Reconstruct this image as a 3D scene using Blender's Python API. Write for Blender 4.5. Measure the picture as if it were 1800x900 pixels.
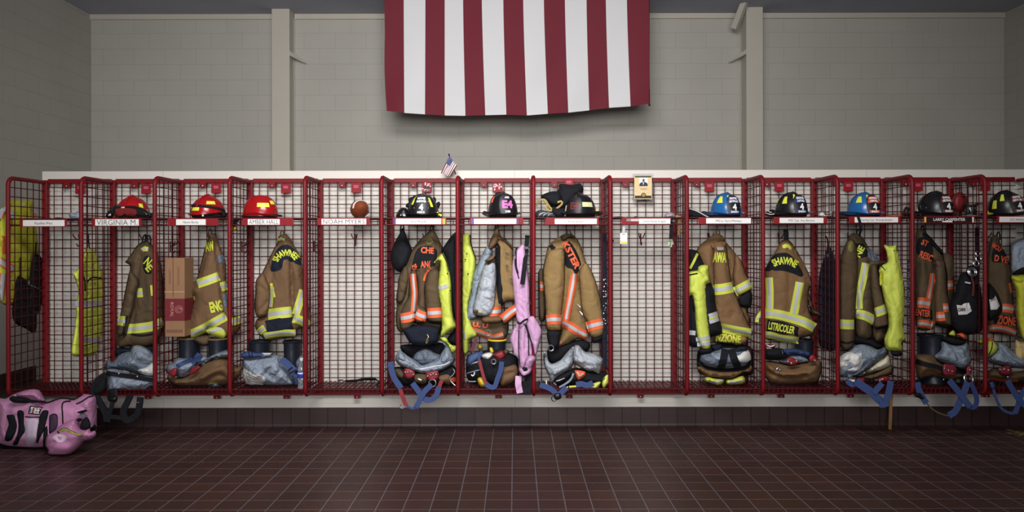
import bpy, bmesh, math, random
import numpy as np
from mathutils import Vector, Matrix
from mathutils.geometry import delaunay_2d_cdt

for _o in list(bpy.data.objects):
    bpy.data.objects.remove(_o, do_unlink=True)
SC = bpy.context.scene
COL = SC.collection
random.seed(4)
PI = math.pi

# ---------------------------------------------------------------- camera
F, CX, CY, CH = 1298.0, 905.0, 430.0, 1.56      # focal length and principal point for an 1800x900 frame, eye height
ROLL = math.radians(0.12)
cam = bpy.data.cameras.new('camera')
cam.sensor_width = 36.0
cam.lens = 36.0 * F / 1800.0
cam.shift_x = (900.0 - CX) / 1800.0
cam.shift_y = (CY - 450.0) / 1800.0
cam.clip_end = 100
camo = bpy.data.objects.new('camera', cam)
COL.objects.link(camo)
camo.location = (0, 0, CH)
camo.rotation_mode = 'XYZ'
camo.matrix_world = Matrix.Translation((0, 0, CH)) @ Matrix.Rotation(ROLL, 4, 'Y') @ Matrix.Rotation(PI / 2, 4, 'X')
SC.camera = camo

# ---------------------------------------------------------------- light
SC.view_settings.view_transform = 'Standard'
SC.view_settings.look = 'None'
SC.view_settings.gamma = 1.0
SC.view_settings.use_curve_mapping = False
SC.view_settings.exposure = -0.14

world = bpy.data.worlds.new('world')
SC.world = world
world.use_nodes = True
_bg = world.node_tree.nodes['Background']
_bg.inputs[0].default_value = (0.32, 0.38, 0.55, 1)
_bg.inputs[1].default_value = 0.035


def area(name, loc, target, sx, sy, power, col=(1, 0.95, 0.87), spread=180):
    l = bpy.data.lights.new(name, 'AREA')
    l.shape = 'RECTANGLE'
    l.size, l.size_y = sx, sy
    l.energy = power
    l.color = col
    l.spread = math.radians(spread)
    o = bpy.data.objects.new(name, l)
    COL.objects.link(o)
    o.location = loc
    o.rotation_euler = (Vector(target) - Vector(loc)).to_track_quat('-Z', 'Y').to_euler()
    return o


# daylight through the open bay door behind the camera, and a row of ceiling fixtures over the aisle
area('bay_door_daylight', (-0.3, -3.8, 2.5), (-0.5, 8.0, 3.3), 5.0, 2.0, 112, (1, 0.985, 0.965), 74)
area('ceiling_fixture_aisle', (-0.3, 1.9, 4.5), (-0.3, 6.4, 1.9), 2.6, 1.6, 226, (1, 0.982, 0.96), 112)


# ---------------------------------------------------------------- helpers
def sr(r, g, b):
    def f(c):
        c /= 255.0
        return c / 12.92 if c <= 0.04045 else ((c + 0.055) / 1.055) ** 2.4
    return (f(r), f(g), f(b))


def wp(px, py, Y):
    """the point at distance Y that a pixel of the photograph shows"""
    dx, dy = px - CX, py - CY
    c, s = math.cos(ROLL), math.sin(ROLL)
    dx, dy = dx * c - dy * s, dx * s + dy * c
    return Vector((dx * Y / F, Y, CH - dy * Y / F))


MATS = {}


def mat(name, col, rough=0.7, metal=0.0, var=0.0, vscale=8.0, bump=0.0, bscale=120.0, spec=0.5, sheen=0.0, alpha=None, trans=0.0, wrinkle=0.0, wscale=11.0):
    if name in MATS:
        return MATS[name]
    m = bpy.data.materials.new(name)
    m.use_nodes = True
    nt = m.node_tree
    b = nt.nodes['Principled BSDF']
    b.inputs['Base Color'].default_value = (*col, 1)
    b.inputs['Roughness'].default_value = rough
    b.inputs['Metallic'].default_value = metal
    b.inputs['Specular IOR Level'].default_value = spec
    if sheen:
        b.inputs['Sheen Weight'].default_value = sheen
    if trans:
        b.inputs['Transmission Weight'].default_value = trans
    if alpha is not None:
        b.inputs['Alpha'].default_value = alpha
    tc = nt.nodes.new('ShaderNodeTexCoord')
    if var:
        n = nt.nodes.new('ShaderNodeTexNoise')
        n.inputs['Scale'].default_value = vscale
        n.inputs['Detail'].default_value = 4
        r = nt.nodes.new('ShaderNodeMapRange')
        r.inputs[1].default_value = 0.3
        r.inputs[2].default_value = 0.7
        r.inputs[3].default_value = 1 - var
        r.inputs[4].default_value = 1 + var
        h = nt.nodes.new('ShaderNodeHueSaturation')
        h.inputs['Color'].default_value = (*col, 1)
        nt.links.new(tc.outputs['Object'], n.inputs['Vector'])
        nt.links.new(n.outputs['Fac'], r.inputs[0])
        nt.links.new(r.outputs[0], h.inputs['Value'])
        nt.links.new(h.outputs[0], b.inputs['Base Color'])
    wr_out = None
    if wrinkle:
        # sharp creases: folded noise
        n = nt.nodes.new('ShaderNodeTexNoise')
        n.inputs['Scale'].default_value = wscale
        n.inputs['Detail'].default_value = 1.2
        n.inputs['Distortion'].default_value = 0.25
        s1 = nt.nodes.new('ShaderNodeMath')
        s1.operation = 'SUBTRACT'
        s1.inputs[1].default_value = 0.5
        s2 = nt.nodes.new('ShaderNodeMath')
        s2.operation = 'ABSOLUTE'
        s3 = nt.nodes.new('ShaderNodeMath')
        s3.operation = 'POWER'
        s3.inputs[1].default_value = 0.7
        u = nt.nodes.new('ShaderNodeBump')
        u.inputs['Strength'].default_value = wrinkle
        u.inputs['Distance'].default_value = 0.05
        nt.links.new(tc.outputs['Object'], n.inputs['Vector'])
        nt.links.new(n.outputs['Fac'], s1.inputs[0])
        nt.links.new(s1.outputs[0], s2.inputs[0])
        nt.links.new(s2.outputs[0], s3.inputs[0])
        nt.links.new(s3.outputs[0], u.inputs['Height'])
        nt.links.new(u.outputs[0], b.inputs['Normal'])
        wr_out = u.outputs[0]
    if bump:
        n = nt.nodes.new('ShaderNodeTexNoise')
        n.inputs['Scale'].default_value = bscale
        n.inputs['Detail'].default_value = 5
        u = nt.nodes.new('ShaderNodeBump')
        u.inputs['Strength'].default_value = bump
        u.inputs['Distance'].default_value = 0.01
        nt.links.new(tc.outputs['Object'], n.inputs['Vector'])
        nt.links.new(n.outputs['Fac'], u.inputs['Height'])
        if wr_out is not None:
            nt.links.new(wr_out, u.inputs['Normal'])
        nt.links.new(u.outputs[0], b.inputs['Normal'])
    MATS[name] = m
    return m


def tag(o, label=None, cat=None, group=None, kind=None):
    if label:
        o['label'] = label
    if cat:
        o['category'] = cat
    if group:
        o['group'] = group
    if kind:
        o['kind'] = kind
    return o


def rootloc(p):
    v = Vector((0, 0, 0))
    while p is not None:
        v += Vector(p.location)
        p = p.parent
    return v


def thing(name, loc, label, cat, group=None):
    o = bpy.data.objects.new(name, None)
    o.empty_display_size = 0.05
    COL.objects.link(o)
    o.location = loc
    return tag(o, label, cat, group)


class MB:
    """collects shapes in world coordinates; build() links them as one mesh object"""

    def __init__(s):
        s.v, s.f = [], []

    def add(s, vs, fs):
        k = len(s.v)
        s.v += [tuple(p) for p in vs]
        s.f += [tuple(i + k for i in f) for f in fs]
        return s

    def box(s, x0, x1, y0, y1, z0, z1):
        vs = [(x, y, z) for z in (z0, z1) for y in (y0, y1) for x in (x0, x1)]
        return s.add(vs, [(0, 2, 3, 1), (4, 5, 7, 6), (0, 1, 5, 4), (2, 6, 7, 3), (0, 4, 6, 2), (1, 3, 7, 5)])

    def obox(s, M, sx, sy, sz):
        vs = [M @ Vector((x * sx / 2, y * sy / 2, z * sz / 2)) for z in (-1, 1) for y in (-1, 1) for x in (-1, 1)]
        return s.add(vs, [(0, 2, 3, 1), (4, 5, 7, 6), (0, 1, 5, 4), (2, 6, 7, 3), (0, 4, 6, 2), (1, 3, 7, 5)])

    def tube(s, pts, r, n=6, closed=False, rs=None):
        pts = [Vector(p) for p in pts]
        m = len(pts)
        rings = []
        prev = None
        for i, p in enumerate(pts):
            a = pts[i - 1] if (i > 0 or closed) else p
            b = pts[(i + 1) % m] if (i < m - 1 or closed) else p
            t = (b - a)
            t = t.normalized() if t.length > 1e-9 else Vector((0, 0, 1))
            if prev is None:
                u = t.orthogonal().normalized()
            else:
                u = prev - t * prev.dot(t)
                u = u.normalized() if u.length > 1e-6 else t.orthogonal().normalized()
            prev = u
            w = t.cross(u)
            rr = rs[i] if rs else r
            rings.append([p + (u * math.cos(2 * PI * k / n + PI / n) + w * math.sin(2 * PI * k / n + PI / n)) * rr for k in range(n)])
        vs = [q for ring in rings for q in ring]
        fs = []
        for i in range(m if closed else m - 1):
            j = (i + 1) % m
            for k in range(n):
                l = (k + 1) % n
                fs.append((i * n + k, i * n + l, j * n + l, j * n + k))
        if not closed:
            fs.append(tuple(range(n))[::-1])
            fs.append(tuple((m - 1) * n + k for k in range(n)))
        return s.add(vs, fs)

    def strap(s, pts, width, th, normals=None):
        """a flat band with thickness along a polyline; the band faces the camera unless told otherwise"""
        pts = [Vector(p) for p in pts]
        m = len(pts)
        vs = []
        for i, p in enumerate(pts):
            t = (pts[min(i + 1, m - 1)] - pts[max(i - 1, 0)]).normalized()
            nn = Vector(normals[i]) if normals else Vector((0, -1, 0.12))
            sd = t.cross(nn)
            sd = sd.normalized() if sd.length > 1e-6 else Vector((1, 0, 0))
            nn = sd.cross(t).normalized()
            for a, b in ((-1, -1), (1, -1), (1, 1), (-1, 1)):
                vs.append(p + sd * a * width / 2 + nn * b * th / 2)
        fs = [(0, 1, 2, 3), tuple((m - 1) * 4 + k for k in (3, 2, 1, 0))]
        for i in range(m - 1):
            for k in range(4):
                l = (k + 1) % 4
                fs.append((i * 4 + k, (i + 1) * 4 + k, (i + 1) * 4 + l, i * 4 + l))
        return s.add(vs, fs)

    def grid(s, fn, nu, nv, closed_u=False, flip=False):
        vs = [fn(i / (nu if closed_u else nu - 1), j / (nv - 1)) for j in range(nv) for i in range(nu)]
        fs = []
        for j in range(nv - 1):
            for i in range(nu if closed_u else nu - 1):
                k = (i + 1) % nu
                q = (j * nu + i, j * nu + k, (j + 1) * nu + k, (j + 1) * nu + i)
                fs.append(q[::-1] if flip else q)
        return s.add(vs, fs)

    def ball(s, c, rx, ry, rz, nu=16, nv=10):
        c = Vector(c)
        return s.grid(lambda u, v: c + Vector((rx * math.cos(2 * PI * u) * math.sin(PI * v), ry * math.sin(2 * PI * u) * math.sin(PI * v), -rz * math.cos(PI * v))), nu, nv, True)

    def lathe(s, c, prof, n=20):
        """prof: (radius, height) pairs about the vertical axis through c"""
        c = Vector(c)
        k0 = len(s.v)
        s.grid(lambda u, v: c + Vector((prof[round(v * (len(prof) - 1))][0] * math.cos(2 * PI * u), prof[round(v * (len(prof) - 1))][0] * math.sin(2 * PI * u), prof[round(v * (len(prof) - 1))][1])), n, len(prof), True)
        return s

    def build(s, name, m, parent=None, smooth=True, bevel=0.0, solid=0.0, sub=0, angle=40):
        me = bpy.data.meshes.new(name)
        o0 = rootloc(parent)
        me.from_pydata([(p[0] - o0.x, p[1] - o0.y, p[2] - o0.z) for p in s.v], [], s.f)
        me.validate()
        me.update()
        o = bpy.data.objects.new(name, me)
        COL.objects.link(o)
        if parent is not None:
            o.parent = parent
        me.materials.append(m)
        if smooth:
            for p in me.polygons:
                p.use_smooth = True
            try:
                me.set_sharp_from_angle(angle=math.radians(angle))
            except Exception:
                pass
        if solid:
            md = o.modifiers.new('solid', 'SOLIDIFY')
            md.thickness = solid
            md.offset = 0
        if bevel:
            md = o.modifiers.new('bevel', 'BEVEL')
            md.width = bevel
            md.segments = 2
            md.limit_method = 'ANGLE'
        if sub:
            md = o.modifiers.new('sub', 'SUBSURF')
            md.levels = md.render_levels = sub
        return o


def catmull(pts, k=4, closed=False):
    """a smooth curve through points of any dimension"""
    P = [np.array(p, float) for p in pts]
    n = len(P)
    out = []
    for i in range(n if closed else n - 1):
        if closed:
            a, b, c, d = P[i - 1], P[i], P[(i + 1) % n], P[(i + 2) % n]
        else:
            a, b, c, d = P[max(i - 1, 0)], P[i], P[i + 1], P[min(i + 2, n - 1)]
        for j in range(k):
            t = j / k
            out.append(0.5 * ((2 * b) + (c - a) * t + (2 * a - 5 * b + 4 * c - d) * t * t + (3 * b - a - 3 * c + d) * t ** 3))
    if not closed:
        out.append(P[-1])
    return out


_FONT_CACHE = {}


def text_tris(body, bold=0.0, res=2):
    """flat glyph outlines of one line of writing as (verts, faces), the writing 1 high from the base line and centred"""
    key = (body, bold)
    if key in _FONT_CACHE:
        return _FONT_CACHE[key]
    c = bpy.data.curves.new('t', 'FONT')
    c.body = body
    c.size = 1.0
    c.align_x = 'CENTER'
    c.resolution_u = res
    c.offset = bold
    o = bpy.data.objects.new('t', c)
    COL.objects.link(o)
    dg = bpy.context.evaluated_depsgraph_get()
    me = bpy.data.meshes.new_from_object(o.evaluated_get(dg))
    bm = bmesh.new()
    bm.from_mesh(me)
    bmesh.ops.triangulate(bm, faces=bm.faces[:])
    bmesh.ops.subdivide_edges(bm, edges=[e for e in bm.edges if e.calc_length() > 0.25], cuts=1)
    bmesh.ops.triangulate(bm, faces=bm.faces[:])
    bm.verts.index_update()
    vs = [(v.co.x, v.co.y) for v in bm.verts]
    fs = [tuple(v.index for v in f.verts) for f in bm.faces]
    bm.free()
    bpy.data.objects.remove(o, do_unlink=True)
    bpy.data.meshes.remove(me)
    bpy.data.curves.remove(c)
    ys = [v[1] for v in vs]
    xs = [v[0] for v in vs]
    top = 0.69
    r = ([((x - (max(xs) + min(xs)) / 2) / top, y / top) for x, y in vs], fs, (max(xs) - min(xs)) / top)
    _FONT_CACHE[key] = r
    return r


def flat_text(body, c, w, h, m, parent, name='lettering', n=(0, -1, 0), up=(0, 0, 1), bold=0.02, th=0.0008):
    """raised lettering on a flat face centred on c"""
    vs, fs, tw = text_tris(body, bold)
    n, up = Vector(n).normalized(), Vector(up).normalized()
    rt = up.cross(n).normalized()
    c = Vector(c)
    mb = MB()
    if w is None:
        w = tw * h * 0.82
    sx = w / tw
    pts = [c + rt * x * sx + up * (y - 0.5) * h + n * th for x, y in vs]
    mb.add(pts, fs)
    return mb.build(name, m, parent, smooth=False)

# ---------------------------------------------------------------- structure
YF, YB, YP, YW = 5.79, 6.245, 6.30, 9.70        # front of the rack, its back mesh, partition face, rear wall
XL, XR, ZC = -5.56, 6.43, 4.587
TILE = 0.1605


def brick_mat(name, c1, c2, mortar, bw, bh, msize, offset, plane, rough=0.6, bump=0.25, shift=(0, 0, 0), msmooth=0.1, stain=0.0, blotch=0.1):
    m = bpy.data.materials.new(name)
    m.use_nodes = True
    nt = m.node_tree
    N, L = nt.nodes, nt.links
    b = N['Principled BSDF']
    tc = N.new('ShaderNodeTexCoord')
    mp = N.new('ShaderNodeMapping')
    mp.inputs['Location'].default_value = shift
    sep = N.new('ShaderNodeSeparateXYZ')
    cmb = N.new('ShaderNodeCombineXYZ')
    L.new(tc.outputs['Object'], mp.inputs['Vector'])
    L.new(mp.outputs[0], sep.inputs[0])
    a, c = {'xy': (0, 1), 'xz': (0, 2), 'yz': (1, 2)}[plane]
    L.new(sep.outputs[a], cmb.inputs[0])
    L.new(sep.outputs[c], cmb.inputs[1])
    br = N.new('ShaderNodeTexBrick')
    br.offset = offset
    br.squash = 1.0
    br.inputs['Color1'].default_value = (*c1, 1)
    br.inputs['Color2'].default_value = (*c2, 1)
    br.inputs['Mortar'].default_value = (*mortar, 1)
    br.inputs['Scale'].default_value = 1.0
    br.inputs['Mortar Size'].default_value = msize
    br.inputs['Mortar Smooth'].default_value = msmooth
    br.inputs['Bias'].default_value = 0.0
    br.inputs['Brick Width'].default_value = bw
    br.inputs['Row Height'].default_value = bh
    L.new(cmb.outputs[0], br.inputs['Vector'])
    n = N.new('ShaderNodeTexNoise')
    n.inputs['Scale'].default_value = 1.3
    n.inputs['Detail'].default_value = 8
    L.new(tc.outputs['Object'], n.inputs['Vector'])
    r = N.new('ShaderNodeMapRange')
    r.inputs[1].default_value = 0.3
    r.inputs[2].default_value = 0.7
    r.inputs[3].default_value = 1 - blotch
    r.inputs[4].default_value = 1 + blotch
    L.new(n.outputs['Fac'], r.inputs[0])
    h = N.new('ShaderNodeHueSaturation')
    L.new(br.outputs['Color'], h.inputs['Color'])
    L.new(r.outputs[0], h.inputs['Value'])
    last = h.outputs[0]
    if stain:
        # sparse pale scuffs of their own shape
        n2 = N.new('ShaderNodeTexNoise')
        n2.inputs['Scale'].default_value = 2.2
        n2.inputs['Detail'].default_value = 12
        n2.inputs['Roughness'].default_value = 0.75
        L.new(tc.outputs['Object'], n2.inputs['Vector'])
        cr = N.new('ShaderNodeMapRange')
        cr.inputs[1].default_value = 0.66
        cr.inputs[2].default_value = 0.80
        cr.inputs[3].default_value = 0.0
        cr.inputs[4].default_value = stain
        L.new(n2.outputs['Fac'], cr.inputs[0])
        mx = N.new('ShaderNodeMix')
        mx.data_type = 'RGBA'
        L.new(cr.outputs[0], mx.inputs[0])
        L.new(last, mx.inputs[6])
        mx.inputs[7].default_value = (*sr(170, 160, 160), 1)
        last = mx.outputs[2]
    L.new(last, b.inputs['Base Color'])
    b.inputs['Roughness'].default_value = rough
    nf = N.new('ShaderNodeTexNoise')
    nf.inputs['Scale'].default_value = 90
    nf.inputs['Detail'].default_value = 4
    L.new(tc.outputs['Object'], nf.inputs['Vector'])
    ma = N.new('ShaderNodeMath')
    ma.operation = 'MULTIPLY_ADD'
    ma.inputs[1].default_value = -1.0
    L.new(br.outputs['Fac'], ma.inputs[0])
    sc = N.new('ShaderNodeMath')
    sc.operation = 'MULTIPLY'
    sc.inputs[1].default_value = 0.25
    L.new(nf.outputs['Fac'], sc.inputs[0])
    L.new(sc.outputs[0], ma.inputs[2])
    bu = N.new('ShaderNodeBump')
    bu.inputs['Strength'].default_value = bump
    bu.inputs['Distance'].default_value = 0.006
    L.new(ma.outputs[0], bu.inputs['Height'])
    L.new(bu.outputs[0], b.inputs['Normal'])
    return m


def struct(name, mb, m, **k):
    o = mb.build(name, m, None, **k)
    o['kind'] = 'structure'
    return o


block_c = sr(184, 181, 173)
M_BLOCK = brick_mat('painted_block', block_c, sr(182, 179, 171), sr(158, 155, 147), 0.4064, 0.2032, 0.0020, 0.5, 'xz', 0.75, 0.35, (0.12, 0, -0.075), blotch=0.035)
M_BLOCK_SIDE = brick_mat('painted_block_side', block_c, sr(182, 179, 171), sr(158, 155, 147), 0.4064, 0.2032, 0.0020, 0.5, 'yz', 0.75, 0.35, (0, 0.1, -0.075), blotch=0.035)
M_FLOOR = brick_mat('quarry_tile', sr(70, 42, 37), sr(60, 36, 33), sr(104, 99, 107), TILE, TILE, 0.0036, 0.0, 'xy', 0.42, 0.5, (0.022 + TILE / 2 * 0, -0.02, 0), stain=0.55, blotch=0.16)
M_BASE = brick_mat('base_tile', sr(62, 43, 43), sr(54, 37, 38), sr(24, 19, 22), TILE * 0.98, 0.4, 0.005, 0.0, 'xz', 0.45, 0.5, (0.03, 0, 0.2), blotch=0.12)
M_BASE_SIDE = brick_mat('base_tile_side', sr(62, 43, 43), sr(54, 37, 38), sr(24, 19, 22), TILE * 0.98, 0.4, 0.005, 0.0, 'yz', 0.45, 0.5, (0, 0, 0.2), blotch=0.12)
M_PLANK = brick_mat('white_boards', sr(206, 201, 194), sr(202, 197, 190), sr(170, 165, 158), 3.0, 0.142, 0.002, 0.35, 'xz', 0.6, 0.3, (0, 0, 0.03), blotch=0.03)
M_CEIL = mat('ceiling_paint', sr(172, 174, 188), 0.85, var=0.04, vscale=2)
M_STEELPAINT = mat('column_paint', sr(196, 190, 178), 0.55, var=0.02, vscale=3)

struct('floor', MB().box(XL - 0.2, XR + 0.2, -4.0, YW + 0.2, -0.1, 0.0), M_FLOOR, smooth=False)
struct('wall_back', MB().box(XL - 0.2, XR + 0.2, YW, YW + 0.2, 0, ZC + 0.1), M_BLOCK, smooth=False)
struct('wall_left', MB().box(XL - 0.2, XL, -4.0, YW, 0, ZC + 0.1), M_BLOCK_SIDE, smooth=False)
struct('wall_right', MB().box(XR, XR + 0.2, -4.0, YW, 0, ZC + 0.1), M_BLOCK_SIDE, smooth=False)
struct('wall_front', MB().box(XL - 0.2, XR + 0.2, -4.2, -4.0, 0, ZC + 0.1), M_BLOCK, smooth=False)
struct('ceiling', MB().box(XL - 0.2, XR + 0.2, -4.2, YW + 0.2, ZC, ZC + 0.1), M_CEIL, smooth=False)
struct('wall_partition', MB().box(-4.035, 4.75, YP, YP + 0.16, 0.17, 2.195), M_PLANK, smooth=True, bevel=0.006)
struct('baseboard_partition', MB().box(-4.03, 4.75, YP + 0.012, YP + 0.15, 0.0, 0.17), M_BASE, smooth=False)
cove = MB()
cove.grid(lambda u, v: Vector((-4.03 + 8.78 * u, YP + 0.012 - 0.028 * (1 - math.sin(v * PI / 2)), 0.0005 + 0.028 * (1 - math.cos(v * PI / 2)))), 2, 6)
struct('baseboard_cove', cove, M_BASE)
struct('baseboard_left', MB().box(XL, XL + 0.012, -3.9, 8.55, 0, 0.172), M_BASE_SIDE, smooth=False)
# pale band under the ceiling along the rear wall
struct('trim_1', MB().box(XL, XR, YW - 0.03, YW, ZC - 0.066, ZC), M_STEELPAINT, smooth=False)


def column(n, x0, x1, yf, side):
    mb = MB()
    mb.box(x0, x1, yf, yf + 0.012, 0, ZC)                     # front flange
    mb.box(x0, x1, YW - 0.03, YW - 0.018, 0, ZC)
    xm = (x0 + x1) / 2
    mb.box(x0 + 0.006, x1 - 0.006, yf + 0.01, YW - 0.02, 0, ZC)
    o = struct('trim_%d' % n, mb, M_STEELPAINT, smooth=False)
    # gusset plates on the column's side that carry the roof steel
    g = MB()
    xs = x1 if side > 0 else x0
    g.add([(xs, yf, 3.99), (xs, YW - 0.04, 3.99), (xs + side * 0.16, YW - 0.04, 3.93), (xs, yf, 4.05), (xs, YW - 0.04, 4.05), (xs + side * 0.16, YW - 0.04, 3.955)],
          [(0, 1, 2), (3, 5, 4), (0, 3, 4, 1), (1, 4, 5, 2), (2, 5, 3, 0)])
    struct('trim_%d' % (n + 1), g, M_STEELPAINT, smooth=False)
    return o


cl = [wp(478, 150, 9.46).x, wp(509, 150, 9.46).x]
cr = [wp(1312, 150, 9.43).x, wp(1341, 150, 9.43).x]
column(2, cl[0], cl[1], 9.46, 1)
column(4, cr[0], cr[1], 9.43, -1)
# sloping brace from the right column up to the roof
br = MB()
p0, p1 = wp(1291, 50, 9.45), wp(1318, -20, 9.2)
br.tube([p0, p1 + (p1 - p0) * 0.4], 0.05, 4)
struct('trim_6', br, M_STEELPAINT, smooth=False)

# ---------------------------------------------------------------- the red wire lockers
M_RED = mat('red_enamel', sr(110, 13, 22), 0.5, var=0.05, vscale=14, spec=0.3)
M_WIRE = mat('red_wire', sr(70, 9, 18), 0.55, spec=0.25)
M_PLATE = mat('red_plate', sr(130, 17, 26), 0.55, var=0.08, vscale=40, spec=0.3)
M_WHITE = mat('white_card', sr(232, 232, 230), 0.6)
M_INK = mat('black_ink', sr(24, 24, 28), 0.6)
M_GREYINK = mat('grey_ink', sr(96, 98, 100), 0.6)
M_STEEL = mat('steel', sr(190, 190, 192), 0.3, metal=0.9)
M_PINKINK = mat('faded_print', sr(190, 90, 120), 0.6)

FRONT = [11.6, 140, 271, 401.5, 534, 670.5, 804.3, 937, 1071.8, 1207, 1341.8, 1473, 1604.8, 1732, 1859]
BACK = [82, 201, 319.5, 442, 564.8, 688.5, 812, 936.5, 1061.5, 1186, 1308.6, 1430, 1552, 1671, 1789]
XFs = [(p - CX) * YF / F for p in FRONT]
XBs = [(p - CX) * YB / F for p in BACK]
XFs = XBs = [(a + b) / 2 for a, b in zip(XFs, XBs)]
ZT, ZB = 2.093, 0.378                       # centre of the hoop's upper and lower bar
ZFLOOR, ZSHELF = 0.41, 1.77
WR = 0.0039


def side_panel(i, parent):
    a, b = Vector((XFs[i], YF, 0)), Vector((XBs[i], YB, 0))
    d = (b - a).normalized()
    L = (b - a).length

    def at(t, z):
        return Vector((a.x + d.x * t, a.y + d.y * t, z))
    R = 0.06
    path = [at(L, ZT)]
    for k in range(7):
        q = PI / 2 * k / 6
        path.append(at(R - R * math.sin(q), ZT - R + R * math.cos(q)))
    for k in range(7):
        q = PI / 2 * k / 6
        path.append(at(R - R * math.cos(q), ZB + R - R * math.sin(q)))
    path.append(at(L, ZB))
    sp = MB().tube(path, 0.0165, 10).build('side_panel', M_RED, parent)
    w = MB()
    n = 6
    for k in range(1, n):
        t = L * k / n
        w.tube([at(t, ZB), at(t, ZT)], WR, 5)
    z = ZT - 0.0735
    while z > ZB + 0.03:
        w.tube([at(0.0, z), at(L, z)], WR, 5)
        z -= 0.0735
    w.build('wire_mesh', M_WIRE, sp)
    # double hook on the side panel
    for t, z in (((L * 0.55, 1.55),) if i in (2, 3, 4, 8) else ()):
        hook(at(t, z), sp, d.xy.orthogonal().normalized() if False else Vector((1, 0, 0)))
    return sp


def hook(p, parent, out=Vector((0, -1, 0))):
    out = Vector((out[0], out[1], 0))
    sd = Vector((-out.y, out.x, 0))
    h = MB()
    h.tube([p + Vector((0, 0, 0.045)) + out * 0.004, p + Vector((0, 0, -0.045)) + out * 0.004], 0.006, 6)
    for s in (-1, 1):
        h.tube(catmull([p + Vector((0, 0, 0.0)) + out * 0.006, p + sd * s * 0.012 + out * 0.03 + Vector((0, 0, 0.008)), p + sd * s * 0.022 + out * 0.05 + Vector((0, 0, 0.03)), p + sd * s * 0.024 + out * 0.055 + Vector((0, 0, 0.048))], 3), 0.0045, 6)
    h.tube(catmull([p + Vector((0, 0, -0.04)) + out * 0.006, p + out * 0.03 + Vector((0, 0, -0.055)), p + out * 0.045 + Vector((0, 0, -0.03))], 3), 0.0045, 6)
    return h.build('coat_hook', M_WIRE, parent)


def back_panel(i, parent):
    x0, x1 = XBs[i], XBs[i + 1]
    fr = MB()
    fr.box(x0 - 0.021, x0 + 0.021, YB - 0.012, YB + 0.03, 0.30, ZT + 0.02)
    fr.box(x0 + 0.0211, x1 - 0.0216, YB + 0.0, YB + 0.034, ZT - 0.008, ZT + 0.03)
    fr.box(x0 + 0.0211, x1 - 0.0216, YB + 0.0, YB + 0.03, 0.30, 0.33)
    bp = fr.build('back_panel', M_RED, parent, smooth=False, bevel=0.004)
    w = MB()
    n = 8
    for k in range(1, n + 1):
        x = x0 + 0.042 + 0.0705 * (k - 0.5)
        if x < x1 - 0.03:
            w.tube([(x, YB, 0.32), (x, YB, ZT)], WR, 5)
    z = ZT - 0.042
    while z > 0.4:
        w.tube([(x0 + 0.006, YB - 0.005, z), (x1 - 0.0215, YB - 0.005, z)], WR, 5)
        z -= 0.0733
    w.build('wire_mesh', M_WIRE, bp)
    # tabs that screw the rack to the boards
    for x, z0, z1, zs in ((x0 + 0.187, 2.045, ZT, 2.062), ((x0 + x1) / 2 + 0.01, 0.262, 0.30, 0.274)):
        t = MB().box(x - 0.027, x + 0.027, YB - 0.012, YB - 0.004, z0, z1)
        tb = t.build('wall_tab', M_RED, bp, smooth=False, bevel=0.002)
        s = MB()
        s.ball((x, YB - 0.013, zs), 0.007, 0.004, 0.007, 8, 6)
        s.build('screw', M_STEEL, tb)
    return bp


def shelf(i, parent):
    xl, xr = XFs[i], XFs[i + 1] - 0.0175
    bl, br_ = XBs[i] + 0.006, XBs[i + 1] - 0.0175
    s = MB()
    y0 = YF + 0.02
    for z in (ZSHELF, ZSHELF - 0.052):
        s.tube([(xl, y0, z), (xr, y0, z)], 0.0055, 6)
    n = 8
    for k in range(n + 1):
        u = k / n
        xf = xl + (xr - xl) * (0.03 + 0.94 * u)
        xb = bl + (br_ - bl) * (0.03 + 0.94 * u)
        s.tube([(xf, y0, ZSHELF - 0.052), (xf, y0, ZSHELF), (xb, YB - 0.01, ZSHELF)], WR, 5)
    for k in range(1, 6):
        v = k / 6
        s.tube([(xl + (bl - xl) * v, y0 + (YB - y0) * v, ZSHELF), (xr + (br_ - xr) * v, y0 + (YB - y0) * v, ZSHELF)], WR, 5)
    return s.build('shelf', M_WIRE, parent)


def floor_grid(i, parent):
    xl, xr = XFs[i], XFs[i + 1] - 0.0175
    bl, br_ = XBs[i] + 0.006, XBs[i + 1] - 0.0175
    s = MB()
    y0 = YF + 0.015
    s.tube([(xl, y0, ZFLOOR + 0.014), (xr, y0, ZFLOOR + 0.014)], 0.006, 6)
    s.tube([(xl, y0, ZB + 0.006), (xr, y0, ZB + 0.006)], 0.006, 6)
    n = 15
    for k in range(n + 1):
        u = 0.02 + 0.96 * k / n
        xf = xl + (xr - xl) * u
        xb = bl + (br_ - bl) * u
        s.tube([(xf, y0, ZB), (xf, y0, ZFLOOR + 0.014), (xf, y0 + 0.02, ZFLOOR), (xb, YB, ZFLOOR)], WR, 5)
    for k in range(1, 9):
        v = k / 9
        s.tube([(xl + (bl - xl) * v, y0 + (YB - y0) * v, ZFLOOR - 0.006), (xr + (br_ - xr) * v, y0 + (YB - y0) * v, ZFLOOR - 0.006)], WR, 5)
    return s.build('floor_grid', M_WIRE, parent)


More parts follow.
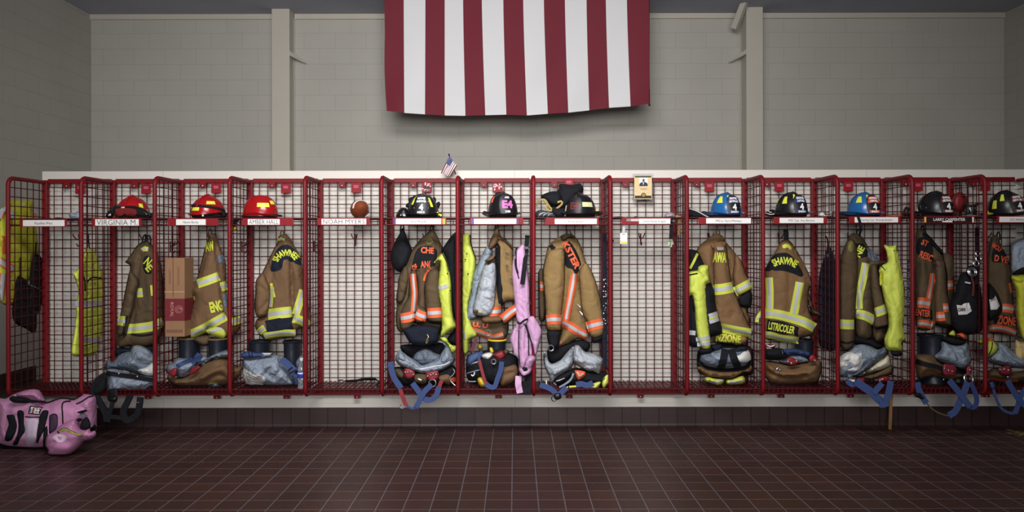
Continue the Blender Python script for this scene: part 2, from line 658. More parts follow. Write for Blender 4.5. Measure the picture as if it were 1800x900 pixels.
# per bay: (what the locker holds, plate x range, card x range, card y range, writing, style)
BAYS = [
    ('holding a yellow rain jacket, leftmost of the row', (35, 118), (41, 114), (387, 397.5), 'Kayshlaa West', 'print'),
    ('with a goggled red helmet over silver trousers', (162, 249), (168, 244.5), (385.5, 396.5), 'VIRGINIA M.', 'hand'),
    ('with a tall brown cardboard carton standing in it', (295, 384), (310, 362), (385.5, 395.5), 'Naomi Burley', 'print'),
    ('with a water bottle on its floor and a plain red helmet above', (426, 516), (436, 492), (385.3, 395), 'AMBER HALL', 'hand'),
    ('with only a football on its shelf', (558, 650), (565.5, 644), (384.7, 394.5), 'NOAH MYERS', 'hand'),
    ('with rainbow striped tape beside its white name card', (690, 785), (696, 775.5), (384.4, 394), 'Larry Miranda', 'print'),
    ('with a black helmet lettered in pink on its shelf', (826, 920), (833, 907.5), (384.6, 393.6), 'Joanna Carr', 'faint'),
    ('with a heap of black caps and gloves on its shelf', (959, 1053), (975, 1049), (384.6, 393.8), 'Michael Jackson', 'faint'),
    ('empty but for a memorial card, a badge and keys', (1093, 1180), (1123, 1178), (384.4, 393.4), 'Danny Randle Kregett', 'faint'),
    ('with a blue-shielded blue helmet on its shelf', (1227.5, 1321), (1241, 1319.5), (383.6, 392.8), 'FMD Lt. Sierra Mittmann', 'print'),
    ('with a blue-shielded black helmet on its shelf', (1360, 1454), (1370, 1447), (383, 392), 'FMD Capt. Amy Benitton', 'print'),
    ('with an orange-shielded blue helmet on its shelf', (1492, 1583), (1502, 1578), (382, 391), 'Training Capt. Amanda Sanders', 'print'),
    ('with a white-on-black name card and a red disc', (1624, 1713), (1628, 1708), (381.5, 391), 'LARRY CARPENTER', 'black'),
    ('cut off by the right edge of the photo', (1752, 1838), (1756, 1830), (381, 390.5), 'D/C Anthony Beer', 'print'),
]
CARDCOL = {}
LOCK = []
YPL = YF + 0.012
M_BLACKCARD = mat('black_card', sr(18, 18, 20), 0.5)


def name_plate(i, parent, pr, crd, cy, words, style):
    a, b = wp(pr[0], cy[0] - 1.5, YPL), wp(pr[1], cy[1] + 1.2, YPL)
    pl = MB().box(a.x, b.x, YPL - 0.003, YPL + 0.003, b.z, a.z).build('name_plate', M_PLATE, parent, smooth=False, bevel=0.0015)
    a, b = wp(crd[0], cy[0], YPL), wp(crd[1], cy[1], YPL)
    card = MB().box(a.x, b.x, YPL - 0.0055, YPL - 0.0032, b.z, a.z).build('name_card', M_BLACKCARD if style == 'black' else M_WHITE, pl, smooth=False)
    w, h = b.x - a.x, a.z - b.z
    c = Vector(((a.x + b.x) / 2, YPL - 0.0055, (a.z + b.z) / 2))
    if style == 'hand':
        flat_text(words, c, w * 0.93, h * 0.82, M_INK, pl, bold=-0.008)
    elif style == 'black':
        flat_text(words, c + Vector((0, 0, 0.002)), w * 0.70, h * 0.5, M_WHITE, pl, bold=0.015)
        MB().box(c.x - 0.055, c.x + 0.022, YPL - 0.0075, YPL - 0.0056, b.z + 0.002, b.z + 0.012).build('paper_strip', M_WHITE, pl, smooth=False)
    else:
        flat_text(words, c, min(w * 0.84, 0.000001 + text_tris(words, 0.0)[2] * h * 0.42 * 0.80), h * 0.42, M_INK if style == 'print' else M_GREYINK, pl, bold=0.0)
    return pl


def strips(pl, y0, y1, items):
    for x0, x1, colr in items:
        a, b = wp(x0, y0, YPL), wp(x1, y1, YPL)
        MB().box(a.x, b.x, YPL - 0.0052, YPL - 0.0031, b.z, a.z).build('tape_strip', mat('tape_%d_%d_%d' % colr, sr(*colr), 0.6), pl, smooth=False)


NUMPX = [(141, 332), (257, 332), (380, 331), (502.5, 331), (626, 330), (750.5, 329.7), (874.6, 329.5), (1000, 322), (1127, 329), (1247, 328.5), (1369.7, 328), (1491, 327.8), (1613.5, 327.4), (1731.5, 327.2)]
for i in range(14):
    what, pr, crd, cy, words, style = BAYS[i]
    lk = thing('wire_locker', ((XFs[i] + XFs[i + 1]) / 2, (YF + YB) / 2, ZB), 'red wire locker %s' % what, 'locker', 'red wire lockers in the row')
    LOCK.append(lk)
    side_panel(i, lk)
    back_panel(i, lk)
    shelf(i, lk)
    floor_grid(i, lk)
    pl = name_plate(i, lk, pr, crd, cy, words, style)
    if i == 5:
        strips(pl, 384.2, 394.2, [(693.2, 695.6, (80, 70, 150)), (776.2, 778, (200, 60, 50)), (778, 780, (220, 150, 50)), (780, 781.8, (220, 205, 80)), (781.8, 783.8, (70, 150, 80))])
    if i == 6:
        strips(pl, 384.4, 394, [(828, 832.4, (96, 80, 150)), (908, 911.4, (80, 76, 120))])
    if i == 8:
        strips(pl, 384.6, 389, [(1101, 1109, (130, 128, 130)), (1109, 1122.6, (190, 184, 190))])
    if i == 12:
        strips(pl, 381.6, 391, [(1624.4, 1627.4, (226, 190, 80)), (1708.4, 1711, (225, 225, 225))])
    # small square number plate on the back mesh
    c = wp(*NUMPX[i], YB - 0.012)
    s = 0.041
    mb = MB().box(c.x - s, c.x + s, YB - 0.016, YB - 0.010, c.z - s, c.z + s)
    npl = mb.build('number_plate', M_PLATE, lk, smooth=False, bevel=0.002)
    if i in (5, 6):
        tp = MB()
        rr = random.Random(i)
        for k in range(9):
            x, z = c.x + rr.uniform(-0.03, 0.03), c.z + rr.uniform(-0.03, 0.034)
            tp.obox(Matrix.Translation((x, YB - 0.0168, z)) @ Matrix.Rotation(rr.uniform(0, 3), 4, 'Y'), rr.uniform(0.012, 0.03), 0.0012, 0.01)
        tp.build('torn_sticker', mat('sticker_scraps', sr(226, 190, 200), 0.6), npl, smooth=False)
        if i == 5:
            MB().box(c.x - 0.024, c.x + 0.024, YB - 0.0195, YB - 0.0176, c.z - 0.012, c.z + 0.012).build('black_sticker', M_INK, npl, smooth=False)
    else:
        tp = MB()
        for k in range(2):
            tp.box(c.x - 0.02, c.x + 0.02, YB - 0.0168, YB - 0.0155, c.z + 0.012 - 0.013 * k, c.z + 0.02 - 0.013 * k)
        tp.build('faded_print', M_PINKINK, npl, smooth=False)
    hook(Vector((c.x - 0.005, YB - 0.012, wp(0, 422, YB).z)), lk)
# the last side panel stands beyond the right edge of the photo
side_panel(14, LOCK[13])

# ---------------------------------------------------------------- soft goods: padded shapes with folds
M_TAN = mat('tan_canvas', sr(114, 88, 64), 0.85, var=0.10, vscale=9, bump=0.25, bscale=160, spec=0.2, wrinkle=0.35, wscale=8)
M_TAN_L = mat('pale_tan_canvas', sr(142, 116, 76), 0.85, var=0.10, vscale=9, bump=0.25, bscale=160, spec=0.2, wrinkle=0.35, wscale=8)
M_TAN_D = mat('dark_tan_canvas', sr(92, 76, 57), 0.85, var=0.12, vscale=9, bump=0.25, bscale=160, spec=0.2, wrinkle=0.35, wscale=8)
M_TAN_R = mat('russet_canvas', sr(122, 93, 65), 0.85, var=0.09, vscale=9, bump=0.25, bscale=160, spec=0.2, wrinkle=0.35, wscale=8)
M_LIME = mat('lime_reflective', sr(204, 212, 84), 0.6, spec=0.3)
M_HIVIS = mat('hi_vis_lime', sr(206, 218, 92), 0.55, var=0.05, vscale=6, bump=0.15, bscale=60, spec=0.3, wrinkle=0.35, wscale=9)
M_HIVIS_D = mat('hi_vis_yellow', sr(198, 200, 62), 0.6, var=0.06, vscale=6, bump=0.15, bscale=60, spec=0.3, wrinkle=0.3, wscale=9)
M_ORANGE = mat('orange_reflective', sr(232, 104, 62), 0.6, spec=0.3)
M_SILVER = mat('silver_reflective', sr(188, 190, 194), 0.45, spec=0.5)
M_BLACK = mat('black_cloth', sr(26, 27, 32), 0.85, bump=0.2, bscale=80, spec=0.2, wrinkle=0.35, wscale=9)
M_NAVY = mat('navy_cloth', sr(28, 33, 46), 0.85, bump=0.2, bscale=80, spec=0.2, wrinkle=0.35, wscale=9)
M_GREYLIN = mat('grey_quilted_lining', sr(138, 149, 165), 0.6, var=0.10, vscale=12, bump=0.5, bscale=45, spec=0.35, wrinkle=0.6, wscale=12)
M_GREYLIN_D = mat('slate_lining', sr(104, 114, 130), 0.65, var=0.10, vscale=12, bump=0.5, bscale=45, spec=0.3, wrinkle=0.6, wscale=12)
M_SILVERLIN = mat('silver_quilted_lining', sr(172, 178, 188), 0.5, var=0.10, vscale=12, bump=0.5, bscale=45, spec=0.4, wrinkle=0.5, wscale=14)
M_WHITELIN = mat('white_lining', sr(224, 222, 220), 0.7, var=0.05, vscale=14, bump=0.4, bscale=50, wrinkle=0.5, wscale=12)
M_CREAM = mat('cream_cloth', sr(224, 214, 186), 0.8, var=0.04, bump=0.2, wrinkle=0.3, wscale=9)
M_BLUE = mat('blue_webbing', sr(50, 70, 120), 0.7, var=0.08, vscale=30, bump=0.3, bscale=300)
M_REDPATCH = mat('red_leather', sr(132, 26, 36), 0.5)
M_PINK = mat('pink_nylon', sr(204, 158, 198), 0.55, var=0.06, vscale=8, bump=0.2, bscale=60, wrinkle=0.4, wscale=8)
M_PINKBAG = mat('pink_canvas', sr(206, 144, 186), 0.65, var=0.08, vscale=10, bump=0.25, bscale=110, wrinkle=0.3, wscale=8)
M_RUBBER = mat('black_rubber', sr(22, 22, 25), 0.35, spec=0.5)
M_YELLOW = mat('yellow_rubber', sr(226, 196, 60), 0.5)
M_TEXTO = mat('orange_lettering', sr(226, 96, 56), 0.6)
M_TEXTL = mat('lime_lettering', sr(210, 218, 70), 0.6)


def Z(x0, y0, s):
    return lambda pts: [(x0 + a * s, y0 + b * s) for a, b in pts]


def seg_dist(P, poly, closed=True):
    A = np.array(poly)
    B = np.roll(A, -1, 0) if closed else A[1:]
    if not closed:
        A = A[:-1]
    best = np.full(len(P), 1e9)
    for a, b in zip(A, B):
        ab = b - a
        L = (ab * ab).sum()
        if L < 1e-12:
            continue
        t = np.clip(((P - a) @ ab) / L, 0, 1)
        best = np.minimum(best, np.hypot(*(P - a - t[:, None] * ab).T))
    return best


def inside(P, poly):
    r = np.zeros(len(P), bool)
    n = len(poly)
    for i in range(n):
        x1, y1 = poly[i]
        x2, y2 = poly[(i + 1) % n]
        if y1 == y2:
            continue
        c = ((y1 > P[:, 1]) != (y2 > P[:, 1])) & (P[:, 0] < (x2 - x1) * (P[:, 1] - y1) / (y2 - y1) + x1)
        r ^= c
    return r


def settle(v, rest=True):
    """cloth rests on the locker floor or on the tiles, not through them"""
    if rest and v.y > 5.785 and 0.30 < v.z < 0.4195 and -4.0 < v.x < 4.4:
        v.z = 0.4195 + 0.02 * (v.z - 0.4195)
        v.z = max(v.z, 0.4175)
    if rest and 5.782 < v.y < 5.826 and 0.36 < v.z < 0.4325 and -4.0 < v.x < 4.4:
        v.z = 0.4325
    if v.z < 0.003:
        v.z = 0.003
    return v


def dedupe(poly, eps=0.25):
    out = []
    for p in poly:
        if not out or math.hypot(p[0] - out[-1][0], p[1] - out[-1][1]) > eps:
            out.append((float(p[0]), float(p[1])))
    if math.hypot(out[0][0] - out[-1][0], out[0][1] - out[-1][1]) <= eps:
        out.pop()
    return out


def fill(poly, step):
    """triangles that fill an outline, with inner points"""
    P = np.array(poly)
    x0, y0 = P.min(0)
    x1, y1 = P.max(0)
    gx, gy = np.meshgrid(np.arange(x0, x1 + step, step), np.arange(y0, y1 + step, step * 0.866))
    gx[1::2] += step / 2
    G = np.stack([gx.ravel(), gy.ravel()], 1)
    G = G[inside(G, poly)]
    if len(G):
        G = G[seg_dist(G, poly) > step * 0.5]
    pts = [Vector((a, b)) for a, b in poly] + [Vector((a, b)) for a, b in G]
    n = len(poly)
    res = delaunay_2d_cdt(pts, [(i, (i + 1) % n) for i in range(n)], [], 1, 1e-4)
    vs = [(v.x, v.y) for v in res[0]]
    fs = [tuple(f) for f in res[2]]
    # boundary edges of the result
    cnt = {}
    for f in fs:
        for k in range(len(f)):
            e = (f[k], f[(k + 1) % len(f)])
            cnt[tuple(sorted(e))] = cnt.get(tuple(sorted(e)), 0) + 1
    rim = {v for e, c in cnt.items() if c == 1 for v in e}
    # make all faces turn the same way (counter-clockwise in pixel space)
    out = []
    for f in fs:
        a = sum(vs[f[k]][0] * vs[f[(k + 1) % len(f)]][1] - vs[f[(k + 1) % len(f)]][0] * vs[f[k]][1] for k in range(len(f)))
        out.append(f if a > 0 else f[::-1])
    return np.array(vs), out, rim


def smooth_noise(seed, n=7):
    r = np.random.RandomState(seed)
    fr = r.uniform(0.4, 1.6, n)
    ph = r.uniform(0, 6.28, n)
    am = 1.0 / fr ** 0.5
    return lambda t: (np.sin(np.outer(np.atleast_1d(t), fr) + ph) * am).sum(1) / am.sum() * 1.8


class Puff:
    """a padded cloth shape: outline seen from the aisle, its distance, thickness, folds"""

    def __init__(s, outline, Y, th=0.08, R=14, folds=(), fan=None, wr=(0.004, 9, 1.0), seed=1, k=3, step=3.0, bk=0.3, tilt=(0, 0), ridges=None, on=None, rest=True):
        s.rest = rest
        s.poly = dedupe([tuple(p) for p in (catmull(outline, k, True) if k > 1 else outline)])
        if on is not None:
            s.Y = lambda x, y: on.Y(x, y) - on.h(np.stack([np.ravel(x), np.ravel(y)], 1)).reshape(np.shape(x)) + Y
        else:
            s.Y = Y if callable(Y) else (lambda x, y: np.full(np.shape(x), float(Y)))
        s.th, s.R, s.folds, s.fan, s.wr, s.seed, s.step, s.bk, s.tilt = th, R, folds, fan, wr, seed, step, bk, tilt
        s.c = np.array(s.poly).mean(0)
        s.ridges = ridges
        s.n1, s.n2, s.n3 = smooth_noise(seed), smooth_noise(seed + 71), smooth_noise(seed + 133)

    def h(s, P):
        P = np.atleast_2d(np.asarray(P, float))
        d = np.where(inside(P, s.poly), seg_dist(P, s.poly), 0.0)
        e = np.clip(d / s.R, 0, 1)
        h = s.th * (0.6 * np.sqrt(np.clip(1 - (1 - e) ** 2, 0, 1)) + 0.4 * np.sin(e * PI / 2))
        m = np.clip(d / (s.R * 0.6), 0, 1)
        if s.fan:
            fx, fy, fq, amp = s.fan
            dx, dy = P[:, 0] - fx, P[:, 1] - fy
            th = np.arctan2(dx, np.abs(dy) + 8)
            r = np.hypot(dx, dy)
            q = 0.7 * s.n1(th * fq) + 0.9 * (0.45 - np.abs(s.n2(th * fq * 1.9 + r * 0.012))) + 0.5 * (0.4 - np.abs(s.n3(th * fq * 3.1 - r * 0.02)))
            h = h + m * amp * 1.7 * q * np.clip(r / 90.0, 0.25, 1.2)
        if s.wr:
            a, L, an = s.wr
            u, v = P[:, 0] / L, P[:, 1] / (L * an)
            w = s.n2(u + 0.8 * s.n1(v * 0.7)) * s.n3(v + 0.7 * s.n1(u * 0.9))
            w2 = s.n1((P[:, 0] + P[:, 1] * 0.6) / (L * 1.7)) * 0.6 + s.n3((P[:, 0] * 0.5 - P[:, 1]) / (L * 2.3))
            h = h + m * a * (1.3 * w + 0.9 * (0.4 - np.abs(w2)))
        for f in s.folds:
            pl, w, a = f[:3]
            dd = seg_dist(P, catmull(pl, 3) if len(pl) > 2 else pl, False)
            h = h + m * a * np.exp(-(dd / w) ** 2)
        h = h + m * (s.tilt[0] * (P[:, 0] - s.c[0]) + s.tilt[1] * (P[:, 1] - s.c[1]))
        return np.maximum(h, 0.0)

    def at(s, P, off=0.0):
        P = np.atleast_2d(np.asarray(P, float))
        hh = s.h(P) + off
        YY = s.Y(P[:, 0], P[:, 1]) - hh
        return [settle(wp(p[0], p[1], y), s.rest) for p, y in zip(P, YY)]

    def build(s, name, m, parent=None):
        vs, fs, rim = fill(s.poly, s.step)
        hh = s.h(vs)
        YY = s.Y(vs[:, 0], vs[:, 1])
        front = [settle(wp(p[0], p[1], y - q), s.rest) for p, y, q in zip(vs, YY, hh)]
        d = np.where(inside(vs, s.poly), seg_dist(vs, s.poly), 0.0)
        e = np.clip(d / s.R, 0, 1)
        bb = s.bk * s.th * np.sqrt(np.clip(1 - (1 - e) ** 2, 0, 1)) + 0.002
        V = list(front)
        idx = {}
        for i in range(len(vs)):
            if i in rim:
                idx[i] = i
            else:
                idx[i] = len(V)
                # the back lies straight behind the front (same lateral place, farther off)
                q = wp(vs[i][0], vs[i][1], YY[i])
                V.append(settle(Vector((q.x, q.y + bb[i], q.z)), s.rest))
        Fc = [f for f in fs] + [tuple(idx[k] for k in f[::-1]) for f in fs]
        mb = MB()
        mb.add(V, Fc)
        s.ob = mb.build(name, m, parent, angle=75)
        return s.ob

    # ---- things sewn onto the front
    def patch(s, poly, m, name='patch', off=0.004, k=3, step=3.0, deep=0.006):
        poly = dedupe([tuple(p) for p in (catmull(poly, k, True) if k > 1 else poly)])
        vs, fs, rim = fill(poly, step)
        n = len(vs)
        V = s.at(vs, off) + s.at(vs, off - deep)
        Fc = list(fs) + [tuple(i + n for i in f[::-1]) for f in fs]
        cnt = {}
        for f in fs:
            for q in range(len(f)):
                e = (f[q], f[(q + 1) % len(f)])
                cnt[tuple(sorted(e))] = None if tuple(sorted(e)) in cnt else e
        for e in cnt.values():
            if e:
                Fc.append((e[1], e[0], e[0] + n, e[1] + n))
        mb = MB()
        mb.add(V, Fc)
        return mb.build(name, m, s.ob, angle=60)

    def band(s, pl, w, m, name='reflective_band', off=0.004, nw=5, deep=0.006):
        c = np.array(catmull(pl, 8))
        t = np.gradient(c, axis=0)
        t /= np.linalg.norm(t, axis=1)[:, None] + 1e-9
        nr = np.stack([-t[:, 1], t[:, 0]], 1)
        us = np.linspace(-0.5, 0.5, nw)
        P = np.concatenate([c + nr * u * w for u in us])
        L = len(c)
        n = len(P)
        V = s.at(P, off) + s.at(P, off - deep)
        Fc = []
        for j in range(nw - 1):
            for i in range(L - 1):
                a, b, c2, d = j * L + i, j * L + i + 1, (j + 1) * L + i + 1, (j + 1) * L + i
                Fc.append((a, b, c2, d))
                Fc.append((a + n, d + n, c2 + n, b + n))
        for i in range(L - 1):
            Fc.append((i + 1, i, i + n, i + 1 + n))
            k = (nw - 1) * L
            Fc.append((k + i, k + i + 1, k + i + 1 + n, k + i + n))
        for j in range(nw - 1):
            Fc.append((j * L, (j + 1) * L, (j + 1) * L + n, j * L + n))
            k = L - 1
            Fc.append(((j + 1) * L + k, j * L + k, j * L + k + n, (j + 1) * L + k + n))
        mb = MB()
        mb.add(V, Fc)
        return mb.build(name, m, s.ob, angle=60)

    def tape(s, pl, w, m, off=0.004):
        s.band(pl, w, m, 'reflective_band', off)
        s.band(pl, w * 0.36, M_SILVER, 'silver_strip', off + 0.002, 3)

    def text(s, body, c, w, hgt, m, ang=0.0, arc=None, bold=0.035, off=0.0075, name='lettering'):
        vs, fs, tw = text_tris(body, bold)
        P = []
        ca, sa = math.cos(math.radians(ang)), math.sin(math.radians(ang))
        for x, y in vs:
            u, v = x * w / tw, (y - 0.5) * hgt
            if arc:
                a = u / arc
                u, v = (arc + v) * math.sin(a), (arc + v) * math.cos(a) - arc
            P.append((c[0] + u * ca + v * sa, c[1] + u * sa - v * ca))
        mb = MB()
        mb.add(s.at(P, off), [f[::-1] for f in fs])
        return mb.build(name, m, s.ob, smooth=False)


def strap_px(pts, width_px, m, name, parent, th=0.004, k=5, normals=None):
    """webbing along (px, py, Y) points"""
    c = catmull(pts, k)
    Ym = sum(p[2] for p in pts) / len(pts)
    return MB().strap([wp(*p) for p in c], width_px * Ym / F, th, normals).build(name, m, parent, angle=60)


def tube_px(pts, r, m, name, parent, k=4, n=7, closed=False):
    c = catmull(pts, k, closed)
    return MB().tube([wp(*p) for p in c], r, n, closed).build(name, m, parent)


def ring_px(x, y, Y, r, t, m, name, parent):
    c = wp(x, y, Y)
    return MB().tube([c + Vector((r * math.cos(a), 0.3 * r * math.sin(a), r * math.sin(a))) for a in [2 * PI * q / 14 for q in range(14)]], t, 6, True).build(name, m, parent)


def dots_px(pts, Y, r, m, name, parent):
    mb = []
    for q in pts:
        b = MB()
        yy = q[2] if len(q) > 2 else Y
        b.ball(wp(q[0], q[1], yy), r, r * 0.6, r, 8, 6)
        mb.append(b.build(name, m, parent))
    return mb


def base(px, py, Y):
    return wp(px, py, Y)

# ================================================================ coats and other hanging clothes
G_COAT = 'turnout coats hanging in the lockers'


def coat(label, x, y, Y, name='turnout_coat', cat='coat', group=G_COAT):
    return thing(name, wp(x, y, Y), label, cat, group)


def loop(t, x, y, Y, m=None):
    """hanger loop from the collar up to the hook"""
    tube_px([(x - 3, y + 6, Y), (x - 2.5, y - 4, Y + 0.01), (x, y - 8, Y + 0.015), (x + 2.5, y - 4, Y + 0.01), (x + 3, y + 6, Y)], 0.006, m or M_BLACK, 'hanger_loop', t)


def panelY(Xp, d):
    """distance of a lengthways panel at x = Xp behind each column of the photograph, plus d"""
    return lambda x, y: np.clip(Xp * F / (np.asarray(x, float) - CX), 5.45, 6.2) + d


# ---- left end of the rack: safety vest and two black bags on the outside of the end panel
z = Z(0, 330, .3003)
t = coat('yellow safety vest with orange trim on the outside of the left end panel', 30, 360, 5.95, 'safety_vest', 'vest', 'hi-vis clothes')
EY = lambda d: (lambda x, y: np.clip(-XFs[0] * F / (CX - np.asarray(x, float)), 5.66, 6.25) + d)
p = Puff(z([(52, 70), (120, 74), (188, 78), (192, 130), (205, 190), (215, 250), (228, 390), (196, 405), (182, 520), (160, 560), (120, 640), (70, 690), (0, 668), (-12, 560), (-10, 300), (0, 170), (15, 120), (40, 90)]), EY(0.17), 0.05, 7.0, fan=(36, 340, 5, 0.014), seed=3)
p.build('vest_body', M_HIVIS_D, t)
p.band(z([(-6, 425), (30, 450), (80, 480)]), 14, M_ORANGE, 'orange_trim')
p.band(z([(-6, 425), (30, 450), (80, 480)]), 8.5, M_SILVER, 'silver_strip', .006)
p.band(z([(20, 500), (14, 560), (2, 660)]), 13, M_ORANGE, 'orange_trim')
p.band(z([(20, 500), (14, 560), (2, 660)]), 8, M_SILVER, 'silver_strip', .006)
p.band(z([(2, 180), (20, 130), (58, 140), (72, 180)]), 9, M_SILVER, 'silver_strip')
p.band(z([(10, 180), (30, 145), (52, 150), (66, 190)]), 3, M_ORANGE, 'orange_trim', .006)
p.patch(z([(8, 280), (30, 285), (34, 385), (14, 385)]), M_ORANGE, 'orange_pocket', k=1)
p.band(z([(190, 120), (205, 135), (212, 160)]), 6, M_SILVER, 'silver_strip')
p.band(z([(196, 150), (214, 162)]), 3.5, M_ORANGE, 'orange_trim', .006)
p.patch(z([(126, 92), (146, 90), (150, 104), (130, 106)]), M_WHITE, 'care_label', k=1)
for (name, lab, ol, tp, sd) in (
        ('drawstring_bag', 'black drawstring bag hanging low on the left end panel', [(112, 510), (126, 520), (160, 550), (200, 640), (215, 720), (208, 848), (150, 825), (90, 795), (70, 740), (75, 670), (85, 580), (95, 530)], (122, 480), 5),
        ('cloth_hood', 'black cloth hood with grey hem hanging beside the drawstring bag', [(200, 395), (222, 388), (250, 420), (275, 480), (272, 540), (248, 560), (262, 680), (240, 690), (238, 725), (210, 735), (165, 705), (172, 600), (176, 520), (185, 430)], (212, 392), 6)):
    b = coat(lab, *z([tp])[0], 6.0, name, 'bag' if 'bag' in name else 'hood', None)
    q = Puff(z(ol), EY(0.085 if 'hood' in name else 0.10), 0.05, 9, fan=(*z([tp])[0], 4, 0.014), seed=sd)
    q.build('bag_body' if 'bag' in name else 'hood_body', M_BLACK, b)
    x, y = z([tp])[0]
    yy = float(EY(0.06)(x, y))
    tube_px([(x, y + 12, yy), (x - 1, y - 5, yy + .01), (x, y - 22, yy + 0.02)], 0.006, M_BLACK, 'drawstring', b)
    if 'hood' in name:
        q.band(z([(178, 570), (215, 585), (252, 610)]), 1.4, M_GREYLIN_D, 'grey_hem')
        q.band(z([(165, 700), (205, 728), (238, 722)]), 1.4, M_GREYLIN_D, 'grey_hem')

# ---- bay 1: yellow rain jacket on the side panel
z = Z(110, 400, .2667)
PY = lambda d: (lambda x, y: np.clip(-XFs[1] * F / (CX - np.asarray(x, float)), 5.6, 6.10) + d)
t = coat('yellow rain jacket with two grey bands on the second side panel from the left', 158, 432, 5.95, 'rain_jacket', 'jacket', 'hi-vis clothes')
p = Puff(z([(150, 150), (165, 135), (190, 145), (215, 150), (240, 240), (264, 300), (268, 400), (270, 560), (262, 690), (236, 760), (225, 830), (150, 852), (66, 843), (60, 780), (80, 660), (92, 500), (104, 420), (72, 312), (70, 300), (105, 265), (130, 200)]), PY(0.11), 0.05, 6.3, fan=(158, 425, 6, 0.016), wr=(0.006, 8, 1.4), seed=8)
p.build('jacket_body', M_HIVIS, t)
p.band(z([(88, 500), (150, 506), (266, 500)]), 10.5, M_SILVER, 'grey_band')
p.band(z([(140, 738), (190, 742), (240, 736)]), 9.5, M_SILVER, 'grey_band')
p.band(z([(160, 362), (195, 330), (258, 334)]), 2.6, M_BLACK, 'flap_edge')
p.band(z([(132, 315), (146, 345), (150, 420)]), 2.6, M_BLACK, 'flap_edge')
p.band(z([(62, 770), (110, 770)]), 1.6, M_HIVIS_D, 'cuff_seam')
dots_px([(*z([q])[0], float(PY(0.055)(*z([q])[0]))) for q in ((208, 278), (215, 366), (150, 476), (150, 708), (222, 698), (163, 172))], 5.9, 0.0055, M_BLACK, 'snap', t)
x, y = z([(180, 130)])[0]
tube_px([(x, y + 8, 6.02), (x - 2, y - 8, 6.03), (x - 3, y - 24, 6.04)], 0.005, M_NAVY, 'hanger_loop', t)

# ---- bay 2: dark tan coat beside the post
t = coat('dark tan turnout coat with lime bands, leftmost coat of the row', 255, 425, 6.05)
z = Z(110, 400, .2667)
p = Puff(z([(520, 96), (560, 88), (600, 130), (640, 200), (662, 330), (668, 500), (668, 630), (650, 700), (610, 762), (540, 790), (440, 782), (372, 790), (352, 712), (372, 640), (388, 560), (405, 450), (430, 330), (446, 255), (415, 232), (418, 218), (445, 185), (480, 130)]), 6.10, 0.082, 15.4, folds=[(z([(510, 180), (490, 330), (470, 560), (450, 700)]), 3.5, -.03), (z([(480, 570), (560, 540), (600, 545)]), 3, .014), (z([(560, 330), (575, 470), (560, 600)]), 4, .014)], fan=(252, 422, 4, 0.018), seed=11)
p.build('coat_body', M_TAN_D, t)
p.tape(z([(418, 668), (500, 664), (600, 648), (664, 618)]), 17, M_LIME)
p.patch(z([(515, 140), (540, 122), (566, 128), (562, 156), (530, 156)]), M_LIME, 'collar_tab', k=1)
p.band(z([(524, 142), (560, 142)]), 3.5, M_SILVER, 'silver_strip', .006)
p.patch(z([(535, 205), (556, 185), (580, 200), (588, 290), (570, 305), (545, 300), (530, 260)]), M_BLACK, 'letter_panel')
p.text('N', z([(562, 225)])[0], 9, 14, M_TEXTL, 40)
p.text('E', z([(572, 268)])[0], 9, 12, M_TEXTL, 50)
p.tape(z([(488, 432), (528, 428)]), 16, M_LIME)
p.band(z([(584, 380), (590, 450)]), 4, M_LIME, 'lime_strip')
p.band(z([(446, 700), (520, 712), (600, 700)]), 4, M_BLACK, 'hem')
s = Puff(z([(446, 290), (490, 330), (502, 380), (480, 440), (470, 520), (442, 620), (420, 705), (395, 716), (354, 706), (374, 600), (402, 470), (425, 350)]), 6.02, 0.07, 9.1, folds=[(z([(430, 430), (470, 450)]), 3, -.012), (z([(405, 520), (455, 540)]), 3, -.010)], seed=12)
s.build('sleeve', M_TAN_D, t)
s.tape(z([(366, 612), (412, 618)]), 17, M_LIME)
s.band(z([(424, 580), (410, 640), (400, 705)]), 5, M_BLACK, 'cuff_strip')
s.band(z([(352, 708), (400, 718)]), 4, M_TAN_D, 'cuff')
tube_px([(250, 428, 6.08), (252, 416, 6.1), (256, 413, 6.12), (259, 418, 6.1), (258, 428, 6.08)], 0.006, M_BLACK, 'hanger_loop', t)
tube_px([(254, 428, 6.06), (257, 417, 6.09), (262, 414, 6.12), (265, 420, 6.1), (265, 430, 6.08)], 0.006, M_BLACK, 'hanger_loop', t)

# ---- bay 3: tan coat with ENG on its tail
t = coat('tan turnout coat lettered ENG on its tail, beside the cardboard carton', 370, 412, 6.05)
z = Z(280, 400, .25)
p = Puff(z([(335, 42), (360, 44), (378, 40), (402, 60), (422, 120), (450, 190), (468, 260), (472, 400), (480, 520), (512, 600), (568, 640), (572, 700), (520, 768), (470, 780), (430, 772), (350, 702), (330, 742), (226, 786), (205, 722), (200, 660), (225, 590), (240, 500), (216, 455), (215, 440), (240, 390), (270, 340), (290, 260), (310, 180), (330, 110), (345, 70)]), 6.10, 0.090, 15.4, folds=[(z([(392, 90), (410, 250), (432, 420), (470, 650)]), 3, -.035), (z([(360, 90), (340, 300), (330, 500)]), 12, .02), (z([(300, 320), (250, 480), (225, 620)]), 4, .012)], fan=(366, 405, 4, 0.014), seed=14)
p.build('coat_body', M_TAN, t)
p.tape(z([(268, 396), (340, 372), (420, 342)]), 16, M_LIME)
p.tape(z([(214, 752), (290, 722), (380, 672), (470, 622)]), 16, M_LIME)
p.text('ENG', z([(400, 554)])[0], 23, 17, M_TEXTL, -13, bold=0.05)
p.text('AW', z([(352, 132)])[0], 16, 15, M_TEXTL, -10, bold=0.05)
p.patch(z([(410, 190), (448, 185), (468, 255), (412, 258)]), M_GREYLIN_D, 'grey_yoke', k=1)
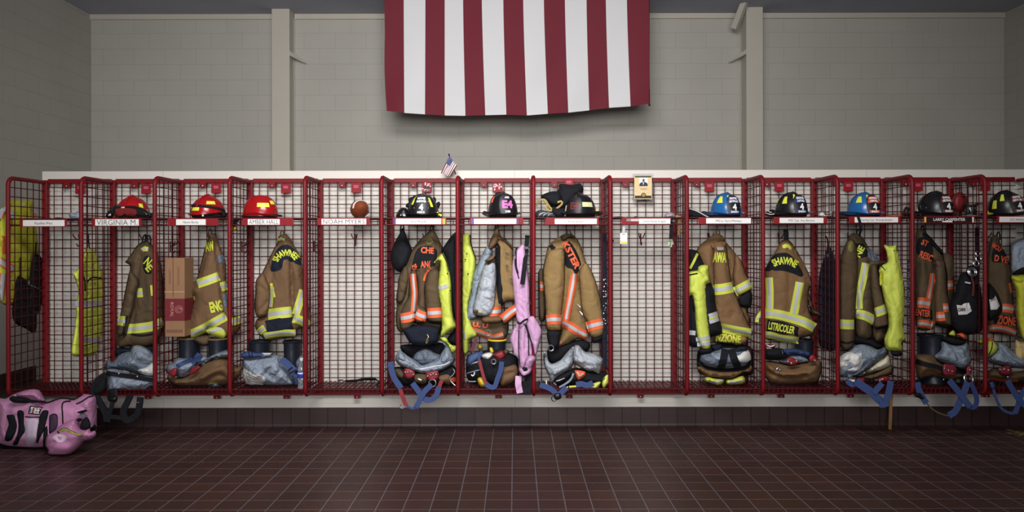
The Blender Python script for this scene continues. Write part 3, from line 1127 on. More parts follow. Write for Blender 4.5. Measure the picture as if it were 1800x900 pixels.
p.tape(z([(432, 418), (474, 408)]), 16, M_LIME)
p.patch(z([(446, 470), (474, 450), (480, 560), (462, 600)]), M_GREYLIN_D, 'grey_panel', k=1)
p.tape(z([(508, 665), (574, 640)]), 16, M_LIME)
p.patch(z([(240, 480), (252, 488), (250, 512), (240, 508)]), M_LIME, 'lime_tab', k=1)
s = Puff(z([(240, 780), (300, 762), (352, 765), (346, 820), (305, 832), (262, 812)]), 6.02, 0.06, 6.3, seed=15)
s.build('sleeve', M_TAN_D, t)
s2 = Puff(z([(330, 735), (360, 705), (430, 690), (470, 720), (468, 770), (430, 775)]), 6.03, 0.04, 8.0, seed=16)
s2.build('coat_lining', M_LIME, t)
s2.band(z([(350, 735), (420, 712), (440, 720)]), 5, M_SILVER, 'silver_strip')
loop(t, 369, 411, 6.12, M_TAN_D)

# ---- bay 4: tan coat with SHAWNEE across the shoulders, lime bands
t = coat('tan turnout coat lettered SHAWNEE on a navy yoke, above the water bottle', 495, 414, 6.05)
z = Z(425, 400, .25)
p = Puff(z([(262, 58), (310, 50), (345, 80), (370, 130), (400, 180), (425, 260), (440, 420), (465, 560), (490, 620), (475, 712), (430, 702), (388, 720), (382, 765), (270, 782), (172, 792), (116, 742), (92, 692), (110, 640), (160, 620), (130, 620), (92, 560), (95, 470), (100, 370), (140, 320), (190, 220), (225, 150), (250, 105)]), 6.10, 0.090, 16.8, folds=[(z([(345, 235), (352, 400), (357, 640)]), 3.5, -.04), (z([(290, 240), (270, 400), (240, 560)]), 10, .03), (z([(215, 310), (205, 420), (190, 560)]), 4, -.02), (z([(395, 300), (420, 450)]), 6, .02)], fan=(494, 405, 4, 0.014), seed=21)
p.build('coat_body', M_TAN, t)
p.patch(z([(205, 306), (215, 232), (250, 150), (300, 120), (350, 135), (392, 190), (417, 264), (350, 240), (296, 226), (276, 292)]), M_NAVY, 'letter_yoke')
p.text('SHAWNEE', z([(307, 176)])[0], 50, 10.5, M_TEXTL, -6, arc=21, bold=0.04, off=.010)
p.band(z([(208, 392), (216, 440), (228, 490)]), 5, M_LIME, 'lime_strip')
p.tape(z([(212, 420), (206, 490), (200, 560)]), 8, M_LIME)
p.tape(z([(432, 440), (405, 530), (378, 612)]), 14, M_LIME)
p.tape(z([(182, 612), (260, 602), (352, 592)]), 19, M_LIME)
p.tape(z([(362, 636), (420, 656), (476, 690)]), 16, M_LIME)
p.patch(z([(162, 655), (260, 636), (355, 626), (364, 716), (270, 722), (176, 735)]), M_NAVY, 'name_panel', k=1, off=.007)
p.tape(z([(156, 766), (200, 752), (290, 742), (380, 742)]), 12, M_LIME)
p.tape(z([(118, 740), (140, 718), (162, 704)]), 12, M_LIME)
p.patch(z([(244, 88), (272, 68), (306, 72), (300, 92), (262, 94)]), M_LIME, 'collar_tab', k=1)
p.band(z([(262, 82), (300, 80)]), 2.5, M_SILVER, 'silver_strip', .007)
s = Puff(z([(150, 322), (185, 385), (202, 430), (192, 560), (172, 618), (110, 632), (88, 560), (94, 470), (100, 370)]), 6.02, 0.07, 9.1, folds=[(z([(105, 590), (150, 560), (180, 520)]), 3, -.018), (z([(110, 400), (160, 440), (185, 500)]), 3, -.012)], seed=22)
s.build('sleeve', M_TAN, t)
loop(t, 496, 413, 6.12, M_TAN_D)
# glove and torch strap hanging from the shelf at the left of bay 4
t = thing('glove_strap', wp(410, 390, 5.93), 'black glove strap with yellow clip hanging left of the plain red helmet', 'strap')
strap_px([(418, 383, 5.92), (414, 390, 5.91), (410, 398, 5.92)], 6.5, M_BLACK, 'strap_band', t, 0.012)
q = Puff([(407, 397), (413, 397), (416, 402), (412, 405.5), (407, 404)], 5.94, 0.03, 3.0, step=1.5, wr=None, seed=1)
q.build('yellow_clip', M_YELLOW, t)

# ---- bay 6: coat with orange bands, black hood, yellow and black jacket
t = coat('dark tan turnout coat with orange bands, between the black hood and the hi-vis jacket', 758, 404, 6.05)
z = Z(680, 395, .25)
p = Puff(z([(315, 33), (335, 45), (370, 110), (390, 170), (386, 260), (372, 330), (376, 480), (386, 600), (388, 690), (370, 770), (330, 752), (200, 692), (175, 722), (120, 760), (72, 732), (62, 640), (70, 580), (65, 520), (75, 440), (85, 370), (130, 280), (170, 190), (220, 120), (272, 68)]), 6.12, 0.074, 15.4, folds=[(z([(210, 330), (225, 480), (200, 620)]), 4, -.03), (z([(270, 340), (262, 450), (285, 620)]), 4, -.03)], fan=(758, 400, 4, 0.016), seed=31)
p.build('coat_body', M_TAN_D, t)
p.patch(z([(168, 342), (182, 262), (216, 170), (290, 148), (352, 178), (345, 250), (332, 290), (262, 300), (210, 312)]), M_BLACK, 'letter_yoke')
p.text('CHE', z([(285, 180)])[0], 23, 10, M_TEXTO, 4, bold=0.04, off=.011)
p.text('OF', z([(196, 300)])[0], 9, 9.5, M_TEXTO, -24, bold=0.04, off=.011)
p.text('AN(', z([(272, 278)])[0], 18, 10.5, M_TEXTO, -2, bold=0.04, off=.011)
p.patch(z([(276, 118), (290, 96), (312, 98), (324, 118), (310, 138), (286, 138)]), mat('olive_badge', sr(118, 108, 58), .7), 'collar_badge')
p.band(z([(285, 118), (315, 118)]), 3, M_TAN_D, 'badge_bar', .007)
p.band(z([(295, 320), (278, 350), (262, 395)]), 5, M_ORANGE, 'orange_strip')
s = Puff(z([(128, 290), (160, 340), (150, 420), (130, 510), (100, 552), (68, 532), (75, 440), (88, 360)]), 6.06, 0.06, 7.7, folds=[(z([(85, 400), (140, 420)]), 2.5, -.014), (z([(78, 470), (135, 490)]), 2.5, -.014)], seed=32)
s.build('sleeve', M_TAN_D, t)
f = Puff(z([(162, 340), (212, 335), (224, 480), (210, 600), (195, 690), (150, 742), (98, 735), (92, 640), (120, 560), (150, 500)]), 6.03, 0.06, 8.4, fan=(720, 460, 4, .012), seed=33)
f.build('front_panel', M_TAN_D, t)
f.tape(z([(180, 345), (190, 430), (198, 500), (190, 610)]), 11.5, M_ORANGE)
f.tape(z([(96, 658), (145, 652), (198, 636)]), 17.5, M_ORANGE)
f2 = Puff(z([(205, 560), (240, 575), (285, 610), (280, 672), (265, 690), (210, 690), (190, 650)]), 6.02, 0.05, 6.3, seed=34)
f2.build('coat_tail', M_TAN_D, t)
f2.tape(z([(203, 622), (240, 640), (282, 652)]), 17, M_ORANGE)
s = Puff(z([(292, 330), (365, 320), (372, 450), (386, 590), (388, 690), (290, 680), (270, 560), (262, 440)]), 6.00, 0.07, 9.8, folds=[(z([(285, 450), (370, 470)]), 3, .010)], seed=35)
s.build('sleeve', M_TAN_D, t)
s.tape(z([(284, 622), (335, 620), (384, 616)]), 17.5, M_ORANGE)
s.band(z([(284, 684), (388, 688)]), 4, M_BLACK, 'cuff')
loop(t, 759, 404, 6.13, M_TAN_D)
t = coat('black cloth hood hanging by its point left of the orange-banded coat', 707, 402, 6.05, 'cloth_hood', 'hood', None)
q = Puff(z([(102, 30), (118, 30), (150, 110), (178, 180), (162, 260), (105, 330), (62, 318), (32, 270), (27, 200), (60, 115), (88, 65)]), 6.12, 0.074, 12.6, fan=(707, 398, 4, 0.016), seed=36)
q.build('hood_body', M_BLACK, t)
loop(t, 707, 402, 6.13)
t = coat('black utility pouch with brass carabiner slung under the orange-banded coat', 740, 575, 5.98, 'utility_pouch', 'pouch', None)
z2 = Z(675, 580, .16667)
q = Puff(z2([(205, 0), (300, -40), (470, -50), (575, -20), (582, 60), (560, 130), (450, 165), (330, 160), (270, 130), (225, 60)]), 5.98, 0.07, 8.4, seed=37)
q.build('pouch_body', M_NAVY, t)
tube_px([(751, 588, 5.90), (753, 592, 5.895), (750, 598, 5.895), (749, 603, 5.90), (751, 602, 5.90), (753, 597, 5.895)], 0.004, mat('brass', sr(190, 170, 120), 0.35, metal=0.8), 'carabiner', t)

t = coat('yellow and black work jacket crammed against the centre-left post', 790, 415, 6.05, 'work_jacket', 'jacket', 'hi-vis clothes')
z = Z(680, 395, .25)
p = Puff(z([(470, 62), (496, 70), (502, 300), (504, 700), (502, 838), (440, 838), (425, 800), (470, 740), (492, 700), (458, 600), (410, 230), (382, 190), (430, 110)]), 6.08, 0.074, 9.8, fan=(796, 408, 4, .014), seed=41)
p.build('jacket_body', M_BLACK, t)
s = Puff(z([(385, 202), (412, 226), (432, 290), (452, 400), (457, 560), (470, 660), (489, 715), (450, 745), (375, 786), (386, 700), (375, 560), (358, 450), (365, 360), (372, 262), (335, 268), (336, 258), (352, 235)]), 5.98, 0.07, 7.7, folds=[(z([(365, 640), (440, 660)]), 3, -.01)], fan=(776, 440, 4, .010), seed=42)
s.build('sleeve', M_HIVIS, t)
s.band(z([(362, 448), (395, 440), (430, 428)]), 6.5, M_SILVER, 'silver_strip')
s.band(z([(392, 205), (420, 260), (432, 330)]), 1.2, M_BLACK, 'seam')
dots_px(z([(426, 342), (446, 464)]), 5.905, 0.006, M_BLACK, 'snap', t)
q = Puff(z2([(600, 72), (660, 82), (700, 150), (762, 172), (768, 215), (722, 240), (682, 165), (605, 112)]), 5.99, 0.05, 8.0, seed=43)
q.build('jacket_tail', M_HIVIS, t)

# ---- bay 7: yellow rain jacket, open coat, pink trousers
t = coat('narrow lime rain jacket hanging right of the centre-left post', 818, 412, 6.05, 'rain_jacket', 'jacket', 'hi-vis clothes')
z = Z(805, 395, .25)
p = Puff(z([(34, 72), (86, 68), (92, 150), (122, 220), (127, 290), (106, 400), (98, 460), (70, 600), (130, 760), (128, 788), (80, 812), (76, 890), (34, 893), (28, 500), (30, 300), (30, 150)]), 6.08, 0.07, 7.7, folds=[(z([(70, 150), (60, 400), (40, 700)]), 4, -.02)], fan=(816, 405, 4, .012), seed=44)
p.build('jacket_body', M_HIVIS, t)
p.band(z([(84, 70), (100, 160), (128, 245)]), 1.5, M_BLACK, 'zip')
p.band(z([(34, 745), (48, 790), (50, 806)]), 4, M_SILVER, 'silver_strip')
dots_px(z([(52, 245), (70, 345), (62, 205)]), 6.005, 0.006, M_BLACK, 'snap', t)

t = coat('open tan turnout coat showing its silver quilted lining and orange cuffs', 872, 402, 6.05)
p = Puff(z([(45, 690), (90, 655), (200, 640), (300, 640), (355, 680), (352, 760), (330, 800), (270, 812), (140, 775), (70, 735)]), 6.10, 0.07, 9.8, seed=45)
p.build('coat_tail', M_TAN_D, t)
p.tape(z([(62, 728), (130, 752), (200, 778), (255, 795), (320, 775)]), 11, M_ORANGE)
p.text('U. U', z([(158, 705)])[0], 27, 8, M_TEXTO, 6, bold=.05)
s1 = Puff(z([(208, 150), (245, 190), (210, 300), (165, 420), (130, 560), (134, 655), (90, 672), (45, 690), (56, 600), (88, 480), (105, 350), (150, 250)]), 6.08, 0.08, 9.8, fan=(857, 430, 5, .014), wr=(.010, 5, 1.2), seed=46)
s1.build('lining', M_GREYLIN, t)
s3 = Puff(z([(268, 110), (320, 100), (384, 165), (388, 220), (412, 320), (452, 430), (480, 500), (430, 525), (405, 545), (325, 552), (285, 700), (190, 695), (172, 650), (225, 560), (262, 400), (262, 240)]), 6.07, 0.074, 12.6, folds=[(z([(340, 180), (350, 300), (400, 470)]), 3, -.016)], fan=(872, 410, 4, .010), seed=48)
s3.build('coat_front', M_TAN_L, t)
s3.patch(z([(262, 150), (298, 155), (297, 330), (326, 550), (285, 552), (270, 400)]), M_BLACK, 'zip_facing', k=2)
s3.tape(z([(225, 612), (265, 612), (306, 605)]), 16, M_ORANGE)
s2 = Puff(z([(178, 300), (230, 262), (266, 280), (268, 440), (236, 630), (108, 618), (134, 480), (152, 390)]), 5.99, 0.07, 9.8, wr=(.010, 5, 0.6), seed=47)
s2.build('lining', M_SILVERLIN, t)
s2.patch(z([(106, 592), (140, 598), (140, 624), (106, 620)]), M_TAN, 'cuff_hem', k=1)
s2.patch(z([(142, 594), (172, 600), (170, 624), (142, 622)]), M_CREAM, 'care_label', k=1)
cl = Puff(z([(272, 20), (286, 24), (302, 80), (340, 108), (382, 150), (386, 180), (330, 130), (292, 110), (268, 148), (235, 175), (212, 168), (226, 110), (250, 60)]), 6.04, 0.06, 6.3, folds=[(z([(280, 30), (285, 110)]), 2.5, -.02)], seed=49)
cl.build('collar', M_TAN, t)
tb = Puff(z([(186, 250), (258, 208), (266, 250), (212, 286)]), 5.95, 0.03, 5.0, k=1, wr=None, seed=50)
tb.build('throat_tab', M_TAN, t)
tb.patch(z([(200, 256), (262, 218), (265, 244), (214, 276)]), M_BLACK, 'hook_tape', k=1)
sl = Puff(z([(310, 645), (360, 600), (415, 545), (415, 515), (490, 488), (520, 572), (438, 608), (430, 625), (325, 706)]), 5.98, 0.06, 7.7, folds=[(z([(415, 545), (432, 612)]), 2.5, -.02)], seed=51)
sl.build('sleeve', M_TAN, t)
sl.tape(z([(312, 668), (370, 615), (424, 582)]), 16, M_ORANGE)
sl.tape(z([(424, 555), (465, 535), (508, 528)]), 16, M_ORANGE)
pk = Puff(z([(176, 652), (300, 645), (298, 688), (180, 692)]), 5.98, 0.05, 6.3, seed=52)
pk.build('pocket', M_TAN, t)
for q in ((345, 205), (346, 292), (376, 385), (426, 490)):
    x, y = z([q])[0]
    MB().tube(catmull([wp(x - 2, y - 2, 5.955), wp(x + 1, y - 1, 5.945), wp(x + 2.5, y + 2, 5.945), wp(x - .5, y + 2, 5.95)], 3, True), 0.004, 6, True).build('clasp', M_STEEL, t)
ring_px(858, 585, 5.92, 0.022, 0.004, M_STEEL, 'd_ring', t)
loop(t, 873, 402, 6.12, M_TAN_D)

t = coat('pale pink protective trousers with black braces hung at the centre post', 920, 432, 5.9, 'protective_trousers', 'trousers', None)
zb = Z(805, 560, .16667)
p = Puff([(903, 452), (912, 434), (922, 430), (925, 455), (931, 500), (932, 545), (934, 575), (925, 590), (912, 575), (906, 552), (904, 520), (901, 480)], 5.93, 0.035, 8.0, folds=[([(916, 440), (914, 500), (918, 560)], 2.5, -.014), ([(925, 470), (926, 530)], 3, .012)], fan=(916, 425, 4, .012), seed=55, k=2)
p.build('trouser_leg', M_PINK, t)
p.band([(907, 440), (908, 470), (912, 490)], 2, M_BLACK, 'piping')
q = Puff(zb([(640, 60), (600, 90), (580, 112), (552, 205), (575, 290), (600, 372), (640, 410), (655, 380), (660, 200)]), 5.86, .03, 7.0, folds=[(zb([(640, 90), (610, 200), (620, 360)]), 2.5, -.014)], seed=54, k=2)
q.build('trouser_leg', M_PINK, t)
q = Puff(zb([(650, 80), (690, 40), (715, 55), (735, 140), (750, 260), (748, 420), (745, 500), (690, 530), (650, 500), (636, 350), (640, 180)]), 5.81, 0.03, 7.0, folds=[(zb([(690, 100), (675, 300), (690, 460)]), 3, .014), (zb([(720, 120), (715, 320)]), 2.5, -.012)], seed=56, k=2)
q.build('trouser_leg', M_PINK, t)
q.band(zb([(642, 120), (640, 330), (652, 480)]), 1.6, M_NAVY, 'piping', .005)
q.band(zb([(690, 50), (722, 100), (742, 200), (748, 420)]), 1.6, M_NAVY, 'piping', .005)
q = Puff(zb([(748, 200), (770, 260), (800, 380), (785, 400), (752, 380), (746, 300)]), 5.83, .02, 6.0, seed=59, k=2)
q.build('trouser_leg', M_PINK, t)
q = Puff(zb([(716, 55), (742, -20), (800, -32), (830, 10), (886, 122), (872, 222), (822, 400), (806, 392), (780, 280), (750, 180)]), 5.785, 0.03, 8.0, folds=[(zb([(800, 0), (790, 120), (805, 300)]), 4, .012), (zb([(870, 220), (820, 240), (760, 180)]), 2.5, -.010)], seed=58, k=1)
q.build('trouser_leg', M_PINK, t)
q.band(zb([(716, 58), (755, 185), (785, 290), (808, 388)]), 1.8, M_NAVY, 'piping', .005)
q = Puff(zb([(705, 440), (760, 385), (828, 410), (795, 480), (775, 560), (740, 600), (690, 620), (655, 590), (640, 520), (690, 510)]), 5.78, 0.06, 6.3, folds=[(zb([(720, 470), (770, 430)]), 3, .02), (zb([(690, 560), (770, 520)]), 3, -.02)], wr=(.012, 6, 1), seed=57)
q.build('trouser_cuff', M_PINK, t)
q.patch(zb([(672, 518), (720, 512), (735, 545), (700, 555)]), M_BLACK, 'cuff_opening')
q.band(zb([(650, 570), (690, 610), (750, 590)]), 2, M_NAVY, 'piping', .006)
strap_px([(640 * .16667 + 805, 661, 5.80), (911, 675, 5.78), (914, 691, 5.77)], 11, M_PINK, 'strap', t, 0.006)
strap_px([(935, 650, 5.83), (929, 672, 5.80), (923, 692, 5.79)], 17, M_BLACK, 'strap', t, 0.01)
strap_px([(927, 414, 5.98), (925, 440, 5.93), (922, 470, 5.87), (918, 500, 5.855)], 8, M_BLACK, 'brace', t, 0.008)
strap_px([(908, 436, 5.95), (906, 462, 5.9), (910, 480, 5.89)], 3.5, M_BLACK, 'brace', t, 0.006)
tube_px([(910, 566, 5.76), (914, 569, 5.74), (922, 563, 5.74), (928, 561, 5.75)], 0.008, M_BLACK, 'strap_end', t)
for q in ((925, 436), (923, 449)):
    c = wp(*q, 5.92)
    MB().box(c.x - .018, c.x + .018, 5.91, 5.925, c.z - .012, c.z + .012).build('slide_buckle', M_RUBBER, t, smooth=False, bevel=.002)

# ---- bay 8: big tan coat with orange letters down its side
t = coat('broad pale tan turnout coat with orange letters running down a black panel', 995, 412, 6.05)
z = Z(935, 395, .25)
p = Puff(z([(215, 77), (260, 75), (310, 90), (348, 160), (380, 260), (432, 350), (472, 480), (500, 640), (500, 770), (420, 790), (402, 720), (386, 806), (320, 802), (250, 842), (175, 858), (165, 850), (205, 742), (105, 742), (98, 640), (85, 460), (75, 330), (100, 200), (120, 140), (170, 100)]), 6.12, 0.090, 18.2, folds=[(z([(225, 180), (235, 400), (205, 700)]), 4, -.035), (z([(330, 330), (350, 480), (390, 690)]), 4, -.03), (z([(290, 340), (262, 520), (230, 680)]), 8, .025)], fan=(1000, 405, 4, .016), seed=61)
p.build('coat_body', M_TAN_L, t)
p.patch(z([(228, 125), (264, 118), (310, 180), (346, 280), (310, 346), (284, 312), (228, 280)]), M_BLACK, 'letter_panel', k=2)
p.text('KSTER', z([(278, 214)])[0], 52, 10.5, M_TEXTO, 63, bold=.04, off=.010)
p.tape(z([(300, 345), (278, 470), (242, 665)]), 12.5, M_ORANGE)
p.tape(z([(208, 690), (265, 712), (325, 752)]), 16, M_ORANGE)
p.tape(z([(326, 748), (360, 768), (396, 780)]), 15, M_ORANGE)
p.tape(z([(165, 852), (190, 838), (215, 826)]), 8, M_ORANGE)
s = Puff(z([(112, 200), (170, 170), (225, 180), (232, 330), (226, 480), (206, 650), (202, 742), (105, 734), (96, 600), (85, 440), (78, 320)]), 6.00, 0.055, 12.6, fan=(978, 430, 3, .012), seed=62)
s.build('sleeve', M_TAN_L, t)
s.tape(z([(102, 672), (150, 664), (208, 668)]), 17.5, M_ORANGE)
s = Puff(z([(332, 330), (380, 268), (430, 350), (470, 480), (500, 640), (502, 772), (412, 788), (388, 690), (352, 600), (340, 470)]), 6.01, 0.055, 9.1, fan=(1025, 450, 3, .012), seed=63)
s.build('sleeve', M_TAN_L, t)
s.tape(z([(386, 720), (440, 705), (502, 692)]), 18, M_ORANGE)
cu = Puff(z([(108, 744), (202, 746), (196, 800), (190, 850), (150, 872), (120, 850)]), 6.02, 0.06, 7.0, seed=64)
cu.build('knit_cuff', M_BLACK, t)
c2 = Puff(z([(420, 792), (500, 775), (500, 800), (440, 835)]), 6.03, 0.05, 8.0, seed=65)
c2.build('knit_cuff', M_BLACK, t)
bk = Puff(z([(45, 330), (80, 320), (95, 500), (92, 660), (50, 660), (45, 450)]), 6.16, 0.05, 6.3, seed=66)
bk.build('coat_back', M_TAN_D, t)
bk.tape(z([(56, 432), (92, 432)]), 16, M_ORANGE)
b2 = Puff(z([(415, 390), (440, 400), (468, 440), (470, 500), (430, 480)]), 6.13, 0.05, 7.0, seed=67)
b2.build('coat_back', M_TAN_D, t)
b2.tape(z([(424, 458), (468, 452)]), 16, M_ORANGE)
p.patch(z([(118, 155), (142, 135), (168, 160), (142, 192)]), M_BLACK, 'square_patch', k=1)
for a, b in (((318, 560), (345, 610)), ((336, 610), (352, 660))):
    tube_px([(*z([a])[0], 5.985), (*z([((a[0] + b[0]) / 2 + 12, (a[1] + b[1]) / 2)])[0], 5.97), (*z([b])[0], 5.985)], 0.006, M_STEEL, 'clasp', t)
cl = Puff(z([(205, 75), (255, 62), (300, 78), (310, 100), (260, 95), (225, 115), (205, 100)]), 6.04, 0.05, 7.0, seed=68)
cl.build('collar', M_TAN_D, t)
loop(t, 1000, 412, 6.12, M_TAN_D)
# long black strap with white marks at the right of bay 8
t = thing('breathing_hose', wp(1063, 420, 6.0), 'long black hose strap with white specks hanging right of the broad pale coat', 'hose')
strap_px([(1063, 410, 6.03), (1063, 470, 6.02), (1062, 540, 6.0), (1063, 600, 5.98), (1064, 645, 5.96)], 7.5, M_NAVY, 'strap_band', t, 0.012)
rr = random.Random(5)
sp = MB()
for k in range(34):
    yy = rr.uniform(490, 640)
    c = wp(1063 + rr.uniform(-2.6, 2.2), yy, 5.985)
    sp.obox(Matrix.Translation(c) @ Matrix.Rotation(rr.uniform(0, 3), 4, 'Y'), rr.uniform(.004, .012), .004, .006)
o = sp.build('white_marks', M_WHITE, t, smooth=False)
o['kind'] = 'stuff'

# ---- bay 10: russet coat with AWA and NZIONE, yellow and black jacket
t = coat('russet turnout coat lettered AWA and along its hem, below the LIEUTENANT blue helmet', 1262, 412, 6.05)
z = Z(1195, 400, .25)
p = Puff(z([(230, 55), (265, 44), (300, 60), (332, 110), (390, 180), (440, 250), (470, 340), (496, 390), (500, 440), (470, 560), (495, 640), (492, 690), (510, 757), (472, 768), (430, 822), (245, 802), (258, 740), (232, 600), (200, 460), (188, 400), (150, 260), (118, 160), (170, 100)]), 6.12, 0.082, 16.8, folds=[(z([(232, 130), (235, 300), (245, 480)]), 3, -.03), (z([(345, 240), (378, 430), (440, 580)]), 3.5, -.035), (z([(390, 190), (380, 300)]), 4, -.02)], fan=(1262, 405, 4, .014), seed=71)
p.build('coat_body', M_TAN_R, t)
p.tape(z([(184, 428), (210, 434), (242, 442)]), 16, M_LIME)
f = Puff(z([(240, 110), (320, 112), (345, 260), (376, 430), (432, 560), (482, 680), (512, 758), (380, 738), (282, 690), (252, 600), (240, 440), (236, 250)]), 6.03, 0.06, 9.8, folds=[(z([(310, 630), (355, 640), (370, 610)]), 4, -.016), (z([(300, 320), (330, 500)]), 8, .012)], seed=72)
f.build('coat_front', M_TAN_R, t)
f.tape(z([(242, 438), (305, 432), (374, 418)]), 19, M_LIME)
f.tape(z([(284, 704), (345, 716), (430, 732), (504, 742)]), 16, M_LIME)
f.text('AWA', z([(281, 210)])[0], 24, 15.5, M_TEXTL, 2, bold=.05)
f.patch(z([(222, 108), (316, 98), (322, 128), (270, 152), (232, 142)]), M_TAN_R, 'throat_flap', off=.012)
c = wp(*z([(285, 149)])[0], 5.955)
MB().box(c.x - .026, c.x + .026, 5.945, 5.965, c.z - .014, c.z + .014).build('buckle', M_STEEL, t, smooth=False, bevel=.003)
s = Puff(z([(392, 185), (442, 252), (470, 340), (498, 392), (502, 440), (415, 480), (386, 420), (372, 350), (380, 260)]), 6.03, 0.06, 8.4, seed=73)
s.build('sleeve', M_TAN_R, t)
s.tape(z([(388, 452), (440, 425), (500, 392)]), 17, M_LIME)
cu = Puff(z([(414, 478), (500, 440), (500, 555), (420, 552)]), 6.06, 0.06, 8.4, seed=74)
cu.build('knit_cuff', M_BLACK, t)
hm = Puff(z([(258, 740), (300, 742), (472, 768), (430, 822), (330, 815), (246, 802)]), 6.05, 0.04, 8.0, wr=(.003, 9, 1), seed=75)
hm.build('coat_hem', M_TAN_L, t)
hm.text('NZIONE', z([(342, 778)])[0], 44, 12.5, M_TEXTL, 5, bold=.04)
loop(t, 1262, 411, 6.13, M_TAN_D)

t = coat('yellow and black work jacket with silver bands, left of the AWA coat', 1225, 445, 6.0, 'work_jacket', 'jacket', 'hi-vis clothes')
p = Puff(z([(60, 158), (90, 155), (130, 172), (165, 250), (240, 440), (245, 520), (272, 620), (298, 742), (210, 772), (170, 830), (68, 832), (50, 700), (52, 400), (50, 240)]), 5.99, 0.074, 12.6, fan=(1212, 430, 3, .014), seed=76)
p.build('jacket_body', M_BLACK, t)
p.band(z([(72, 288), (100, 235), (126, 182)]), 4.5, M_LIME, 'lime_strip')
p.band(z([(203, 622), (236, 612), (266, 602)]), 7, M_SILVER, 'silver_strip')
p.band(z([(206, 642), (240, 632), (269, 622)]), 3, M_LIME, 'lime_strip')
p.band(z([(208, 664), (242, 654), (274, 642)]), 7, M_SILVER, 'silver_strip')
p.band(z([(55, 738), (85, 740), (110, 742)]), 8, M_SILVER, 'silver_strip')
s = Puff(z([(58, 322), (120, 302), (130, 275), (165, 262), (205, 270), (206, 320), (216, 385), (190, 400), (185, 460), (196, 600), (206, 700), (216, 842), (160, 852), (122, 770), (105, 600), (88, 480), (60, 475)]), 5.92, 0.07, 8.4, folds=[(z([(130, 290), (170, 330), (205, 380)]), 3, .014), (z([(60, 335), (125, 325)]), 2.5, -.016)], fan=(1222, 470, 4, .010), seed=77)
s.build('sleeve', M_HIVIS, t)
s.band(z([(62, 334), (126, 322)]), 2.4, M_BLACK, 'seam')
s.band(z([(114, 788), (160, 782), (210, 772)]), 7, M_SILVER, 'silver_strip')
s.band(z([(122, 822), (165, 820), (214, 812)]), 7, M_SILVER, 'silver_strip')
s.patch(z([(92, 500), (98, 520), (106, 580), (96, 590), (90, 545)]), M_BLACK, 'slit', k=2)
cf = Puff(z([(140, 850), (218, 842), (225, 880), (150, 890)]), 5.95, 0.06, 8.0, seed=78)
cf.build('knit_cuff', M_BLACK, t)

# small lime item on the side panel right of bay 10
t = thing('lime_tag', wp(1336, 558, 5.86), 'lime and silver tag strap clipped to the panel right of the AWA coat', 'strap')
strap_px([(1339, 548, 5.86), (1333, 556, 5.85), (1330, 566, 5.85)], 6, M_LIME, 'strap_band', t, .01)
strap_px([(1340, 552, 5.845), (1331, 560, 5.838)], 3, M_SILVER, 'silver_strip', t, .006)

# ---- bay 11: russet coat with SHAWNEE and a name panel
t = coat('russet turnout coat lettered SHAWNE on top with two upright lime bands', 1382, 420, 6.05)
z = Z(1335, 400, .25)
p = Puff(z([(150, 95), (190, 85), (216, 95), (250, 140), (290, 210), (332, 290), (372, 390), (350, 440), (346, 560), (380, 650), (390, 732), (350, 762), (282, 780), (240, 812), (150, 796), (30, 770), (26, 560), (32, 380), (50, 270), (90, 200), (122, 150)]), 6.08, 0.090, 18.2, folds=[(z([(290, 220), (320, 330), (350, 400)]), 4, -.02), (z([(160, 320), (165, 580)]), 14, .016), (z([(210, 320), (205, 590)]), 4, -.010)], fan=(1384, 405, 4, .010), seed=81)
p.build('coat_body', M_TAN_R, t)
p.patch(z([(36, 305), (58, 262), (100, 195), (150, 178), (200, 182), (245, 220), (304, 318), (292, 345), (230, 320), (150, 302)]), M_BLACK, 'letter_yoke')
p.text('SHAWNE', z([(180, 232)])[0], 46, 12, M_TEXTL, 3, arc=38, bold=.04, off=.010)
p.tape(z([(66, 352), (72, 460), (70, 572)]), 14, M_LIME)
p.tape(z([(284, 384), (262, 500), (242, 606)]), 15, M_LIME)
p.tape(z([(28, 602), (120, 610), (220, 634), (320, 668), (388, 706)]), 17, M_LIME)
p.patch(z([(58, 645), (165, 660), (278, 702), (272, 768), (150, 748), (50, 728)]), M_BLACK, 'name_panel', k=1, off=.006)
p.text('LSTRICOLER', z([(156, 706)])[0], 47, 12.5, M_TEXTL, 11, bold=.03, off=.010)
p.tape(z([(28, 752), (90, 760), (160, 780), (276, 794)]), 12, M_LIME)
p.patch(z([(160, 128), (180, 114), (206, 118), (226, 142), (220, 158), (196, 140), (170, 146)]), M_LIME, 'collar_tab')
s = Puff(z([(332, 462), (352, 470), (385, 570), (432, 602), (418, 618), (378, 612), (352, 560), (334, 500)]), 6.1, 0.06, 8.0, seed=82)
s.build('sleeve', M_TAN_D, t)
s = Puff(z([(345, 700), (395, 705), (392, 745), (358, 765)]), 6.11, 0.04, 8.0, seed=83)
s.build('sleeve', M_TAN_D, t)
strap_px([(1382, 424, 6.1), (1382, 412, 6.12), (1381, 404, 6.14)], 8, M_BLACK, 'hanger_loop', t, .01)

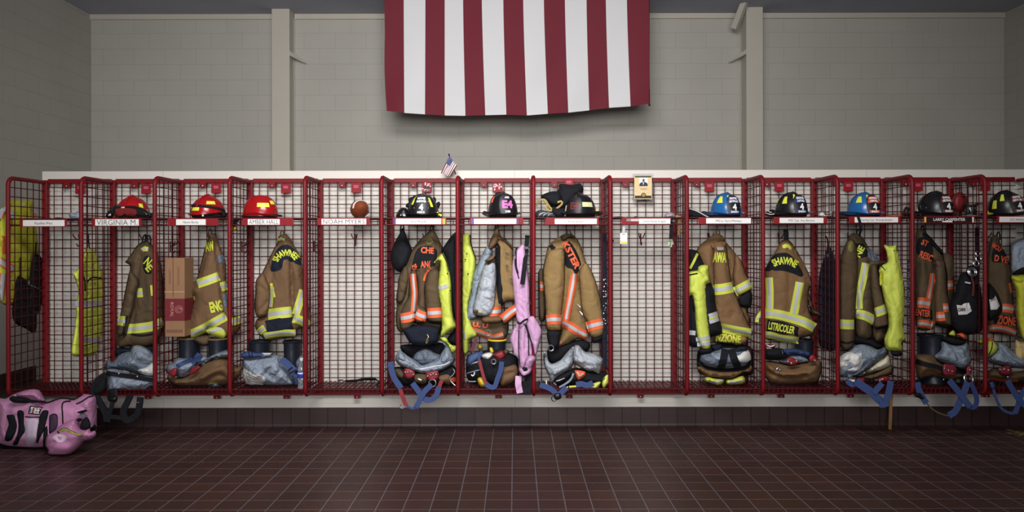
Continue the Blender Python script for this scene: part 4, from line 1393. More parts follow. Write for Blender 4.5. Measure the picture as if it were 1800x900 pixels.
# dark jacket seen through the next side panel
t = coat('dark navy jacket seen through the panel right of the SHAWNE coat', 1455, 430, 6.1, 'dark_jacket', 'jacket', None)
RY = lambda d: (lambda x, y: np.clip(XFs[11] * F / (np.asarray(x, float) - CX), 5.6, 6.08) + d)
p = Puff(z([(478, 132), (490, 128), (515, 170), (532, 230), (545, 320), (548, 640), (545, 848), (450, 850), (418, 800), (408, 600), (415, 400), (426, 300), (458, 200)]), RY(0.11), 0.05, 6.3, fan=(1457, 425, 4, .014), seed=84)
p.build('jacket_body', M_NAVY, t)
p.patch(z([(468, 186), (486, 178), (492, 204), (472, 210)]), M_GREYLIN_D, 'grey_tag', k=1)
tube_px([(1455, 436, 6.08), (1455, 424, 6.09), (1452, 415, 6.1)], .006, M_BLACK, 'hanger_loop', t)

# ---- bay 12: coat and bright rain jacket
t = coat('dark tan turnout coat with a slanted lime band, left of the bright rain jacket', 1505, 412, 6.05)
z = Z(1465, 400, .25)
p = Puff(z([(110, 60), (160, 42), (205, 70), (242, 130), (290, 200), (332, 236), (384, 232), (372, 262), (322, 272), (330, 350), (342, 440), (372, 540), (386, 620), (390, 700), (362, 792), (290, 802), (272, 700), (265, 778), (165, 772), (150, 640), (120, 640), (95, 480), (85, 200)]), 6.12, 0.082, 15.4, folds=[(z([(160, 130), (158, 300), (160, 560)]), 4, -.035), (z([(255, 250), (270, 400), (290, 620)]), 4, -.025), (z([(220, 510), (262, 510), (290, 590)]), 3, -.02)], fan=(1508, 405, 4, .016), seed=91)
p.build('coat_body', M_TAN_D, t)
p.patch(z([(128, 238), (140, 170), (156, 118), (205, 112), (240, 160), (232, 205), (165, 215)]), M_BLACK, 'letter_yoke')
p.text('NE', z([(184, 168)])[0], 20, 11, M_TEXTL, -62, bold=.04, off=.010)
p.text('W', z([(146, 222)])[0], 9, 9, M_TEXTL, -50, bold=.04, off=.010)
p.tape(z([(228, 250), (205, 370), (182, 480), (178, 572)]), 14, M_LIME)
p.tape(z([(158, 606), (225, 620), (292, 656)]), 16.5, M_LIME)
p.patch(z([(232, 150), (262, 150), (320, 222), (296, 238), (250, 212)]), M_GREYLIN_D, 'collar_flap', k=2)
s = Puff(z([(86, 110), (128, 82), (160, 120), (172, 250), (166, 400), (152, 640), (148, 800), (122, 852), (48, 832), (40, 500), (46, 250), (60, 180)]), 6.02, 0.08, 11.2, folds=[(z([(60, 250), (150, 300)]), 3, -.010)], fan=(1490, 425, 3, .012), seed=92)
s.build('sleeve', M_TAN_D, t)
s.tape(z([(44, 678), (95, 682), (146, 682)]), 17, M_LIME)
s.band(z([(46, 800), (95, 812), (146, 800)]), 4, M_BLACK, 'cuff')
s.patch(z([(100, 110), (125, 90), (146, 115), (140, 165), (108, 165)]), mat('olive_badge', sr(118, 108, 58), .7), 'collar_badge')
s = Puff(z([(262, 280), (310, 270), (342, 440), (372, 540), (388, 640), (390, 700), (290, 705), (288, 600), (268, 470)]), 6.03, 0.06, 8.4, folds=[(z([(275, 440), (340, 450)]), 2.5, -.012)], seed=93)
s.build('sleeve', M_TAN_D, t)
s.tape(z([(294, 598), (335, 585), (374, 568)]), 16.5, M_LIME)
s.band(z([(290, 715), (390, 690)]), 5, M_BLACK, 'cuff')
loop(t, 1509, 411, 6.13, M_BLACK)
t = thing('strap_cord', wp(1510, 380, 5.79), 'black cord looped over the name card under the orange-shield helmet', 'strap')
strap_px([(1507, 374, 5.80), (1509, 383, 5.785), (1512, 392, 5.785), (1513, 402, 5.80), (1511, 412, 5.85)], 4, M_BLACK, 'strap_band', t, .008)

t = coat('bright lime rain jacket, the brightest and plainest, near the right end', 1560, 432, 5.92, 'rain_jacket', 'jacket', 'hi-vis clothes')
p = Puff(z([(356, 128), (370, 123), (392, 130), (420, 127), (443, 123), (455, 180), (482, 330), (502, 430), (498, 600), (492, 690), (508, 795), (484, 800), (482, 862), (412, 872), (370, 852), (358, 780), (386, 700), (382, 600), (355, 500), (340, 420), (335, 330), (318, 315), (335, 270), (380, 240), (375, 185)]), 5.93, 0.055, 11.9, folds=[(z([(400, 160), (385, 280), (360, 400)]), 4, -.02), (z([(415, 400), (440, 520), (470, 600)]), 4, -.016), (z([(395, 360), (420, 420)]), 6, .014)], fan=(1566, 425, 4, .016), seed=94)
p.build('jacket_body', M_HIVIS, t)
p.patch(z([(326, 318), (342, 300), (352, 330), (340, 400), (326, 400)]), M_HIVIS_D, 'cuff', k=2)
p.band(z([(330, 262), (352, 285), (365, 300)]), 1.6, M_BLACK, 'seam')
dots_px(z([(428, 162)]), 5.875, .005, M_BLACK, 'snap', t)
cf = Puff(z([(405, 868), (470, 864), (480, 900), (420, 905)]), 5.92, .05, 8.0, seed=95)
cf.build('knit_cuff', M_BLACK, t)

# lanyard strap on the panel between bays 12 and 13
t = thing('lanyard', wp(1597, 460, 5.86), 'dark purple printed lanyard hanging left of the second post from the right', 'lanyard')
strap_px([(1597, 458, 5.87), (1597, 520, 5.86), (1598, 560, 5.86), (1598, 588, 5.86)], 4.4, mat('purple_webbing', sr(60, 56, 92), .7), 'strap_band', t, .005)
sp = MB()
rr = random.Random(9)
for k in range(26):
    c = wp(1597.3 + rr.uniform(-1.2, 1.2), 465 + k * 4.6, 5.855)
    sp.obox(Matrix.Translation(c) @ Matrix.Rotation(rr.uniform(0, 3), 4, 'Y'), rr.uniform(.004, .009), .003, .005)
o = sp.build('white_marks', mat('lavender_print', sr(176, 174, 196), .6), t, smooth=False)
o['kind'] = 'stuff'

# ---- bay 13: coat with RESC and ENTER
t = coat('dark tan turnout coat lettered RESC in orange', 1622, 405, 6.0)
z = Z(1590, 400, .2444)
bk = Puff(z([(265, 200), (350, 208), (352, 400), (350, 600), (310, 620), (270, 400)]), 6.16, 0.05, 8.4, seed=101)
bk.build('coat_back', M_TAN_D, t)
bk.tape(z([(304, 416), (352, 412)]), 16, M_ORANGE)
p = Puff(z([(85, 30), (140, 18), (190, 80), (235, 140), (272, 190), (292, 260), (310, 340), (312, 480), (335, 600), (352, 702), (300, 722), (230, 702), (205, 732), (90, 722), (72, 500), (76, 250)]), 6.08, 0.082, 15.4, folds=[(z([(212, 250), (216, 400), (195, 720)]), 3.5, -.035), (z([(130, 250), (150, 400), (140, 520)]), 6, .016)], fan=(1620, 400, 4, .014), seed=102)
p.build('coat_body', M_TAN_D, t)
p.patch(z([(84, 180), (100, 80), (140, 70), (190, 92), (206, 180), (204, 242), (150, 222)]), M_BLACK, 'letter_yoke')
p.text('ST', z([(148, 110)])[0], 12, 9.5, M_TEXTO, 24, bold=.04, off=.010)
p.text('RESC', z([(156, 206)])[0], 24, 11, M_TEXTO, 22, bold=.04, off=.010)
p.tape(z([(208, 330), (195, 420), (176, 510)]), 11.5, M_ORANGE)
p.tape(z([(92, 538), (140, 542), (186, 552)]), 18, M_ORANGE)
p.patch(z([(74, 575), (140, 578), (196, 590), (202, 662), (140, 655), (76, 650)]), M_BLACK, 'name_panel', k=1, off=.006)
p.text('ENTER', z([(134, 614)])[0], 27, 11, M_TEXTO, 6, bold=.04, off=.010)
p.tape(z([(92, 690), (150, 694), (200, 704)]), 13.5, M_ORANGE)
s = Puff(z([(216, 240), (255, 230), (292, 250), (302, 340), (312, 480), (345, 692), (290, 700), (230, 682), (214, 520), (220, 380)]), 6.0, 0.07, 9.1, seed=103)
s.build('sleeve', M_TAN_D, t)
s.patch(z([(220, 255), (262, 260), (262, 285), (218, 280)]), M_BLUE, 'flag_patch', k=1)
s.band(z([(222, 268), (246, 272)]), 3.5, M_REDPATCH, 'flag_stripes', .006)
s.tape(z([(226, 640), (260, 640), (290, 636)]), 16, M_ORANGE)
s.tape(z([(278, 578), (316, 574)]), 15, M_ORANGE)
cl = Puff(z([(130, 30), (180, 60), (240, 130), (278, 170), (272, 200), (225, 160), (170, 110), (110, 60)]), 6.05, .05, 7.0, seed=104)
cl.build('collar', M_BLACK, t)
loop(t, 1622, 405, 6.12)

# black knee pads with white labels hung by the last full post
KP = 'black pads with white labels by the last full post'
z = Z(1680, 400, .2444)
t = coat('black padded bag with white label left of the last full post', 1696, 500, 5.95, 'padded_bag', 'bag', KP)
p = Puff(z([(40, 330), (100, 320), (150, 360), (180, 440), (195, 600), (190, 740), (120, 770), (20, 760), (-30, 700), (-45, 620), (-38, 540), (-10, 480), (10, 400)]), 5.98, 0.082, 15.4, seed=105)
p.build('bag_body', M_BLACK, t)
p.patch(z([(6, 556), (40, 560), (62, 545), (96, 540), (116, 600), (80, 625), (20, 628)]), M_WHITELIN, 'white_label', k=1)
p.text('CARR', z([(45, 590)])[0], 14, 5.5, M_INK, -4)
t = coat('black padded bag with white label right of the last full post', 1746, 495, 5.84, 'padded_bag', 'bag', KP)
p = Puff(z([(232, 398), (262, 420), (300, 470), (325, 530), (335, 590), (310, 640), (250, 672), (225, 640), (222, 500)]), 5.90, .07, 9.8, seed=106)
p.build('bag_body', M_BLACK, t)
p.patch(z([(240, 515), (262, 520), (285, 488), (318, 562), (298, 590), (250, 592)]), M_WHITELIN, 'white_label', k=1)
for k in range(3):
    p.band(z([(254 + 12 * k, 534 - 5 * k), (258 + 12 * k, 518 - 5 * k)]), 1.4, M_REDPATCH, 'red_mark', .006, 3)
t = thing('air_pack_harness', wp(1712, 440, 5.95), 'black breathing harness with chrome rings hanging at the last full post', 'harness')
strap_px([(1718, 400, 5.93), (1718, 430, 5.92), (1719, 462, 5.90), (1716, 500, 5.89)], 7, M_BLACK, 'strap', t, .01)
for k, (x, y, r) in enumerate(((1719, 446, .016), (1720, 455, .02), (1716, 463, .022), (1709, 478, .034), (1709, 478, .022))):
    ring_px(x, y, 5.875 - .004 * k, r, .0045, M_STEEL, 'ring', t)
q = Puff(z([(80, 290), (130, 270), (165, 310), (160, 360), (120, 395), (80, 360)]), 5.93, .05, 8.0, seed=107)
q.build('regulator', M_RUBBER, t)
tube_px([(1707, 484, 5.87), (1711, 500, 5.87), (1710, 520, 5.88)], .009, mat('worn_red_hose', sr(90, 40, 36), .5), 'hose', t)
strap_px([(1696, 496, 5.88), (1706, 498, 5.87)], 2.5, M_SILVER, 'silver_strip', t)
tube_px([(1721, 384, 5.83), (1720, 392, 5.84), (1719, 400, 5.86)], .004, M_STEEL, 'swivel', t)

# ---- bay 14: coat with ZIONE, silver and yellow coat at the frame edge
t = coat('dark tan turnout coat lettered WOLF in orange, rightmost of the dark coats', 1755, 420, 6.0)
p = Puff(z([(250, 80), (300, 62), (340, 160), (386, 250), (402, 400), (418, 560), (442, 700), (432, 782), (340, 762), (240, 752), (226, 560), (226, 250)]), 6.10, 0.074, 14.0, folds=[(z([(270, 250), (262, 400), (270, 560)]), 4, -.016)], fan=(1755, 405, 4, .014), seed=111)
p.build('coat_body', M_TAN_D, t)
p.patch(z([(262, 180), (290, 115), (345, 160), (385, 262), (340, 250), (266, 246)]), M_BLACK, 'letter_yoke')
p.text('WOLF', z([(296, 142)])[0], 20, 8.5, M_TEXTO, 28, bold=.04, off=.010)
p.text('D VE', z([(328, 226)])[0], 24, 10.5, M_TEXTO, 10, bold=.04, off=.010)
p.tape(z([(336, 578), (380, 580), (420, 592)]), 15, M_ORANGE)
p.patch(z([(270, 640), (350, 628), (434, 634), (436, 706), (350, 700), (276, 690)]), M_BLACK, 'name_panel', k=1, off=.006)
p.text('ZIONE', z([(366, 668)])[0], 34, 14, M_TEXTO, 6, bold=.04, off=.010)
p.tape(z([(236, 730), (290, 722), (350, 734), (434, 762)]), 12, M_ORANGE)
p.band(z([(386, 400), (400, 470)]), 4, M_ORANGE, 'orange_strip')
loop(t, 1755, 416, 6.12)
t = coat('silver-lined hi-vis coat cut off by the right edge of the photo', 1792, 430, 6.0, 'work_jacket', 'jacket', 'hi-vis clothes')
p = Puff(z([(402, 130), (470, 80), (560, 90), (580, 300), (500, 345), (410, 335), (396, 230)]), 6.06, 0.074, 12.6, fan=(1795, 410, 4, .016), seed=112)
p.build('lining', M_GREYLIN, t)
p.patch(z([(402, 338), (440, 305), (500, 282), (560, 290), (560, 330), (480, 338)]), M_BLACK, 'facing')
p = Puff(z([(398, 355), (440, 342), (520, 338), (590, 360), (600, 600), (590, 810), (500, 812), (468, 770), (440, 620), (432, 450)]), 6.02, .08, 11.2, folds=[(z([(402, 375), (450, 400), (500, 390)]), 3, -.02)], fan=(1795, 480, 4, .014), seed=113)
p.build('jacket_body', M_HIVIS_D, t)

# ================================================================ helmets
G_HELM = 'helmets on the locker shelves'
M_HRED = mat('red_shell', sr(160, 22, 26), 0.22, var=0.05, vscale=20)
M_HBLACK = mat('black_shell', sr(24, 25, 30), 0.33, var=0.1, vscale=30)
M_HBLUE = mat('blue_shell', sr(34, 98, 160), 0.25, var=0.04, vscale=20)
M_LEATH = mat('black_leather', sr(20, 20, 26), 0.45)
M_SHBLUE = mat('blue_leather', sr(30, 44, 120), 0.45)
M_SHORANGE = mat('orange_leather', sr(214, 82, 56), 0.45)
M_SHRED = mat('maroon_leather', sr(124, 34, 48), 0.45)
M_PINKTXT = mat('pink_lettering', sr(226, 104, 184), 0.55)
M_DKREDTXT = mat('dull_red_lettering', sr(104, 26, 30), 0.6)
M_LIMEP = mat('lime_sticker', sr(226, 232, 74), 0.4)
M_BROWNLEATH = mat('brown_leather', sr(92, 64, 40), 0.5)


class Helmet:
    def __init__(s, label, px, Y, yaw, shell, a=0.118, b=0.142, h=0.168, brim=(0.03, 0.03, 0.085), brim_m=None, roll=0.0, lift=0.012, name='fire_helmet', pitch=0.0, droop=0.012, point=0.0, comb=True, group=G_HELM):
        x = wp(px, 384, Y).x
        lift += 0.007
        s.o = Vector((x, Y, ZSHELF + 0.008 + lift))
        s.R = Matrix.Rotation(math.radians(yaw), 4, 'Z') @ Matrix.Rotation(math.radians(pitch), 4, 'X') @ Matrix.Rotation(math.radians(roll), 4, 'Y')
        s.a, s.b, s.hh, s.point = a, b, h, point
        s.t = thing(name, (x, Y, ZSHELF + 0.006), label, 'helmet', group)
        mb = MB()
        mb.grid(lambda u, v: s.P(u * 2 * PI, v), 40, 16, True)
        s.shell = mb.build('shell', shell, s.t)
        # brim
        f, sd, bk = brim

        def bw(phi):
            c = -math.sin(phi)              # 1 at the front, -1 at the back
            return sd + (f - sd) * max(c, 0) ** 2 + (bk - sd) * max(-c, 0) ** 1.6

        def bz(phi, q):
            c = math.sin(phi)
            return -droop * max(c, 0) ** 1.5 * q - 0.002 * q + 0.024 * abs(math.cos(phi)) ** 2 * q
        mb = MB()

        def bp(u, v):
            phi = u * 2 * PI
            if v <= 0.5:
                q = v * 2
                z = 0.004
            else:
                q = (1 - v) * 2
                z = -0.004
            w = bw(phi) * q - 0.012 * (1 - q)
            return s.W(Vector(((a + w) * math.cos(phi), (b + w) * math.sin(phi), bz(phi, q) + z)))
        mb.grid(bp, 40, 9, True)
        s.brim = mb.build('brim', brim_m or shell, s.t)
        ln = MB()
        ln.grid(lambda u, v: s.W(Vector((a * 0.93 * v * math.cos(2 * PI * u), b * 0.93 * v * math.sin(2 * PI * u), -0.006 - lift * 0.5))), 24, 4, True)
        ln.grid(lambda u, v: s.W(Vector((a * 0.93 * math.cos(2 * PI * u), b * 0.93 * math.sin(2 * PI * u), -0.006 - lift * 0.5 + v * 0.02))), 24, 2, True)
        ln.build('liner', M_BLACK, s.t)
        if comb:
            cb = MB()
            for off in (0.0,):
                pts = [s.P(-PI / 2, 0.25 + 0.75 * k / 8, 0.004) for k in range(9)] + [s.P(PI / 2, 1 - 0.8 * k / 8, 0.004) for k in range(1, 9)]
                cb.tube(pts, 0.008, 8)
            cb.build('crown_ridge', shell, s.shell)
            for sg in (-1, 1):
                rb = MB()
                rb.tube([s.P(sg * PI / 2 + (PI / 2 if sg > 0 else -PI / 2) + (0.7 - 1.4 * k / 10) * 0 + sg * 0, 0.35 + 0.6 * k / 6, 0.002) for k in range(7)], 0.005, 6)
                rb.build('crown_ridge', shell, s.shell)

    def W(s, v):
        return s.o + s.R.to_3x3() @ v

    def P(s, phi, t, off=0.0):
        e = t * PI / 2
        r = max(math.cos(e), 0.0) ** 0.82
        z = s.hh * math.sin(e) ** 0.92
        if s.point:
            z += s.point * max(0, (t - 0.6) / 0.4) ** 2 * (1 if t < 1 else 1)
        v = Vector((s.a * r * math.cos(phi), s.b * r * math.sin(phi), z))
        n = Vector((math.cos(phi) * math.cos(e), math.sin(phi) * math.cos(e), math.sin(e)))
        return s.W(v + n * off)

    def sticker(s, phi0, phi1, t0, t1, m, taper=0.35, name='reflective_sticker', slant=0.0):
        mb = MB()
        p0, p1 = math.radians(phi0), math.radians(phi1)
        c = (p0 + p1) / 2

        def f(u, v, off):
            k = 1 - taper * v
            return s.P(c + (p0 + (p1 - p0) * u - c) * k + slant * v, t0 + (t1 - t0) * v, off)
        mb.grid(lambda u, v: f(u, v, 0.0032), 6, 6)
        mb.grid(lambda u, v: f(u, v, -0.001), 6, 6, flip=True)
        mb.build(name, m, s.shell)

    def shield(s, w=0.115, h=0.145, m=None, lines=(), bands=(), z0=0.006, lean=0.30, gap=0.012, rivets=True, name='front_shield'):
        m = m or M_LEATH

        def hw(v):
            return w / 2 * (0.84 + 0.16 * math.sin(PI * min(v * 1.25, 1.0))) * (1.0 if v < 0.78 else math.sqrt(max(0.0, 1 - ((v - 0.78) / 0.24) ** 2)) * 0.96 + 0.04)

        def S(x, v, off=0.0):
            return s.W(Vector((x, -(s.b + gap) + 4.2 * x * x + lean * h * v * v - off, z0 + h * v)))
        mb = MB()
        mb.grid(lambda u, v: S((u * 2 - 1) * hw(v), v, 0.0), 13, 15)
        mb.grid(lambda u, v: S((u * 2 - 1) * hw(v), v, -0.004), 13, 15, flip=True)
        sh = mb.build(name, m, s.t)
        for v0, v1, arch, bm in bands:
            mb = MB()
            mb.grid(lambda u, v: S((u * 2 - 1) * hw(min(0.97, (v0 + v1) / 2)) * 0.86, min(v0 + (v1 - v0) * v + arch * (1 - (u * 2 - 1) ** 2), 0.99), 0.0018), 11, 4)
            mb.build('shield_panel', bm, sh)
        for body, v, ww, hh, arch, tm in lines:
            vs, fs, tw = text_tris(body, 0.045)
            P = []
            for x, y in vs:
                xx = x * ww / tw
                vv = v + (y - 0.5) * hh / h + arch * (1 - (xx / (w / 2)) ** 2)
                P.append(S(xx, vv, 0.0034))
            mb = MB()
            mb.add(P, fs)
            mb.build('lettering', tm, sh, smooth=False)
        if rivets:
            for x, v in ((-.43, .32), (.43, .32), (-.43, .66), (.43, .66)):
                b = MB()
                b.ball(S(x * w, v, 0.002), .0028, .0028, .0028, 6, 5)
                b.build('rivet', M_STEEL, sh)
        ho = MB()
        ho.tube([s.W(Vector((0, -(s.b + gap) + lean * h + 0.0, z0 + h - 0.004))), s.P(-PI / 2, 0.93, 0.009), s.P(PI / 2, 0.97, 0.003)], 0.0065, 8)
        ho.build('shield_holder', M_BROWNLEATH, s.t)
        return sh


def std_shield(H, rank, bm, last='ENGINE 4', bands=True, **k):
    return H.shield(lines=[('SHAWNEE', .80, .062, .017, .05, M_WHITE), (rank, .625, .076 if len(rank) > 8 else .062, .016, .06, M_WHITE), ('4', .36, .034, .046, 0, M_WHITE), (last, .095, .062, .015, 0.0, M_WHITE)],
                    bands=[(.73, .875, .05, bm), (.55, .70, .06, bm), (.03, .165, .0, bm)] if bands else [], **k)


# bay 2: red helmet with goggles
H = Helmet('red helmet with dark goggles strapped across its front', 234, 5.965, 0, M_HRED, a=.122, b=.14, h=.15, brim=(.02, .015, .03), brim_m=M_HBLACK, point=.012, lift=.012)
H.sticker(-38, -22, .22, .42, M_LIMEP, 0)
H.sticker(-20, 0, .05, .2, M_LIMEP, 0)
g = Puff([(196, 370), (200, 362), (212, 362), (228, 361), (243, 363), (258, 369), (264, 378), (259, 383), (246, 383.5), (236, 382), (230, 381), (220, 383.5), (206, 383)], 5.85, .045, 6, step=2, wr=None, seed=1)
g.build('goggle_frame', M_RUBBER, H.t)
g.patch([(203, 368), (214, 366), (230, 366), (240, 370), (238, 378), (226, 380), (219, 375), (212, 380), (203, 378)], mat('smoked_red_lens', sr(120, 40, 40), .1), 'goggle_lens', .003)
g.patch([(213, 363.6), (219, 363.4), (219, 365.6), (213, 365.8)], M_WHITE, 'white_mark', .006, k=1)
q = Puff([(186, 381), (188, 374), (194, 369), (200, 372), (199, 380), (193, 384)], 5.93, .04, 4, step=1.6, wr=None)
q.build('goggle_strap', M_BLACK, H.t)
q.patch([(190, 378), (194, 375.5), (195, 378), (191.5, 383)], M_WHITE, 'strap_clip', .004, k=1)
q = Puff([(242, 370), (252, 369), (262, 374), (268, 381), (263, 384), (246, 383.5)], 5.91, .04, 4, step=1.6, wr=None)
q.build('goggle_strap', M_BLACK, H.t)
tube_px([(255, 376, 5.88), (260, 381, 5.88), (263, 380, 5.89)], .006, M_LIMEP, 'strap_end', H.t)

# bay 3: red helmet with strap
H = Helmet('red helmet with a black elastic strap between two lime stripes', 366, 5.965, -14, M_HRED, a=.125, b=.145, h=.155, brim=(.02, .022, .03), brim_m=M_HBLACK, point=.012, lift=.012)
H.sticker(-112, -80, .13, .24, M_LIMEP, 0)
H.sticker(-56, -22, .36, .50, M_LIMEP, 0)
H.sticker(-168, -150, .30, .44, M_LIMEP, 0)
H.sticker(-176, -156, .06, .18, M_LIMEP, 0)
sb = MB()
sb.strap([H.P(math.radians(-200 + 220 * k / 14), .30 + .07 * math.sin(PI * k / 14) - .14 * (k / 14), .006) for k in range(15)], .020, .004, [(H.P(math.radians(-200 + 220 * k / 14), .3, .1) - H.P(math.radians(-200 + 220 * k / 14), .3, 0)) for k in range(15)])
sb.build('elastic_strap', M_BLACK, H.t)
q = Puff([(388, 374), (393, 370), (397, 374), (397, 381), (391, 383)], 5.93, .03, 4, step=1.6, wr=None)
q.build('strap_buckle', M_BLACK, H.t)
dots_px([(356.5, 379)], 5.80, .008, M_WHITE, 'white_stud', H.t)

# bay 4: plain red helmet in profile
H = Helmet('glossy red helmet seen in profile with two lime stripes', 458, 5.965, 78, M_HRED, a=.12, b=.142, h=.172, brim=(.045, .012, .012), brim_m=M_HRED, point=0, lift=.008, comb=False)
H.sticker(-165, -122, .24, .38, M_LIMEP, 0, slant=0)
H.sticker(-114, -92, .34, .48, M_LIMEP, 0)
sb = MB()
sb.strap([wp(466, 379, 5.87), wp(474, 377.5, 5.86), wp(484, 378, 5.90), wp(495, 379, 6.0)], .014, .006)
sb.build('brim_edge', M_NAVY, H.t)

# bay 6: black helmet facing the aisle
H = Helmet('black helmet with SHAWNEE FIREFIGHTER shield and gloves tucked behind', 744, 5.965, 0, M_HBLACK, a=.120, b=.13, h=.170, brim=(.035, .035, .05), lift=.012)
std_shield(H, 'FIREFIGHTER', M_LEATH, 'ENGINE CO.', bands=False, w=.128, h=.15)
H.sticker(-140, -128, .30, .66, M_LIMEP, 0, slant=.12)
H.sticker(-52, -40, .22, .58, M_LIMEP, 0, slant=-.12)
G_GL = 'gloves on the locker shelves'


def glove_fingers(name, label, fingers, palm, Y, m, group=None):
    t = thing(name, wp(palm[0][0], palm[0][1], Y), label, 'gloves', group)
    q = Puff(palm, Y, .05, 8, seed=len(label))
    q.build('palm', m, t)
    for a, b, r in fingers:
        mb = MB()
        A, B = wp(*a, Y - .02), wp(*b, Y - .03)
        mb.tube([A, A.lerp(B, .5), A.lerp(B, .85), B, B + (B - A).normalized() * r * .6], r, 8, rs=[r, r * 1.05, r, r * .8, r * .3])
        mb.build('finger', m, t)
    return t


glove_fingers('work_gloves', 'black work gloves fanned out behind the SHAWNEE FIREFIGHTER helmet', [((722, 360), (716, 362), .022), ((725, 352), (721, 351), .026), ((731, 348), (727, 348), .022), ((754, 352), (755, 347), .020), ((762, 358), (763, 349), .019), ((767, 366), (771, 357), .019)],
              [(718, 362), (730, 350), (750, 347), (765, 355), (770, 368), (768, 382), (720, 382)], 6.14, M_BLACK, G_GL)
t = thing('face_piece', wp(704, 382, 5.95), 'small black face piece left of the SHAWNEE FIREFIGHTER helmet', 'face piece')
q = Puff([(696, 382), (699, 372), (706, 365), (714, 366), (718, 374), (722, 383), (708, 385)], 5.95, .06, 7, step=2, seed=2)
q.build('mask_body', M_RUBBER, t)
q.patch([(708, 376), (713, 377), (712.5, 380.5), (708, 379.5)], M_SILVER, 'white_mark', k=1)
q.patch([(703.5, 377), (705.5, 377), (705.5, 379.5), (703.5, 379)], M_SILVER, 'white_mark', k=1)
t = thing('lime_strap', wp(772, 380, 5.9), 'lime yellow strap end poking out right of the SHAWNEE FIREFIGHTER helmet', 'strap')
strap_px([(768, 374, 5.93), (772, 377, 5.91), (776, 380, 5.9)], 4, M_LIMEP, 'strap_band', t, .006)
q = Puff([(768, 378), (774, 378), (777, 381), (774, 384), (767, 384)], 5.92, .03, 3, step=1.5, wr=None)
q.build('strap_buckle', M_BLACK, t)

# bay 7: black helmet with pink E4
H = Helmet('black helmet lettered E4 in pink with one orange sticker', 884, 5.965, 16, M_HBLACK, a=.118, b=.14, h=.178, brim=(.04, .038, .09), lift=.014)
H.shield(w=.125, h=.155, lines=[('ADDI', .82, .036, .014, .02, M_WHITE), ('E4', .48, .086, .056, 0, M_PINKTXT), ('CARR', .11, .044, .016, 0, M_WHITE)], rivets=False)
H.sticker(-176, -156, .34, .60, M_ORANGE, .3)
q = Puff([(849, 372), (853, 371), (865, 376), (872, 379), (862, 380), (852, 376)], 5.99, .02, 3, step=1.6, wr=None)
q.build('brim_tip', M_HBLACK, H.t)

# bay 8: heap
H = Helmet('black helmet with dark red E4 and a pale yellow sticker, in the heap', 1020, 5.965, -22, M_HBLACK, a=.125, b=.15, h=.165, brim=(.04, .045, .10), lift=.016)
H.shield(w=.11, h=.13, lines=[('E4', .45, .07, .052, 0, M_DKREDTXT)], rivets=False)
H.sticker(-62, -18, .20, .36, mat('pale_sticker', sr(222, 220, 170), .5), 0, slant=.0)
H.sticker(-140, -130, .08, .26, mat('pale_sticker', sr(222, 220, 170), .5), 0)
dots_px([(1049.5, 371.5)], 5.89, .012, M_YELLOW, 'yellow_stud', H.t)
t = thing('knit_hood', wp(1003, 350, 6.1), 'black knitted hood on top of the heap above the red E4 helmet', 'hood', None)
q = Puff([(983, 323.5), (990, 323), (1004, 325), (1018, 322), (1023, 326), (1026, 333), (1022, 342), (1014, 348), (1008, 360), (985, 372), (974, 360), (976, 340), (982, 332)], 6.10, .10, 12, wr=(.014, 7, 1), seed=6)
q.build('hood_body', M_BLACK, t)
t = thing('leather_gloves', wp(962, 365, 6.0), 'black gloves with tan trim heaped left of the red E4 helmet', 'gloves', G_GL)
q = Puff([(951, 345), (958, 340), (972, 336), (984, 338), (990, 350), (988, 362), (978, 366), (966, 362), (955, 352)], 6.02, .09, 11, wr=(.010, 6, 1), seed=7)
q.build('glove_body', M_BLACK, t)
for pts in ([(943, 362), (947, 354), (953, 351), (958, 352), (962, 358), (960, 365)], [(955, 352), (962, 358), (968, 366), (974, 369), (982, 364), (988, 358), (986, 354), (980, 356)], [(958, 364), (964, 370), (972, 370)]):
    tube_px([(x, y, 5.93) for x, y in pts], .009, mat('tan_leather', sr(164, 142, 86), .6), 'tan_trim', t)
t = thing('grey_glove', wp(956, 382, 5.92), 'dark grey ribbed glove at the left end of the heaped shelf', 'gloves', G_GL)
q = Puff([(943, 372), (952, 369), (964, 372), (974, 376), (977, 382), (968, 383.5), (942, 383.5)], 5.93, .07, 7, step=2, seed=8)
q.build('glove_body', mat('charcoal_cloth', sr(62, 66, 74), .7), t)
for k in range(3):
    q.band([(946 + 8 * k, 382), (950 + 8 * k, 376), (958 + 7 * k, 373 + k)], 1.2, M_SILVER, 'grey_rib')
t = thing('black_pouch', wp(980, 380, 6.0), 'low black pouch between grey glove and red E4 helmet', 'pouch', None)
q = Puff([(966, 364), (980, 362), (995, 366), (1002, 374), (1002, 383.5), (972, 383.5)], 6.0, .10, 9, seed=9)
q.build('pouch_body', M_BLACK, t)
dots_px([(993.5, 379)], 5.895, .006, M_SILVER, 'stud', t)

# bay 10, 11, 12: blue and black helmets with leather shields
H = Helmet('blue helmet with a blue LIEUTENANT shield, left of the black one', 1276, 5.965, 11, M_HBLUE, a=.118, b=.140, h=.172, brim=(.035, .02, .095), lift=.010)
std_shield(H, 'LIEUTENANT', M_SHBLUE)
H.sticker(-160, -134, .34, .62, M_LIMEP, .4)
H.sticker(-116, -102, .46, .68, M_LIMEP, .4)
H.sticker(-15, 10, .34, .62, M_LIMEP, .4)
q = Puff([(1233, 373), (1238, 371), (1246, 374), (1252, 379), (1250, 382), (1240, 379)], 6.05, .02, 3, step=1.5, wr=None)
q.build('brim_underside', M_HBLACK, H.t)
H = Helmet('black helmet with a blue CAPTAIN shield and lime stickers', 1391, 5.965, 11, M_HBLACK, a=.120, b=.142, h=.174, brim=(.05, .045, .11), lift=.012)
std_shield(H, 'CAPTAIN', M_SHBLUE)
